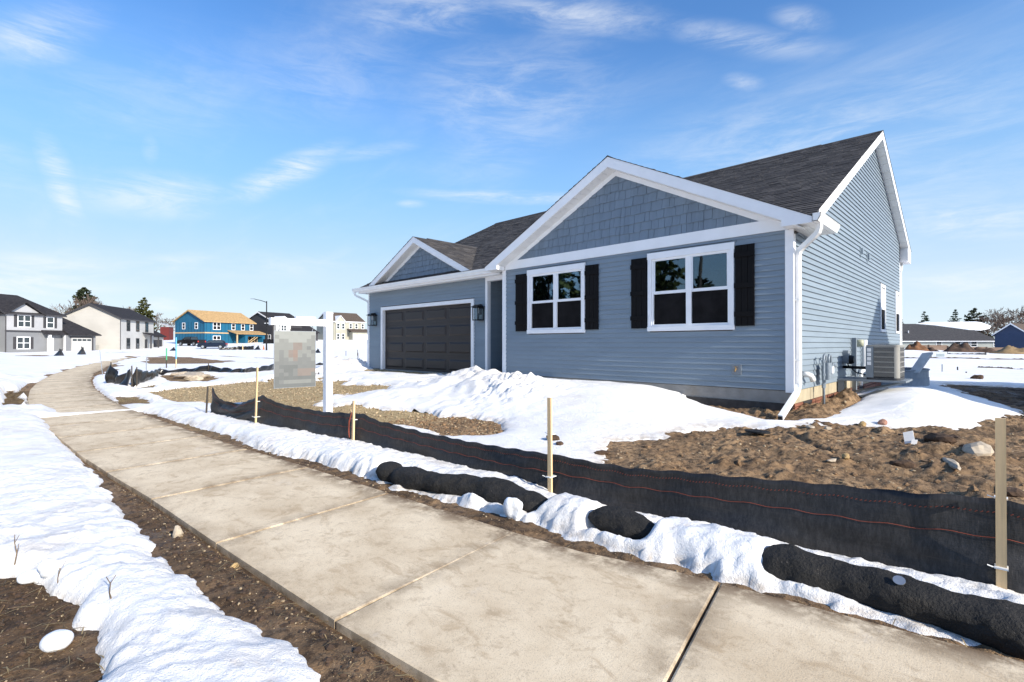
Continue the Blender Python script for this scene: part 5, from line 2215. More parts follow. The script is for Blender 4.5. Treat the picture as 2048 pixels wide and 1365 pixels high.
for (x, y, r, mat, lab, cat) in (
        (2.30, -2.0, (.17, .12, .09), R_PALE, 'largest pale boulder on the soil beside the nearest wooden stake', 'rock'),
        (2.12, -2.45, (.22, .05, .035), R_PALE, 'long flat tan stone lying below the pale boulder', 'rock'),
        (1.25, -.26, (.075, .055, .045), R_RED, 'pinkish stone at the foot of the snow drift below the cooling unit', 'rock'),
        (1.05, -.50, (.055, .05, .04), R_TAN, 'brown rounded stone on the lower edge of the right snow drift', 'rock'),
        (.60, -1.45, (.075, .05, .03), R_PALE, 'flat pale stone just below the downspout mouth', 'rock'),
        (1.29, -2.86, (.055, .04, .035), R_TAN, 'yellow rounded pebble rock in the middle of the brown soil', 'rock'),
        (1.18, -2.95, (.075, .03, .02), R_PALE, 'thin pale stone next to the yellow pebble rock', 'rock'),
        (-1.85, -4.02, (.10, .07, .05), R_DARK, 'dark stone in the snow behind the second stake', 'rock'),
        (-1.62, -4.15, (.06, .05, .035), R_DARK, 'small dark stone right of the dark stone behind the stake', 'rock'),
        (-1.05, -4.05, (.10, .06, .03), R_DARK, 'flat dark clod in the snow right of the second stake', 'clod'),
        (1.95, -1.35, (.17, .13, .08), R_DARK, 'big dark clod of soil right of the small white tag', 'clod'),
        (1.75, -2.6, (.11, .09, .05), R_DARK, 'dark lumpy clod left of the long flat stone', 'clod'),
        (-1.78, -8.33, (.035, .03, .055), R_PALE, 'upright pale stone in the soil strip beside the sidewalk', 'rock'),
        (.75, -1.15, (.05, .04, .03), R_PALE, 'small pale stone on the soil near the drift corner', 'rock'),
        (-.98, -8.20, (.028, .022, .016), R_TAN, 'small tan stone in the soil strip between snow bank and slabs', 'rock'),
        (2.55, -3.1, (.10, .08, .06), R_DARK, 'dark clod beside the nearest stake at the fence', 'clod')):
    lump('rock' if cat == 'rock' else 'soil_clod', (x, y, zs(x, y) + r[2] * .45), r, mat, lab, cat, hash((x, y)) % 999, group=None)
for i, (x, y, sx, sy, rz) in enumerate(((-21.5, -3.7, .8, .5, .2), (-20.6, -3.5, .7, .35, -.3), (-22.6, -3.2, .9, .5, .5), (-19.9, -3.9, .55, .35, .1), (-23.3, -3.6, .6, .4, .9))):
    lump('broken_slab', (x, y, zs(x, y) + .09), (sx * .6, sy * .7, .11), R_PALE, 'pale broken concrete rubble heaped at the foot of the far silt fence', 'rubble', 60 + i, rough_=.3, group='broken concrete by the far fence')
tg = MB()
tx, ty = 1.72, -1.80
tz = zg(tx, ty)
tg.slab((tx - .045, ty, tz + .02), (.09, .02, .03), (-.02, .01, .13), (.002, .003, 0))
tg.slab((tx + .0, ty - .01, tz - .02), (.05, .02, .0), (.02, .01, .10), (.002, .003, 0))
o = tg.build('paper_tag', M['paper'], None, loc=(tx, ty, tz))
tag(o, 'small crumpled white tag standing on the brown soil', 'tag')
ph_ = MB()
ph_.prism([(.16 + .16 * math.cos(a), -2.18 + .11 * math.sin(a), zg(.16, -2.18) + .018) for a in [2 * PI * k / 18 for k in range(18)]], (0, 0, .02))
o = ph_.build('valve_cover', M['rubber'], None, loc=(.16, -2.18, zg(.16, -2.18)))
tag(o, 'flat round dark cover lying in the soil left of the washed gully', 'cover')


# pebbles as one scatter
def pebbles(name, n, area, rr, tone, keep, seed, sink=.35):
    rnd = np.random.RandomState(seed)
    X = rnd.uniform(area[0], area[1], n)
    Y = rnd.uniform(area[2], area[3], n)
    k = keep(X, Y) & (snow_depth(X[None, :], Y[None, :])[0][0] < .0)
    X, Y = X[k], Y[k]
    Z = bare_ground(X[None, :], Y[None, :])[0]
    ico = [(0, 0, 1), (.894, 0, .447), (.276, .851, .447), (-.724, .526, .447), (-.724, -.526, .447), (.276, -.851, .447), (.724, .526, -.447), (-.276, .851, -.447), (-.894, 0, -.447), (-.276, -.851, -.447), (.724, -.526, -.447)]
    tri_ = [(0, 1, 2), (0, 2, 3), (0, 3, 4), (0, 4, 5), (0, 5, 1), (1, 6, 2), (2, 7, 3), (3, 8, 4), (4, 9, 5), (5, 10, 1), (2, 6, 7), (3, 7, 8), (4, 8, 9), (5, 9, 10), (1, 10, 6)]
    B = np.array(ico)
    m_ = len(X)
    r = rr[0] * (rr[1] / rr[0]) ** (rnd.uniform(0, 1, m_) ** 2.2)
    sc = rnd.uniform(.65, 1.3, (m_, 1, 3)) * np.array([1, 1, .7])
    a = rnd.uniform(0, 6.28, m_)
    V = B[None] * sc * (1 + rnd.uniform(-.18, .18, (m_, len(ico), 1)))
    ca, sa = np.cos(a)[:, None], np.sin(a)[:, None]
    V = np.stack([V[..., 0] * ca - V[..., 1] * sa, V[..., 0] * sa + V[..., 1] * ca, V[..., 2]], -1) * r[:, None, None]
    V += np.stack([X, Y, Z + r * (.7 - sink)], 1)[:, None, :]
    F = (np.array(tri_)[None] + (np.arange(m_) * len(ico))[:, None, None]).reshape(-1, 3)
    me = bpy.data.meshes.new(name)
    me.from_pydata(V.reshape(-1, 3).tolist(), [], F.tolist())
    at = me.attributes.new('tone', 'FLOAT', 'FACE')
    at.data.foreach_set('value', np.repeat(np.clip(rnd.normal(tone[0], tone[1], m_), 0, 1), len(tri_)).astype(np.float32))
    me.materials.append(M['pebble'])
    o = bpy.data.objects.new(name, me)
    COL.objects.link(o)
    tag(o, kind='stuff')
    return o


allk = lambda X, Y: np.ones(X.shape, bool)
pebbles('gravel', 5600, (-1.6, 4.5, -5.4, 4), (.005, .026), (.40, .24), allk, 1, .9)
pebbles('gravel', 14000, (-16.5, -4.6, -6.2, .4), (.007, .024), (.60, .25), lambda X, Y: gravel_mask(X, Y) > .5, 2)
pebbles('gravel', 1500, (-4, 1.6, -8.5, -7.9), (.002, .010), (.36, .22), lambda X, Y: Y < walk_left(X) - .01, 3)
pebbles('gravel', 2600, (-11, 2.8, -6.75, -5.9), (.002, .011), (.42, .22), lambda X, Y: Y > walk_left(X) + 1.50, 4)
pebbles('gravel', 700, (-2.2, 0, -9.8, -8.9), (.002, .008), (.4, .25), allk, 5)
pebbles('gravel', 1200, (-5.4, -2.8, -4.7, -3.2), (.006, .02), (.40, .25), allk, 6)
M['clod'] = plain('soil_clods', (.21, .13, .07), .95, .45, 30, bmp=.006, bsize=60)
M['clodwet'] = plain('wet_soil_clods', (.062, .038, .024), .9, .4, 30, bmp=.004, bsize=80)
for args, mt in (((1700, (-1.6, 4.5, -5.4, 4.5), (.008, .05), (.2, .2), allk, 11, .75), 'clod'), ((350, (-1.6, 4.5, -3.4, 3.5), (.02, .08), (.2, .2), lambda X, Y: (X > 1.2) & (fbm(X, Y, 1.2, 3, 91) > .0), 12, .75), 'clodwet'),
                 ((2200, (-4, 1.6, -8.5, -7.9), (.004, .022), (.1, .1), lambda X, Y: Y < walk_left(X) - .01, 13, .7), 'clodwet'), ((1600, (-2.2, 0, -9.8, -8.9), (.004, .025), (.1, .1), allk, 14, .7), 'clodwet'),
                 ((500, (-5.4, -2.8, -4.7, -3.2), (.01, .05), (.2, .2), allk, 15, .75), 'clod')):
    o = pebbles('soil_crumbs', *args)
    o.data.materials.clear()
    o.data.materials.append(M[mt])


# dry straw lying on the soil
def straws(n, area, ln, seed, keep):
    rnd = random.Random(seed)
    mb = MB()
    pts = np.array([[rnd.uniform(area[0], area[1]), rnd.uniform(area[2], area[3])] for _ in range(n)])
    k = keep(pts[:, 0], pts[:, 1]) & (snow_depth(pts[None, :, 0], pts[None, :, 1])[0][0] < .01)
    pts = pts[k]
    Z = bare_ground(pts[None, :, 0], pts[None, :, 1])[0]
    for (x, y), z in zip(pts, Z):
        a = rnd.gauss(.3, .9)
        l = rnd.uniform(*ln)
        w = rnd.uniform(.0012, .0028) * (l / .08) ** .5
        d = Vector((math.cos(a), math.sin(a), rnd.uniform(-.05, .25)))
        s = Vector((-d.y, d.x, 0)) * w
        p = Vector((x, y, z + .006))
        q = p + d * l * .5 + Vector((0, 0, rnd.uniform(0, .012)))
        e = p + d * l
        mb.add([p - s, p + s, q + s, q - s, e], [(0, 1, 2, 3), (3, 2, 4)], rnd.random())
    o = mb.build('straw', M['straw'])
    tag(o, kind='stuff')


straws(800, (-4, 1.4, -8.55, -7.95), (.02, .10), 1, lambda X, Y: Y < walk_left(X) - .0)
straws(650, (-2.3, .1, -9.9, -8.9), (.03, .14), 2, allk)
straws(900, (-9, 3, -6.8, -5.9), (.02, .09), 3, lambda X, Y: Y > walk_left(X) + 1.46)
straws(2600, (-20, -11.5, -9.3, -8.6), (.08, .30), 4, allk)
straws(1400, (-16, -8, -7.2, -6.3), (.06, .22), 5, lambda X, Y: Y > walk_left(X) + 1.5)
straws(900, (-26, -16, -6.2, -2.8), (.10, .35), 6, allk)
straws(700, (-1, 3.5, -5.2, 1), (.03, .14), 7, allk)


def twig(x, y, pts, r, label):
    z = zs(x, y)
    mb = MB()
    mb.tube([(x + a, y + b, z + c) for a, b, c in pts], [r * (1 - .5 * i / (len(pts) - 1)) for i in range(len(pts))], 5)
    if len(pts) > 3:
        a, b, c = pts[2]
        mb.tube([(x + a, y + b, z + c), (x + a + .03, y + b + .02, z + c + .05)], r * .5, 4)
        a, b, c = pts[1]
        mb.tube([(x + a, y + b, z + c), (x + a - .04, y + b + .01, z + c + .04)], r * .5, 4)
    o = mb.build('twig', M['reed'], None, loc=(x, y, z))
    tag(o, label, 'twig')


twig(-1.93, -9.17, [(0, 0, 0), (.0, .01, .07), (-.02, .0, .13), (.01, .0, .19)], .004, 'thin bare twig sticking up from the snow at the left edge')
twig(-.86, -8.83, [(0, 0, .01), (-.05, .0, .02), (-.10, .01, .05), (-.16, .0, .07)], .004, 'forked dry twig lying on the snow above the round lump')
twig(-1.2, -9.25, [(0, 0, .01), (-.06, -.02, .02), (-.12, .01, .02), (-.19, .0, .015)], .005, 'pale bent twig on the brown soil at lower left')
twig(-1.45, -9.0, [(0, 0, 0), (.01, .0, .04), (.03, .01, .09), (.03, .0, .11)], .003, 'short upright twig in the snow beside the soil patch')

# ------------------------------------------------------------------ far side of the drive: second silt fence
F2 = [(-20.05, -6.41, .10), (-19.2, -6.25, -.28), (-18.5, -6.05, -.02)]
F3 = [(-18.6, -5.9, -.06), (-20.2, -5.2, -.22), (-22.5, -4.6, -.28), (-25.1, -4.0, -.36), (-24.6, -3.1, -.34), (-23.5, -2.46, -.15), (-22.1, -2.07, -.28), (-20.75, -1.74, -.24), (-22.0, -.2, -.16), (-23.4, .56, -.10), (-25.9, 3.9, -.33),
      (-27.1, 6.4, -.30), (-28.0, 7.6, -.22), (-29.2, 8.9, -.42), (-30.5, 10.5, -.40)]


def cloth_run(name, P, stakes, label, seed, mat='cloth'):
    rnd = random.Random(seed)
    root = empty(name, (P[0][0], P[0][1], zg(P[0][0], P[0][1])))
    tag(root, label, 'silt fence')
    pts = []
    for (a, b) in zip(P[:-1], P[1:]):
        L = math.hypot(b[0] - a[0], b[1] - a[1])
        k = max(2, int(L / .12))
        for i in range(k):
            u = i / k
            pts.append((a[0] + (b[0] - a[0]) * u, a[1] + (b[1] - a[1]) * u, a[2] + (b[2] - a[2]) * u - .05 * math.sin(PI * u)))
    pts.append(P[-1])
    rows = 8
    vs, fs = [], []
    for i, (x, y, zt_) in enumerate(pts):
        g = zg(x, y) - .02
        s = i * .12
        for j in range(rows + 1):
            u = j / rows
            f = .10 * math.sin(s * 3.1 + u * 4) * u + .06 * math.sin(s * 9 + 3 * u + math.sin(s)) + .12 * u
            vs.append((x + f * .6, y - f, zt_ + (g - zt_) * u + .03 * math.sin(s * 7)))
    for i in range(len(pts) - 1):
        for j in range(rows):
            fs.append((i * 9 + j, i * 9 + j + 1, i * 9 + 10 + j, i * 9 + 9 + j))
    mb = MB()
    mb.add(vs, fs)
    o = mb.build('cloth', M[mat], None, True)
    md = o.modifiers.new('solid', 'SOLIDIFY')
    md.thickness = .006
    adopt(o, root)
    for (x, y, zt_) in stakes:
        g = zg(x, y)
        o = MB().slab((x - .025, y, g - .2), (.05, 0, 0), (0, .03, 0), (rnd.uniform(-.06, .06), 0, zt_ - g + .2)).build('stake', M['dwood'])
        adopt(o, root)
    return root


M['film'] = plain('black_film', (.012, .012, .013), .28, .2, 8, spec=.6)
cloth_run('silt_fence', F3, [(F3[i][0], F3[i][1], F3[i][2] + .06) for i in (0, 3, 5, 9, 10, 12, 13)], 'sagging shiny black silt fence winding beyond the gravel drive', 3, 'film')
cloth_run('silt_fence', F2, [(-20.05, -6.41, .14), (-18.5, -6.05, .05)], 'short slumped flap of black silt cloth beside the bend of the sidewalk', 4, 'film')
for (x, y, top, bot, mat, lab) in ((-29.6, -2.84, .56, 0, 'green', 'dark stake with a green painted top behind the far silt fence'), (-29.25, -2.48, 1.15, 0, 'blue', 'tall stake with a blue painted top behind the far silt fence')):
    g = zg(x, y)
    r = empty('marker_stake', (x, y, g))
    tag(r, lab, 'stake')
    sp0 = g + (top - g) * (.45 if mat == 'green' else .32)
    o = MB().box(x - .045, x + .045, y - .02, y + .02, g - .2, sp0).build('shaft', M['dwood' if mat == 'green' else 'wood'])
    adopt(o, r)
    o = MB().box(x - .0465, x + .0465, y - .0215, y + .0215, sp0, top).build('painted_top', M[mat])
    adopt(o, r)


def pin(x, y, h, r, mat, name, lab, cat, lean=(0, 0)):
    g = zs(x, y)
    o = MB().tube([(x, y, g - .1), (x + lean[0], y + lean[1], g + h)], r, 5).build(name, M[mat], None, loc=(x, y, g))
    tag(o, lab, cat)
    return o


pin(-25.6, -5.97, 1.1, .012, 'steel', 'marker_rod', 'thin grey rod standing in the snow right of the sidewalk bend', 'rod', (-.12, -.1))
g = zs(-27.0, -4.2)
o = MB().slab((-27.0, -4.2, g - .1), (.07, 0, 0), (0, .03, 0), (.08, 0, .75)).build('marker_stake', M['steel'], None, loc=(-27.0, -4.2, g))
tag(o, 'grey leaning stake by the far end of the sidewalk', 'stake')
# ------------------------------------------------------------------ far surroundings
FH = Vector((-math.sin(YAW), math.cos(YAW), 0))
RH = Vector((math.cos(YAW), math.sin(YAW), 0))


def cs(X, D):
    p = Vector((CAM.x, CAM.y, 0)) + FH * D + RH * X
    return p.x, p.y


def px_at(xpx, D):
    return cs((xpx - 1024) / FPX * D, D)


def zpx(ypx, D):
    return CAM.z - (ypx - 689.05) / FPX * D


def gz(x, y):
    return float(ground(np.array([[x]], float), np.array([[y]], float))[0, 0])


class House:
    """local frame: x along the front, y to the back, z up; origin at the near front corner"""

    def __init__(self, name, label, K, Aend, z0):
        d = (Vector(Aend) - Vector(K))
        self.L = d.length
        self.root = empty(name, (K[0], K[1], z0), math.atan2(d.y, d.x))
        tag(self.root, label, 'house')

    def p(self, mb, name, mat, parent=None, smooth=False):
        return mb.build(name, M[mat] if isinstance(mat, str) else mat, parent or self.root, smooth)

    def body(self, x0, x1, y0, y1, h, mat, ridge=None, axis='x', name='wall', z0=-1.5):
        mb = MB()
        mb.box(x0, x1, y0, y1, z0, h)
        if ridge:
            if axis == 'x':
                ym = (y0 + y1) / 2
                for x in (x0, x1 - .05):
                    mb.prism([(x, y0, h), (x, y1, h), (x, ym, ridge)], (.05, 0, 0))
            else:
                xm = (x0 + x1) / 2
                for y in (y0, y1 - .05):
                    mb.prism([(x0, y, h), (x1, y, h), (xm, y, ridge)], (0, .05, 0))
        return self.p(mb, name, mat)

    def gable(self, x0, x1, y0, y1, h, ridge, mat, trim, axis='x', o=.4, hip=0.0, th=.14, name='roof'):
        mb = MB()
        if axis == 'x':
            ym = (y0 + y1) / 2
            sl = (ridge - h) / (ym - y0)
            ze = h - o * sl
            for s, ye in ((1, y0 - o), (-1, y1 + o)):
                a = [(x0 - o, ye, ze), (x1 + o, ye, ze), (x1 + o - hip, ym, ridge), (x0 - o, ym, ridge)]
                mb.prism(a, (0, 0, th))
            if hip:
                mb.prism([(x1 + o, y0 - o, ze), (x1 + o, y1 + o, ze), (x1 + o - hip, ym, ridge)], (0, 0, th))
        else:
            xm = (x0 + x1) / 2
            sl = (ridge - h) / (xm - x0)
            ze = h - o * sl
            for s, xe in ((1, x0 - o), (-1, x1 + o)):
                mb.prism([(xe, y0 - o, ze), (xe, y1 + o, ze), (xm, y1 + o, ridge), (xm, y0 - o, ridge)], (0, 0, th))
        rf = self.p(mb, name, mat)
        t = MB()
        w = .2
        if axis == 'x':
            for x in ((x0 - o - .03, x1 + o + .0) if not hip else (x0 - o - .03,)):
                for ye in (y0 - o, y1 + o):
                    t.prism([(x, ye, ze + th), (x, ym, ridge + th), (x, ym, ridge - w + .02), (x, ye, ze - .06)], (.03, 0, 0))
            for ye, d in ((y0 - o - .03, .03), (y1 + o, .03)):
                t.box(x0 - o, x1 + o, ye, ye + d, ze - .06, ze + th + .01)
        else:
            for y in (y0 - o - .03, y1 + o):
                for xe in (x0 - o, x1 + o):
                    t.prism([(xe, y, ze + th), (xm, y, ridge + th), (xm, y, ridge - w + .02), (xe, y, ze - .06)], (0, .03, 0))
            for xe in (x0 - o - .03, x1 + o):
                t.box(xe, xe + .03, y0 - o, y1 + o, ze - .06, ze + th + .01)
        self.p(t, 'fascia', trim, rf)
        return rf

    def shed(self, pts, th, mat, name='roof'):
        mb = MB()
        mb.prism(pts, (0, 0, th))
        return self.p(mb, name, mat)

    def win(self, face, c, z, w, h, trim='white', shutters=None, double=False, glass='farglass', wall=0.0):
        """face 'f' = front (y = wall), 'e' = near end (x = wall)"""
        def bx(mb, a, b, d0, d1, z0, z1):
            if face == 'f':
                mb.box(a, b, wall + d0, wall + d1, z0, z1)
            else:
                mb.box(wall + d0, wall + d1, a, b, z0, z1)
        f = MB()
        bx(f, c - w / 2 - .10, c + w / 2 + .10, -.06, .02, z + h / 2, z + h / 2 + .11)
        bx(f, c - w / 2 - .10, c + w / 2 + .10, -.06, .02, z - h / 2 - .11, z - h / 2)
        bx(f, c - w / 2 - .10, c - w / 2, -.055, .02, z - h / 2, z + h / 2)
        bx(f, c + w / 2, c + w / 2 + .10, -.055, .02, z - h / 2, z + h / 2)
        bx(f, c - w / 2, c + w / 2, -.045, .02, z - .04, z + .04)
        if double:
            bx(f, c - .07, c + .07, -.05, .02, z - h / 2, z + h / 2)
        o = self.p(f, 'window', trim)
        for s in (-1, 1):
            g = MB()
            bx(g, c - w / 2, c + w / 2, -.03, -.02, z + (.04 if s > 0 else -h / 2), z + (h / 2 if s > 0 else -.04))
            self.p(g, 'pane', glass, o)
        if shutters:
            for s in (-1, 1):
                g = MB()
                e = c + s * (w / 2 + .12)
                bx(g, min(e, e + s * .38), max(e, e + s * .38), -.05, .01, z - h / 2 - .06, z + h / 2 + .06)
                self.p(g, 'shutter', shutters)
        return o

    def laps(self, face, a, b, z0, z1, wall, mat, step_=.2, top=None):
        mb = MB()
        z = z0
        while z < z1:
            aa, bb = a, b
            if top:
                aa, bb = top(z)
            if bb - aa > .1:
                if face == 'f':
                    mb.prism([(aa, wall - .022, z), (aa, wall - .003, z + step_), (aa, wall + .01, z + step_), (aa, wall + .01, z)], (bb - aa, 0, 0))
                else:
                    mb.prism([(wall - .022, aa, z), (wall - .003, aa, z + step_), (wall + .01, aa, z + step_), (wall + .01, aa, z)], (0, bb - aa, 0))
            z += step_
        o = self.p(mb, 'siding', mat)
        o['kind'] = 'stuff'
        return o


# --- grey house at the left edge
K = cs(-65.4, 65)
A = cs(-64.0, 78)
h = House('house', 'grey two storey house with dark roof and pale upper storey at the left edge', K, A, -.40)
h.body(0, 7.3, 0, 9, 5.35, 'w_grey')
h.body(-3.2, -.02, 1.2, 9, 5.0, 'w_olive', None, name='side_wall')
h.laps('e', 1.3, 8.9, 0, 5.0, -3.2, 'w_olive')
mb = MB()
mb.box(-.02, 7.32, -.10, .0, 2.95, 5.4)
mb.prism([(.2, -.10, 5.35), (4.3, -.10, 5.35), (2.2, -.10, 6.55)], (0, .12, 0))
up_ = h.p(mb, 'upper_front', 'w_lgrey')
h.p(MB().box(-.05, 7.2, -.16, -.02, 2.86, 3.02), 'belt_board', 'w_char')
h.gable(0, 7.3, 0, 9, 5.35, 7.9, 'roofdark', 'w_char', hip=2.6)
mb = MB()
for s in (-1, 1):
    mb.prism([(2.2 + s * 2.5, -.5, 5.05), (2.2, -.5, 6.72), (2.2, 3, 6.72), (2.2 + s * 2.5, 3, 5.05)], (0, 0, .16))
h.p(mb, 'cross_roof', 'roofdark')
h.shed([(-3.6, .8, 4.75), (-.0, .8, 4.75), (-.0, 4.6, 7.0), (-3.6, 4.6, 7.0)], .15, 'roofdark', 'side_roof')
mb = MB()
mb.box(7.32, 11.9, -.7, 8, -1.5, 2.55)
h.p(mb, 'garage_wall', 'w_grey')
h.shed([(7.34, -1.2, 2.45), (12.4, -1.2, 2.45), (8.6, 4.2, 6.15), (7.34, 4.2, 6.15)], .16, 'roofdark', 'garage_roof')
h.shed([(12.4, -1.2, 2.45), (12.4, 8.6, 2.45), (8.6, 4.2, 6.15)], .16, 'roofdark', 'garage_roof')
for z in (4.25, 1.35):
    h.win('f', 2.2, z, 1.5, 1.45, 'white', 'w_char', True, wall=-.10 if z > 3 else 0)
h.win('f', 5.6, 4.2, .85, 1.4, 'white', 'w_char', wall=-.10)
h.shed([(4.4, -.75, 2.5), (7.6, -.75, 2.5), (7.6, -.1, 3.0), (4.4, -.1, 3.0)], .14, 'roofdark', 'porch_roof')
for x in (5.2, 7.4):
    h.p(MB().box(x - .14, x + .14, -.66, -.40, -1, 2.5), 'porch_post', 'white')
h.p(MB().box(5.3, 6.2, -.02, .03, -.1, 2.1), 'front_door', 'white')
gdr = h.p(MB().box(8.1, 11.2, -.77, -.70, -.2, 2.1), 'garage_door', 'w_white')
for i in range(4):
    h.p(MB().box(8.25 + i * .74, 8.85 + i * .74, -.79, -.77, 1.65, 1.95), 'door_light', 'farglass', gdr)
h.p(MB().box(11.2, 11.45, -.80, -.70, -.2, 2.1).box(7.9, 11.45, -.80, -.70, 2.102, 2.3), 'door_trim', 'w_char')
h.p(MB().tube([(-.05, -.15, 4.9), (-.05, -.15, -.4)], .06, 6), 'downspout', 'w_char')

# --- white house with black windows
K = cs(-64.6, 83)
A = cs(-68.3, 96)
h = House('house', 'white two storey house with black framed windows and black roof', K, A, -.42)
L = h.L
h.body(0, L, 0, 8.2, 5.55, 'w_white', 7.75)
h.laps('e', .05, 8.1, 0, 7.6, 0, 'w_cream', .22, lambda z: (.05 + max(0, (z + .2 - 5.55) / 2.2 * 4.1), 8.15 - max(0, (z + .2 - 5.55) / 2.2 * 4.1)))
h.gable(0, L, 0, 8.2, 5.55, 7.75, 'roofdark', 'w_char', o=.35)
for c in (3.0, 6.6, 10.4):
    h.win('f', c, 4.35, 1.1, 1.6, 'w_char')
for c in (3.0, 6.6):
    h.win('f', c, 1.35, 1.1, 1.6, 'w_char')
h.shed([(8.6, -1.4, 2.75), (12.8, -1.4, 2.75), (12.8, 0, 3.2), (8.6, 0, 3.2)], .14, 'roofdark', 'porch_roof')
for x in (9.0, 12.4):
    h.p(MB().box(x - .1, x + .1, -1.3, -1.1, -1, 2.75), 'porch_post', 'w_char')
h.p(MB().box(9.6, 10.7, -.03, .03, -.1, 2.1), 'front_door', 'w_char')
mb = MB()
mb.box(L, L + 6.3, .5, 7.5, -1.5, 2.7)
h.p(mb, 'garage_wall', 'w_white')
h.shed([(L + .01, .1, 2.6), (L + 6.8, .1, 2.6), (L + 5, 4, 5.2), (L + .01, 4, 5.2)], .16, 'roofdark', 'garage_roof')
h.p(MB().box(L + .6, L + 5.4, .43, .5, -.2, 2.1), 'garage_door', 'w_char')
h.p(MB().tube([(-.06, -.10, 5.3), (-.06, -.10, -.3)], .05, 6), 'downspout', 'w_char')
bx_ = px_at(190, 81)
zb = zs(*bx_)
o = MB().box(bx_[0] - .5, bx_[0] + .5, bx_[1] - .45, bx_[1] + .45, zb - .3, zb + .85)
for i in range(8):
    o.box(bx_[0] - .53, bx_[0] + .53, bx_[1] - .48, bx_[1] + .48, zb + .05 + i * .1, zb + .09 + i * .1)
o = o.build('cooling_unit', M['ac'], None, loc=(bx_[0], bx_[1], zb))
tag(o, 'small outdoor air conditioner standing at the white house gable wall', 'air conditioner')

# --- house under construction in blue wrap
K = cs(-67.7, 111)
A = cs(-63.1, 123)
zB = .55
h = House('house', 'unfinished two storey house in blue wrap with bare plywood roof', K, A, zB)
L = h.L
h.body(0, L, 0, 9.4, 5.45, 'w_blue', 7.85)
h.gable(0, L, 0, 9.4, 5.45, 7.85, 'osb', 'osb', o=.45, th=.12)
for c in (2.6, 6.6):
    h.win('e', c, 4.35, .75, 1.25, 'white', glass='blackmetal')
h.win('f', 2.9, 4.35, 1.7, 1.5, 'white', double=True, glass='blackmetal')
for c in (7.2, 9.8, 12.2 if L > 12.8 else 11.9):
    h.win('f', c, 4.3, .8, 1.3, 'white', glass='blackmetal')
h.win('f', 2.9, 1.3, 1.7, 1.5, 'white', double=True, glass='blackmetal')
h.p(MB().box(-.06, 6.0, -.06, -.005, 2.66, 2.92), 'floor_band', 'studs')
h.p(MB().box(-.06, -.005, 0, 9.4, 2.66, 2.92), 'floor_band', 'studs')
mb = MB()
for k in range(10):
    mb.box(-.02, -.004, .4 + k * .95, .44 + k * .95, .1, 5.2)
for k in range(14):
    mb.box(.4 + k * .92, .44 + k * .92, -.02, -.004, .1, 5.3)
h.p(mb, 'wrap_seam', 'carblue')
h.p(MB().box(0, L, -.03, -.005, -.6, .25).box(-.03, -.005, 0, 9.4, -.6, .25), 'sill_band', 'studs')
# garage bay in front with its own small plywood roof
mb = MB()
mb.box(8.4, 9.1, -2.4, -.0, -1.5, 2.6)
mb.box(13.3, 14.0, -2.4, -.0, -1.5, 2.6)
mb.box(9.1, 13.3, -2.4, -2.2, 2.1, 2.6)
h.p(mb, 'garage_wall', 'w_blue')
h.p(MB().box(9.1, 13.3, -.3, -.02, -.5, 2.1), 'garage_back', 'blackmetal')
h.shed([(5.6, -2.9, 2.55), (14.5, -2.9, 2.55), (14.5, -.02, 3.35), (5.6, -.02, 3.35)], .13, 'osb', 'porch_roof')
h.p(MB().box(6.0, 6.25, -2.6, -2.35, -.6, 2.55), 'porch_post', 'studs')
for (a, b) in (((9.3, .1), (12.2, 1.9)), ((9.3, .6), (11.6, 2.0))):
    h.p(MB().slab((a[0], -2.1, a[1]), (b[0] - a[0], 0, b[1] - a[1]), (0, .1, 0), (-.05, 0, .12)), 'brace', 'studs')
for x in (9.6, 10.5, 11.4, 12.3, 13.0):
    h.p(MB().box(x, x + .08, -1.0, -.9, -.4, 2.1), 'stud', 'studs')

# --- charcoal house
K = px_at(545.6, 126)
A = px_at(604, 134)
h = House('house', 'charcoal two storey house with white gable trim behind the street lamp', K, A, 1.0)
L = h.L
h.body(0, L, 0, 10.5, 5.6, 'w_char', 8.0)
h.gable(0, L, 0, 10.5, 5.6, 8.0, 'roofdark', 'white', o=.35)
mb = MB()
mb.box(.3, 4.6, -.9, .02, -1, 5.2)
mb.prism([(.3, -.9, 5.2), (4.6, -.9, 5.2), (2.45, -.9, 6.6)], (0, .1, 0))
h.p(mb, 'front_bay', 'w_white')
mb = MB()
for s in (-1, 1):
    mb.prism([(2.45 + s * 2.6, -1.3, 4.95), (2.45, -1.3, 6.75), (2.45, 3, 6.75), (2.45 + s * 2.6, 3, 4.95)], (0, 0, .16))
h.p(mb, 'cross_roof', 'white')
h.win('f', 2.45, 3.9, 1.4, 1.3, 'white', double=True, wall=-.9)
for c in (1.2, 8.0):
    h.win('e', c, 1.3, .8, 1.6, 'white')
mb = MB()
mb.box(4.6, L + 3.5, -2.0, .02, -1.5, 2.8)
h.p(mb, 'garage_wall', 'w_char')
h.shed([(4.4, -2.4, 2.7), (L + 3.9, -2.4, 2.7), (L + 3.9, 2, 4.9), (4.4, 2, 4.9)], .15, 'roofdark', 'garage_roof')

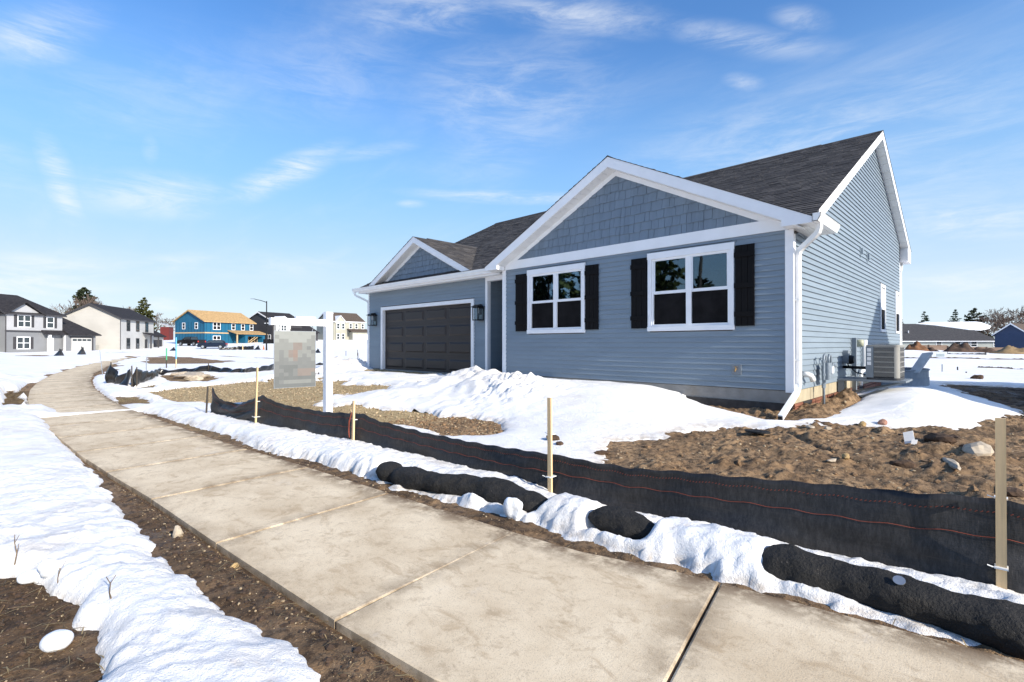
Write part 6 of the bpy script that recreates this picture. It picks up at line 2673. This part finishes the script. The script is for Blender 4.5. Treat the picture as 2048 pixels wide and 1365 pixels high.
# --- sage beige house
K = px_at(667, 140)
A = px_at(728.5, 147)
h = House('house', 'sage beige two storey house with brown roof and white garage door', K, A, 1.55)
L = h.L
h.body(0, L, 0, 10, 5.7, 'w_beige', 8.3)
h.gable(0, L, 0, 10, 5.7, 8.3, 'roofbrown', 'white', o=.35)
mb = MB()
mb.box(.4, 3.4, -.35, .02, -1, 5.5)
mb.prism([(.4, -.35, 5.5), (3.4, -.35, 5.5), (1.9, -.35, 7.0)], (0, .1, 0))
h.p(mb, 'front_bay', 'w_beige')
mb = MB()
for s in (-1, 1):
    mb.prism([(1.9 + s * 1.75, -.6, 5.25), (1.9, -.6, 7.15), (1.9, 3, 7.15), (1.9 + s * 1.75, 3, 5.25)], (0, 0, .14))
h.p(mb, 'cross_roof', 'white')
for c in (1.2, 2.7):
    for z in (4.3, 1.4):
        h.win('f', c, z, .75, 1.4, 'white', wall=-.35)
for c in (5.2, 7.0, 9.0):
    h.win('f', c, 4.4, .7, 1.3, 'white')
mb = MB()
mb.box(4.6, L + .3, -2.2, .02, -1.5, 2.7)
h.p(mb, 'garage_wall', 'w_beige')
h.shed([(4.0, -2.7, 2.7), (L + .7, -2.7, 2.7), (L + .7, .0, 3.5), (4.0, .0, 3.5)], .15, 'roofbrown', 'garage_roof')
h.p(MB().box(6.2, L - .2, -2.28, -2.2, -.2, 2.1), 'garage_door', 'white')
h.p(MB().box(4.7, 5.6, -2.26, -2.2, -.2, 2.1), 'front_door', 'white')

# --- the neighbour to the east, out of the picture: its gable shades the side wall
h = House('house', 'neighbouring two storey house east of the cooling unit, its gable shadow on the side wall', (13.0, 11.9), (13.0, 3.5), -.55)
h.body(0, 8.4, 0, 11, 5.55, 'w_beige', 8.65, axis='y')
h.gable(0, 8.4, 0, 11, 5.55, 8.65, 'roofdark', 'white', axis='y', o=.3)
for c in (2.2, 6.0):
    for z in (4.2, 1.4):
        h.win('f', c, z, 1.2, 1.4, 'white')

# --- red barn glimpsed between the white and the blue house
K = px_at(338, 140)
A = px_at(344.5, 142)
h = House('barn', 'red barn glimpsed between the white house and the blue wrapped house', K, A, .6)
h.root['category'] = 'barn'
h.body(0, h.L + .7, 0, 2.2, 5.0, 'w_red')
h.shed([(-.3, -.3, 5.0), (h.L + 1, -.3, 5.0), (h.L + 1, 2.5, 5.9), (-.3, 2.5, 5.9)], .15, 'w_lgrey')


# --- right side: long low house, its neighbour, the fence
def rz_at(x, D):
    return gz(*px_at(x, D))


K = px_at(1772, 128)
A = px_at(1996, 121)
h = House('house', 'long low pale house with dark roof half covered by snow', K, A, -.95)
L = h.L
h.body(0, L - .3, 0, 11, 2.75, 'w_sage')
h.gable(0, L - .3, 0, 11, 2.75, 6.9, 'roofgrey', 'white', o=.45, hip=5.5)
for c, w, d in ((6.4, 1.0, False), (11.1, 1.0, False), (14.9, 1.1, False), (16.5, 1.1, False), (18.1, 1.1, False), (22.6, 1.2, False), (24.4, 1.0, False)):
    h.win('f', c, 1.75, w, 1.1, 'white', double=d)
h.p(MB().tube([(5.6, 2.2, 4.6), (5.6, 2.2, 5.2)], .10, 8), 'roof_vent', 'white')
sl = (6.9 - 2.75) / 5.5
sn = MB()
OUT = [(8.4, 5.45), (12, 4.9), (15.5, 4.0), (18.5, 3.2), (20.8, 3.05), (22.8, 3.6), (23.6, 4.4), (22.4, 5.55), (21.2, 5.9), (15, 5.85), (10, 5.75)]
top_ = [(x, y, 2.75 + y * sl + .24) for x, y in OUT]
low_ = [(x + (0 if 9 < x < 22 else (.1 if x < 9 else -.0)), y, 2.75 + y * sl + .05) for x, y in OUT]
cx_ = sum(p[0] for p in top_) / len(top_)
cy_ = sum(p[1] for p in top_) / len(top_)
inn_ = [(cx_ + (p[0] - cx_) * .96, cy_ + (p[1] - cy_) * .92, 2.75 + (cy_ + (p[1] - cy_) * .92) * sl + .34) for p in top_]
n_ = len(OUT)
sn.add(low_ + top_ + inn_, [tuple((i, (i + 1) % n_, n_ + (i + 1) % n_, n_ + i)) for i in range(n_)] + [tuple((n_ + i, n_ + (i + 1) % n_, 2 * n_ + (i + 1) % n_, 2 * n_ + i)) for i in range(n_)] + [tuple(2 * n_ + i for i in range(n_))])
h.p(sn, 'roof_snow', 'snowlump')

K = cs(105.4, 110)
A = cs(108.2, 105.6)
h = House('house', 'navy blue house with brown roof and white rake trim at the right edge', K, A, -.9)
L = h.L
h.body(0, L, 0, 12, 3.9, 'w_navy', 6.1, axis='y')
h.gable(0, L, 0, 12, 3.9, 6.1, 'roofbrown', 'white', axis='y', o=.4)
h.laps('f', .05, L - .05, 0, 3.9, 0, 'w_navy', .2)
h.p(MB().box(3.9, 4.1, -.08, -.03, 4.3, 4.6), 'wall_vent', 'w_navy')

# brown board fence: posts and boards
fr_ = empty('board_fence', (*px_at(1900, 98), rz_at(1900, 98)))
tag(fr_, 'long brown board fence with dark posts before the low house', 'fence')
p0, p1 = Vector((*px_at(1806, 100), 0)), Vector((*px_at(2130, 96), 0))
d = (p1 - p0)
Lf = d.length
d.normalize()
nrm = Vector((-d.y, d.x, 0))
sp_ = 34.5 / FPX * 99
k = 0
s = 1.2
while s < Lf:
    q = p0 + d * s
    z = gz(q.x, q.y)
    o = MB().slab(q + Vector((0, 0, z - .85)) - d * .09 - nrm * .09, d * .18, nrm * .18, (0, 0, 1.80)).build('post', M['fencepost'])
    adopt(o, fr_)
    for b in range(6):
        o = MB().slab(q + Vector((0, 0, z - .53 + b * .23)) + d * .09, d * (sp_ - .18), nrm * .04, (0, 0, .222)).build('board', M['fencebrown'])
        adopt(o, fr_)
    s += sp_
# earth heaps in front of it
def heap(xp, D, w, dp, hh, mat, label, seed):
    x, y = px_at(xp, D)
    z = gz(x, y)
    rnd = random.Random(seed)
    n = 26
    mb = MB()
    vs, fs = [], []
    for i in range(n + 1):
        for j in range(n + 1):
            u, v = i / n * 2 - 1, j / n * 2 - 1
            r = min(1, math.hypot(u, v))
            q = Vector((x, y, 0)) + RH * u * w + FH * v * dp
            k = (1 - r * r) * (1 + .35 * math.sin(u * 7 + seed) * math.sin(v * 5 + seed * 2)) + rnd.uniform(-.10, .10) * (1 - r)
            vs.append((q.x, q.y, z - .15 + hh * max(0, k)))
    for i in range(n):
        for j in range(n):
            fs.append((i * (n + 1) + j, (i + 1) * (n + 1) + j, (i + 1) * (n + 1) + j + 1, i * (n + 1) + j + 1))
    mb.add(vs, fs)
    o = mb.build('soil_heap', mat, None, True, loc=(x, y, z))
    tag(o, label, 'soil heap')


RUST = plain('rusty_soil', (.16, .075, .035), .95, .35, 1.5)
DSOIL = plain('dark_soil', (.065, .04, .028), .95, .4, 1.5)
TSOIL = plain('tan_soil', (.24, .165, .085), .95, .25, 1.5)
heap(1832, 84, 2.0, 1.5, 1.25, RUST, 'rusty brown soil heap before the board fence beside the house corner', 1)
heap(1858, 85, 1.6, 1.4, .8, DSOIL, 'low dark soil heap right of the rusty heap', 2)
heap(1920, 82, 3.0, 1.6, 1.45, DSOIL, 'tallest dark soil heap before the middle of the board fence', 3)
heap(1965, 84, 2.8, 1.5, .95, DSOIL, 'long dark soil heap right of the tallest one', 4)
heap(2025, 76, 3.6, 2.2, 1.15, TSOIL, 'smooth tan soil heap at the right edge', 5)
heap(2050, 88, 3.0, 1.5, .9, DSOIL, 'dark soil heap behind the smooth tan heap', 6)

# small things on the snow to the right
x, y = px_at(1880, 46)
z = zs(x, y)
r = empty('lot_sign', (x, y, z))
tag(r, 'small white sign on a thin post in the snow field', 'sign')
o = MB().tube([(x, y, z - .2), (x, y, zpx(712, 46))], .03, 6).build('post', M['steel'])
adopt(o, r)
o = MB().slab(Vector((x, y, zpx(718, 46))) - RH * .36 - FH * .04, RH * .72, FH * .02, (0, 0, .46)).build('panel', plain('pale_sign', (.22, .27, .30), .6))
adopt(o, r)
x, y = px_at(1856.5, 44)
z = zs(x, y)
r = empty('tee_stake', (x, y, z))
tag(r, 'grey T shaped wooden stake left of the small white sign', 'stake')
o = MB().box(x - .035, x + .035, y - .02, y + .02, z - .2, zpx(714, 44)).build('shaft', M['steel'])
adopt(o, r)
o = MB().slab(Vector((x, y, zpx(714, 44))) - RH * .32, RH * .64, FH * .04, (0, 0, .07)).build('crossbar', M['dwood'])
adopt(o, r)
x, y = px_at(1884, 21.5)
pin(x, y, zpx(729, 21.5) - zs(x, y), .022, 'steel', 'marker_rod', 'thin grey rod standing in front of the olive silt cloth', 'rod')
M['olive_cloth'] = plain('olive_silt_cloth', (.045, .04, .028), .6, .25, 4)
a, b = px_at(1862, 23.5), px_at(1915, 23)
cloth_run('silt_fence', [(a[0], a[1], zpx(743, 23.5)), (b[0], b[1], zpx(740, 23))], [(b[0], b[1], zpx(734, 23))], 'short olive brown silt cloth panel right of the window well', 9, 'olive_cloth')
a, b, c = px_at(1903, 21), px_at(1917, 22), px_at(1938, 21)
cloth_run('silt_fence', [(a[0], a[1], zpx(757, 21)), (b[0], b[1], zpx(748, 22)), (c[0], c[1], zpx(756, 21))], [(c[0] - .1, c[1], zpx(744, 21))], 'slumped black silt cloth lying beside the olive panel', 10, 'film')
a, b = px_at(1812, 24), px_at(1834, 23.5)
cloth_run('silt_fence', [(a[0], a[1], zpx(734, 24)), (b[0], b[1], zpx(742, 23.5))], [], 'black silt cloth corner showing above the window well', 11, 'film')
x, y = px_at(1954, 17.5)
lump('soil_clod', (x, y, zs(x, y) + .02), (.18, .14, .14), R_DARK, 'single dark round clod on the snow field at right', 'clod', 77)
a, b = px_at(1895, 62), px_at(1972, 62)
cloth_run('silt_fence', [(a[0], a[1], zpx(707, 62)), (b[0], b[1], zpx(706, 62))], [(a[0], a[1], zpx(703, 62)), (b[0], b[1], zpx(703, 62))], 'low dark green silt cloth before the soil heaps', 12, 'film')


for (xa, Da, xb, Db, r_, lab) in ((1808, 42, 2070, 40, .07, 'long thin dark soil ridge crossing the snow field behind the rods'), (1955, 26, 2075, 25, .045, 'short thin dark soil ridge on the snow field at the right edge')):
    a, b = px_at(xa, Da), px_at(xb, Db)
    mb = MB()
    pts, rad = [], []
    for i in range(41):
        u = i / 40
        x, y = a[0] + (b[0] - a[0]) * u, a[1] + (b[1] - a[1]) * u
        pts.append((x, y, zs(x, y) + .0))
        rad.append(r_ * (.45 + 1.0 * abs(math.sin(i * 1.7) * math.sin(i * .45 + 1))))
    mb.tube(pts, rad, 7)
    o = mb.build('soil_ridge', DSOIL, None, True, loc=pts[0])
    tag(o, lab, 'soil ridge')


# ------------------------------------------------------------------ trees
DENSE = [2.2]


def needles(mb, base, tip, n, ln, rnd, tone):
    n = int(n * DENSE[0])
    ax_ = (tip - base)
    for _ in range(n):
        u = rnd.random()
        p = base.lerp(tip, u)
        d = Vector((rnd.gauss(0, 1), rnd.gauss(0, 1), rnd.gauss(-.1, .6))).normalized()
        d = (d + ax_.normalized() * .8).normalized()
        l = ln * rnd.uniform(.6, 1.3)
        s = d.cross(Vector((rnd.gauss(0, 1), rnd.gauss(0, 1), rnd.gauss(0, 1)))).normalized() * l * .34
        q = p + d * l * .55
        mb.add([p, q + s, p + d * l, q - s], [(0, 1, 2, 3)], min(1, max(0, tone + rnd.gauss(0, .18))))


def conifer(x, y, z, H, Rr, label, seed, mat='needle', layers=18, shape=1.0, per=9, ln=.5, bare=.08, cat='tree', group=None, sprays=14, droop=-.12):
    rnd = random.Random(seed)
    root = empty('conifer_tree', (x, y, z))
    tag(root, label, 'tree', group)
    mb = MB()
    mb.tube([(0, 0, -.5), (.03, 0, H * .5), (0, 0, H * .97)], [H * .018, H * .011, .02], 7)
    mb.build('trunk', M['bark'], root)
    cr = MB()
    for i in range(layers):
        u = i / (layers - 1)
        h = H * (bare + (1 - bare) * u)
        r = Rr * (1 - u) ** shape * rnd.uniform(.8, 1.12) + .12
        if u < .12:
            r *= .8 + u * 1.6
        for k in range(max(4, int(per * (1 - .5 * u)))):
            a = rnd.uniform(0, 2 * PI)
            rr_ = r * rnd.uniform(.6, 1.1)
            b = Vector((0, 0, h))
            t_ = Vector((math.cos(a) * rr_, math.sin(a) * rr_, h + droop * rr_ + .25 * rr_ * u))
            needles(cr, b.lerp(t_, .22), t_, int(sprays * (.4 + rr_ / Rr)), ln * (.6 + .6 * (1 - u)), rnd, rnd.uniform(.25, .7))
    needles(cr, Vector((0, 0, H * .93)), Vector((0, 0, H * 1.02)), 14, ln * .4, rnd, .5)
    cr.build('crown', M[mat], root)
    return root


def bare_tree(x, y, z, H, label, seed, spread=.5, mat='bark', twig='twig', depth=5, r0=None, lean=(0, 0), group=None, tw=1.0):
    rnd = random.Random(seed)
    root = empty('bare_tree', (x, y, z))
    tag(root, label, 'tree', group)
    tr, cr = MB(), MB()
    r0 = r0 or H * .016

    def grow(p, d, l, r, lev):
        q = p + d * l
        mid = p.lerp(q, .5) + Vector((rnd.gauss(0, 1), rnd.gauss(0, 1), 0)) * l * .05
        (tr if lev < 2 else cr).tube([p, mid, q], [r, r * .85, r * .68], 5 if lev < 2 else 3, False)
        if lev >= depth:
            return
        kids = rnd.choice([2, 3, 3]) if lev < depth - 1 else 3
        for _ in range(kids):
            nd = (d + Vector((rnd.gauss(0, spread), rnd.gauss(0, spread), rnd.gauss(.12, spread * .6)))).normalized()
            grow(q if rnd.random() < .6 else p.lerp(q, rnd.uniform(.5, .95)), nd, l * rnd.uniform(.62, .86), max(r * .62, .012 * tw), lev + 1)
    grow(Vector((0, 0, -.3)), Vector((lean[0], lean[1], 1)).normalized(), H * .27, r0, 0)
    tr.build('trunk', M[mat], root)
    cr.build('branches', M[twig], root)
    return root


def at_px(xp, D, dz=-.2):
    x, y = px_at(xp, D)
    return x, y, gz(x, y) + dz


conifer(*at_px(168, 132), 14.0, 4.3, 'tall dark pine tree behind the gap of the grey and white houses', 11, 'needle', 24, .42, 14, .85, .02, sprays=24)
bare_tree(*at_px(152, 112), 13.5, 'pale leaning birch in front of the tall pine', 12, .42, 'barkpale', 'twig', 5, .16, (-.12, .05), tw=3)
bare_tree(*at_px(180, 118), 14, 'brown leafless shrubby tree before the tall pine', 13, .6, 'bark', 'twig', 6, .14, tw=3)
bare_tree(*at_px(166, 115), 13, 'pale forked leafless tree between birch and white roof', 14, .5, 'barkpale', 'twig', 5, .12, tw=3)
conifer(*at_px(288, 150), 12.4, 3.4, 'olive green rounded evergreen behind the white house roof', 15, 'needle2', 16, .5, 11, .7, .2, sprays=18)
bare_tree(*at_px(262, 155), 13.2, 'thin leafless tree left of the rounded evergreen', 16, .45, tw=4)
bare_tree(*at_px(312, 150), 11.5, 'leafless tree right of the rounded evergreen', 17, .5, tw=4)
bare_tree(*at_px(325, 150), 9.5, 'small leafless tree next to the red barn', 18, .55, tw=4)
conifer(*at_px(1797, 150), 9.8, 3.6, 'dark fir half hidden by the corner of the blue grey house', 21, 'needle3', 16, .8, 10, .6)
conifer(*at_px(1849, 165), 11.8, 3.2, 'narrow dark fir standing alone above the low roof', 22, 'needle3', 17, .75, 10, .6)
conifer(*at_px(1911, 160), 12.0, 4.0, 'pointed dark fir right of the lone narrow fir', 23, 'needle3', 17, .9, 10, .6)
conifer(*at_px(1950, 160), 12.6, 4.3, 'broad dark pine behind the snow covered roof', 24, 'needle', 12, .5, 10, .9, .15, droop=.12)
conifer(*at_px(1934, 165), 9.5, 2.2, 'shorter olive pine between the pointed fir and the broad pine', 25, 'needle', 12, .6, 10, .8, .1)
for i, (xp, D, hh, lab) in enumerate(((1975, 150, 12.6, 'reddish brown leafless tree right of the broad pine'), (1992, 155, 13.0, 'leafless tree above the right end of the low house'), (2006, 150, 12.5, 'leafless tree left of the navy house roof'),
                                      (2022, 165, 17, 'tall leafless tree above the navy house'), (2040, 150, 16.5, 'wide leafless tree behind the navy house'), (2058, 155, 16, 'leafless tree at the right edge'), (1890, 190, 9.5, 'faint far leafless tree between the two firs'),
                                      (1872, 200, 9.2, 'faint far leafless tree right of the lone fir'))):
    bare_tree(*at_px(xp, D), hh, lab, 40 + i, .55, 'bark', 'twig', 6, tw=5)
# trees across the street that the front windows mirror
DENSE[0] = 1.0
for i, (x, y, H, R_, kind) in enumerate(((-21, -36, 11.5, 3.6, 0), (-26, -38, 12.5, 4.0, 1), (-31, -36, 12.5, 4.2, 0), (-36.5, -37, 13, 4.2, 1), (-42, -37, 12.5, 4.2, 0), (-47, -39, 13, 4.2, 1), (-18.2, -38, 7.6, 2.6, 2))):
    lab = ('dense evergreen across the street, %s of the row' % ('first', 'second', 'third', 'fourth', 'fifth', 'sixth', 'seventh and lowest')[i])
    conifer(x, y, -.8, H, R_, lab, 70 + i, ('needle2', 'needle', 'needle')[kind], 15, .5, 11, 1.0, .02, group='evergreens across the street', sprays=16)
bare_tree(-15.6, -37, -.8, 7.0, 'low leafless tree across the street', 81, .6, tw=2)
bare_tree(-23, -33, -.8, 8.5, 'leafless tree before the evergreens across the street', 82, .6, tw=2)
mb = MB()
mb.tube([(-17.4, -36, -1), (-17.4, -36, 11.5)], [.17, .13], 8)
mb.box(-18.4, -16.4, -36.08, -35.92, 10.6, 10.75)
o = mb.build('utility_pole', M['bark'], None, loc=(-17.4, -36, -.8))
tag(o, 'wooden utility pole across the street', 'pole')

# ------------------------------------------------------------------ street lamp, cars, bin, cone
x, y = px_at(533, 80)
z = zs(x, y)
r = empty('street_lamp', (x, y, z))
tag(r, 'tall black street lamp with a long arm', 'street lamp')
zt = zpx(604, 80)
a0 = Vector((x, y, zt))
o = MB().tube([(x, y, z - .3), (x, y, z + 1), (x, y, zt + .1)], [.15, .11, .08], 10).build('pole', M['blackmetal'])
adopt(o, r)
tipv = a0 - RH * 1.9 + Vector((0, 0, .42))
o = MB().tube([a0 + Vector((0, 0, -.1)), a0 - RH * .9 + Vector((0, 0, .20)), tipv], [.06, .05, .04], 8).build('arm', M['blackmetal'])
adopt(o, r)
o = MB().slab(tipv - FH * .14 - RH * .6 + Vector((0, 0, .0)), RH * .65, FH * .28, (0, 0, .10)).build('lamp_head', M['steel'])
adopt(o, r)


def vehicle(name, label, cat, pos, heading, prof, cabin, wid, mat, wheels, wr=.36):
    """prof: side outline (x along, z up); cabin: greenhouse outline; both extruded across and tapered"""
    z = zs(*pos)
    root = empty(name, (pos[0], pos[1], z), heading)
    tag(root, label, cat)
    hw = wid / 2
    mb = MB()
    n = len(prof)
    L_ = [(p[0], hw, p[1]) for p in prof]
    R_ = [(p[0], -hw, p[1]) for p in prof]
    mb.add(L_ + R_, [tuple(range(n)), tuple(range(2 * n - 1, n - 1, -1))] + [((i + 1) % n, i, i + n, (i + 1) % n + n) for i in range(n)])
    b = mb.build('body', mat, root)
    bm_ = b.modifiers.new('bevel', 'BEVEL')
    bm_.width = .06
    bm_.segments = 2
    bm_.limit_method = 'ANGLE'
    mb = MB()
    n = len(cabin)
    zc0 = min(p[1] for p in cabin)
    zc1 = max(p[1] for p in cabin)
    w_ = lambda zz: hw - .04 - .18 * (zz - zc0) / (zc1 - zc0)
    L_ = [(p[0], w_(p[1]), p[1]) for p in cabin]
    R_ = [(p[0], -w_(p[1]), p[1]) for p in cabin]
    mb.add(L_ + R_, [tuple(range(n)), tuple(range(2 * n - 1, n - 1, -1))] + [((i + 1) % n, i, i + n, (i + 1) % n + n) for i in range(n)])
    c = mb.build('cabin', mat, root)
    cxm = sum(p[0] for p in cabin) / n
    for s in (-1, 1):
        g = MB()
        P = []
        for p in cabin:
            zz = zc0 + .06 + (p[1] - zc0) * .84
            P.append((cxm + (p[0] - cxm) * .90, s * (w_(zz) + .004), zz))
        g.prism(P, (0, s * .01, 0))
        g.build('side_window', M['farglass'], root)
    # windscreen and rear window
    xs2 = sorted(cabin, key=lambda p: p[0])
    for (lo, hi, sg) in ((xs2[0], xs2[1], -1), (xs2[-1], xs2[-2], 1)):
        g = MB()
        wa, wb = w_(lo[1]) - .1, w_(hi[1]) - .1
        o_ = .012 * sg
        g.add([(lo[0] + o_ + (hi[0] - lo[0]) * .1, -wa, lo[1] + (hi[1] - lo[1]) * .1), (lo[0] + o_ + (hi[0] - lo[0]) * .1, wa, lo[1] + (hi[1] - lo[1]) * .1),
               (lo[0] + o_ + (hi[0] - lo[0]) * .88, wb, lo[1] + (hi[1] - lo[1]) * .88), (lo[0] + o_ + (hi[0] - lo[0]) * .88, -wb, lo[1] + (hi[1] - lo[1]) * .88)], [(0, 1, 2, 3)])
        g.build('windscreen', M['farglass'], root)
    for wx in wheels:
        for s in (-1, 1):
            t_ = MB()
            t_.tube([(wx, s * (hw - .20), wr), (wx, s * (hw + .02), wr)], wr, 18)
            w1 = t_.build('wheel', M['rubber'], root)
            t_ = MB()
            t_.tube([(wx, s * (hw + .02), wr), (wx, s * (hw + .03), wr)], wr * .62, 14)
            t_.build('rim', M['steel'], w1)
    xa, xb = min(p[0] for p in prof), max(p[0] for p in prof)
    for s in (-1, 1):
        MB().box(xb - .06, xb + .012, s * (hw - .40), s * (hw - .08), .72, .88).build('headlamp', M['headlamp'], root)
        MB().box(xa - .012, xa + .06, s * (hw - .26), s * (hw - .06), .72, 1.0).build('tail_lamp', M['redlamp'], root)
        MB().box(cxm + .7, cxm + .85, s * (hw - .02), s * (hw + .16), zc0 + .02, zc0 + .18).build('mirror', mat, root)
    MB().box(xb - .02, xb + .015, -.5, .5, .45, .7).build('front_grille', M['rubber'], root)
    return root


# dark blue estate facing the camera's left, black pickup seen from behind
hd = math.atan2((-RH * .93 - FH * .36).y, (-RH * .93 - FH * .36).x)
vehicle('estate_car', 'dark blue estate car parked on the snow before the unfinished house', 'car', px_at(425, 92), hd,
        [(-2.25, .32), (2.2, .28), (2.3, .55), (2.2, .86), (1.25, 1.0), (-2.2, 1.06), (-2.32, .7)], [(-2.05, 1.0), (1.2, .98), (.45, 1.52), (-1.3, 1.60), (-1.75, 1.5)], 1.82, M['carblue'], (-1.4, 1.4), .34)
hd2 = math.atan2((-RH * .95 + FH * .3).y, (-RH * .95 + FH * .3).x)
vehicle('pickup_truck', 'black pickup truck parked beside the unfinished blue house', 'pickup', px_at(383, 103), hd2,
        [(-2.75, .45), (2.75, .42), (2.82, .75), (2.7, 1.12), (1.6, 1.22), (-2.75, 1.24)], [(-.75, 1.2), (1.55, 1.18), (.85, 1.78), (-.1, 1.86), (-.65, 1.80)], 1.98, M['carblack'], (-1.75, 1.75), .42)
x, y = px_at(543, 116)
z = zs(x, y)
dm = empty('dumpster', (x, y, z), math.atan2(RH.y, RH.x))
tag(dm, 'black ribbed dumpster before the charcoal house', 'dumpster')
mb = MB()
mb.box(-1.4, 2.2, -1.1, 1.1, -.3, zpx(679, 116) - z)
mb.build('tub', M['carblack'], dm)
for k in range(6):
    MB().box(-1.3 + k * .65, -1.2 + k * .65, -1.16, -1.1, -.2, zpx(680, 116) - z).build('rib', M['carblack'], dm)
x, y = px_at(527.5, 88)
z = zs(x, y)
o = MB().tube([(x, y, z), (x, y, z + .04), (x, y, z + .041), (x, y, z + .78)], [.24, .24, .16, .04], 10).build('traffic_cone', M['cone'], None, loc=(x, y, z))
tag(o, 'orange traffic cone beside the foot of the street lamp', 'cone')
x, y = px_at(485.5, 85)
pin(x, y, .95, .09, 'wood', 'marker_post', 'short pale wooden post on the snow left of the street lamp', 'post')


# slumped black cloth tents before the grey house and scraps elsewhere
def tent(xp, D, w, hh, label, seed, flip=1):
    x, y = px_at(xp, D)
    z = zs(x, y)
    b = Vector((x, y, z))
    mb = MB()
    top = b + Vector((0, 0, hh)) + RH * .25 * w * flip
    A_ = b - RH * w * .55 * flip
    B_ = b + RH * w * .35 * flip
    for (p, q, r_) in ((A_, top, b + FH * .5), (A_, top + RH * .15 * flip, B_ - FH * .3), (top, B_ + RH * .3, B_ - FH * .4)):
        n = (q - p).cross(r_ - p)
        mb.prism([p, q, r_], n.normalized() * .02)
    mb.slab(B_ - FH * .2, RH * .07 * flip, FH * .05, (top - B_) * 1.05)
    o = mb.build('cloth_scrap', M['film'], None, loc=(x, y, z))
    tag(o, label, 'cloth scrap', 'slumped black cloth scraps')


tent(117, 52, 1.0, .75, 'slumped black cloth propped on the snow before the white garage door', 1)
tent(162, 53, .75, .78, 'slumped black cloth on the snow before the white house gable', 2)
tent(345, 74, .8, .5, 'small black cloth heap on the snow left of the pickup', 3)
tent(514, 84, .9, .7, 'black cloth scrap standing on the snow beside the street lamp', 4)
tent(634, 62, .5, .5, 'tiny black cloth scrap on the snow behind the hanging sign', 5)
a, b, c = px_at(440, 84), px_at(478, 86), px_at(508, 84)
cloth_run('silt_fence', [(*a, zpx(696, 84)), (*b, zpx(693, 86)), (*c, zpx(692, 84))], [(*c, zpx(689, 84))], 'far low black silt fence on the snow below the unfinished house', 21, 'film')
for i, (xp, D, yt) in enumerate(((692, 52, 702), (715, 52, 700), (716, 38, 706))):
    x, y = px_at(xp, D)
    pin(x, y, max(.25, zpx(yt, D) - zs(x, y)), .03, 'dwood', 'marker_post', ('thin dark post on the snow left of the garage corner', 'second thin dark post nearest the garage corner', 'nearer thin dark post on the snow by the garage')[i], 'post')
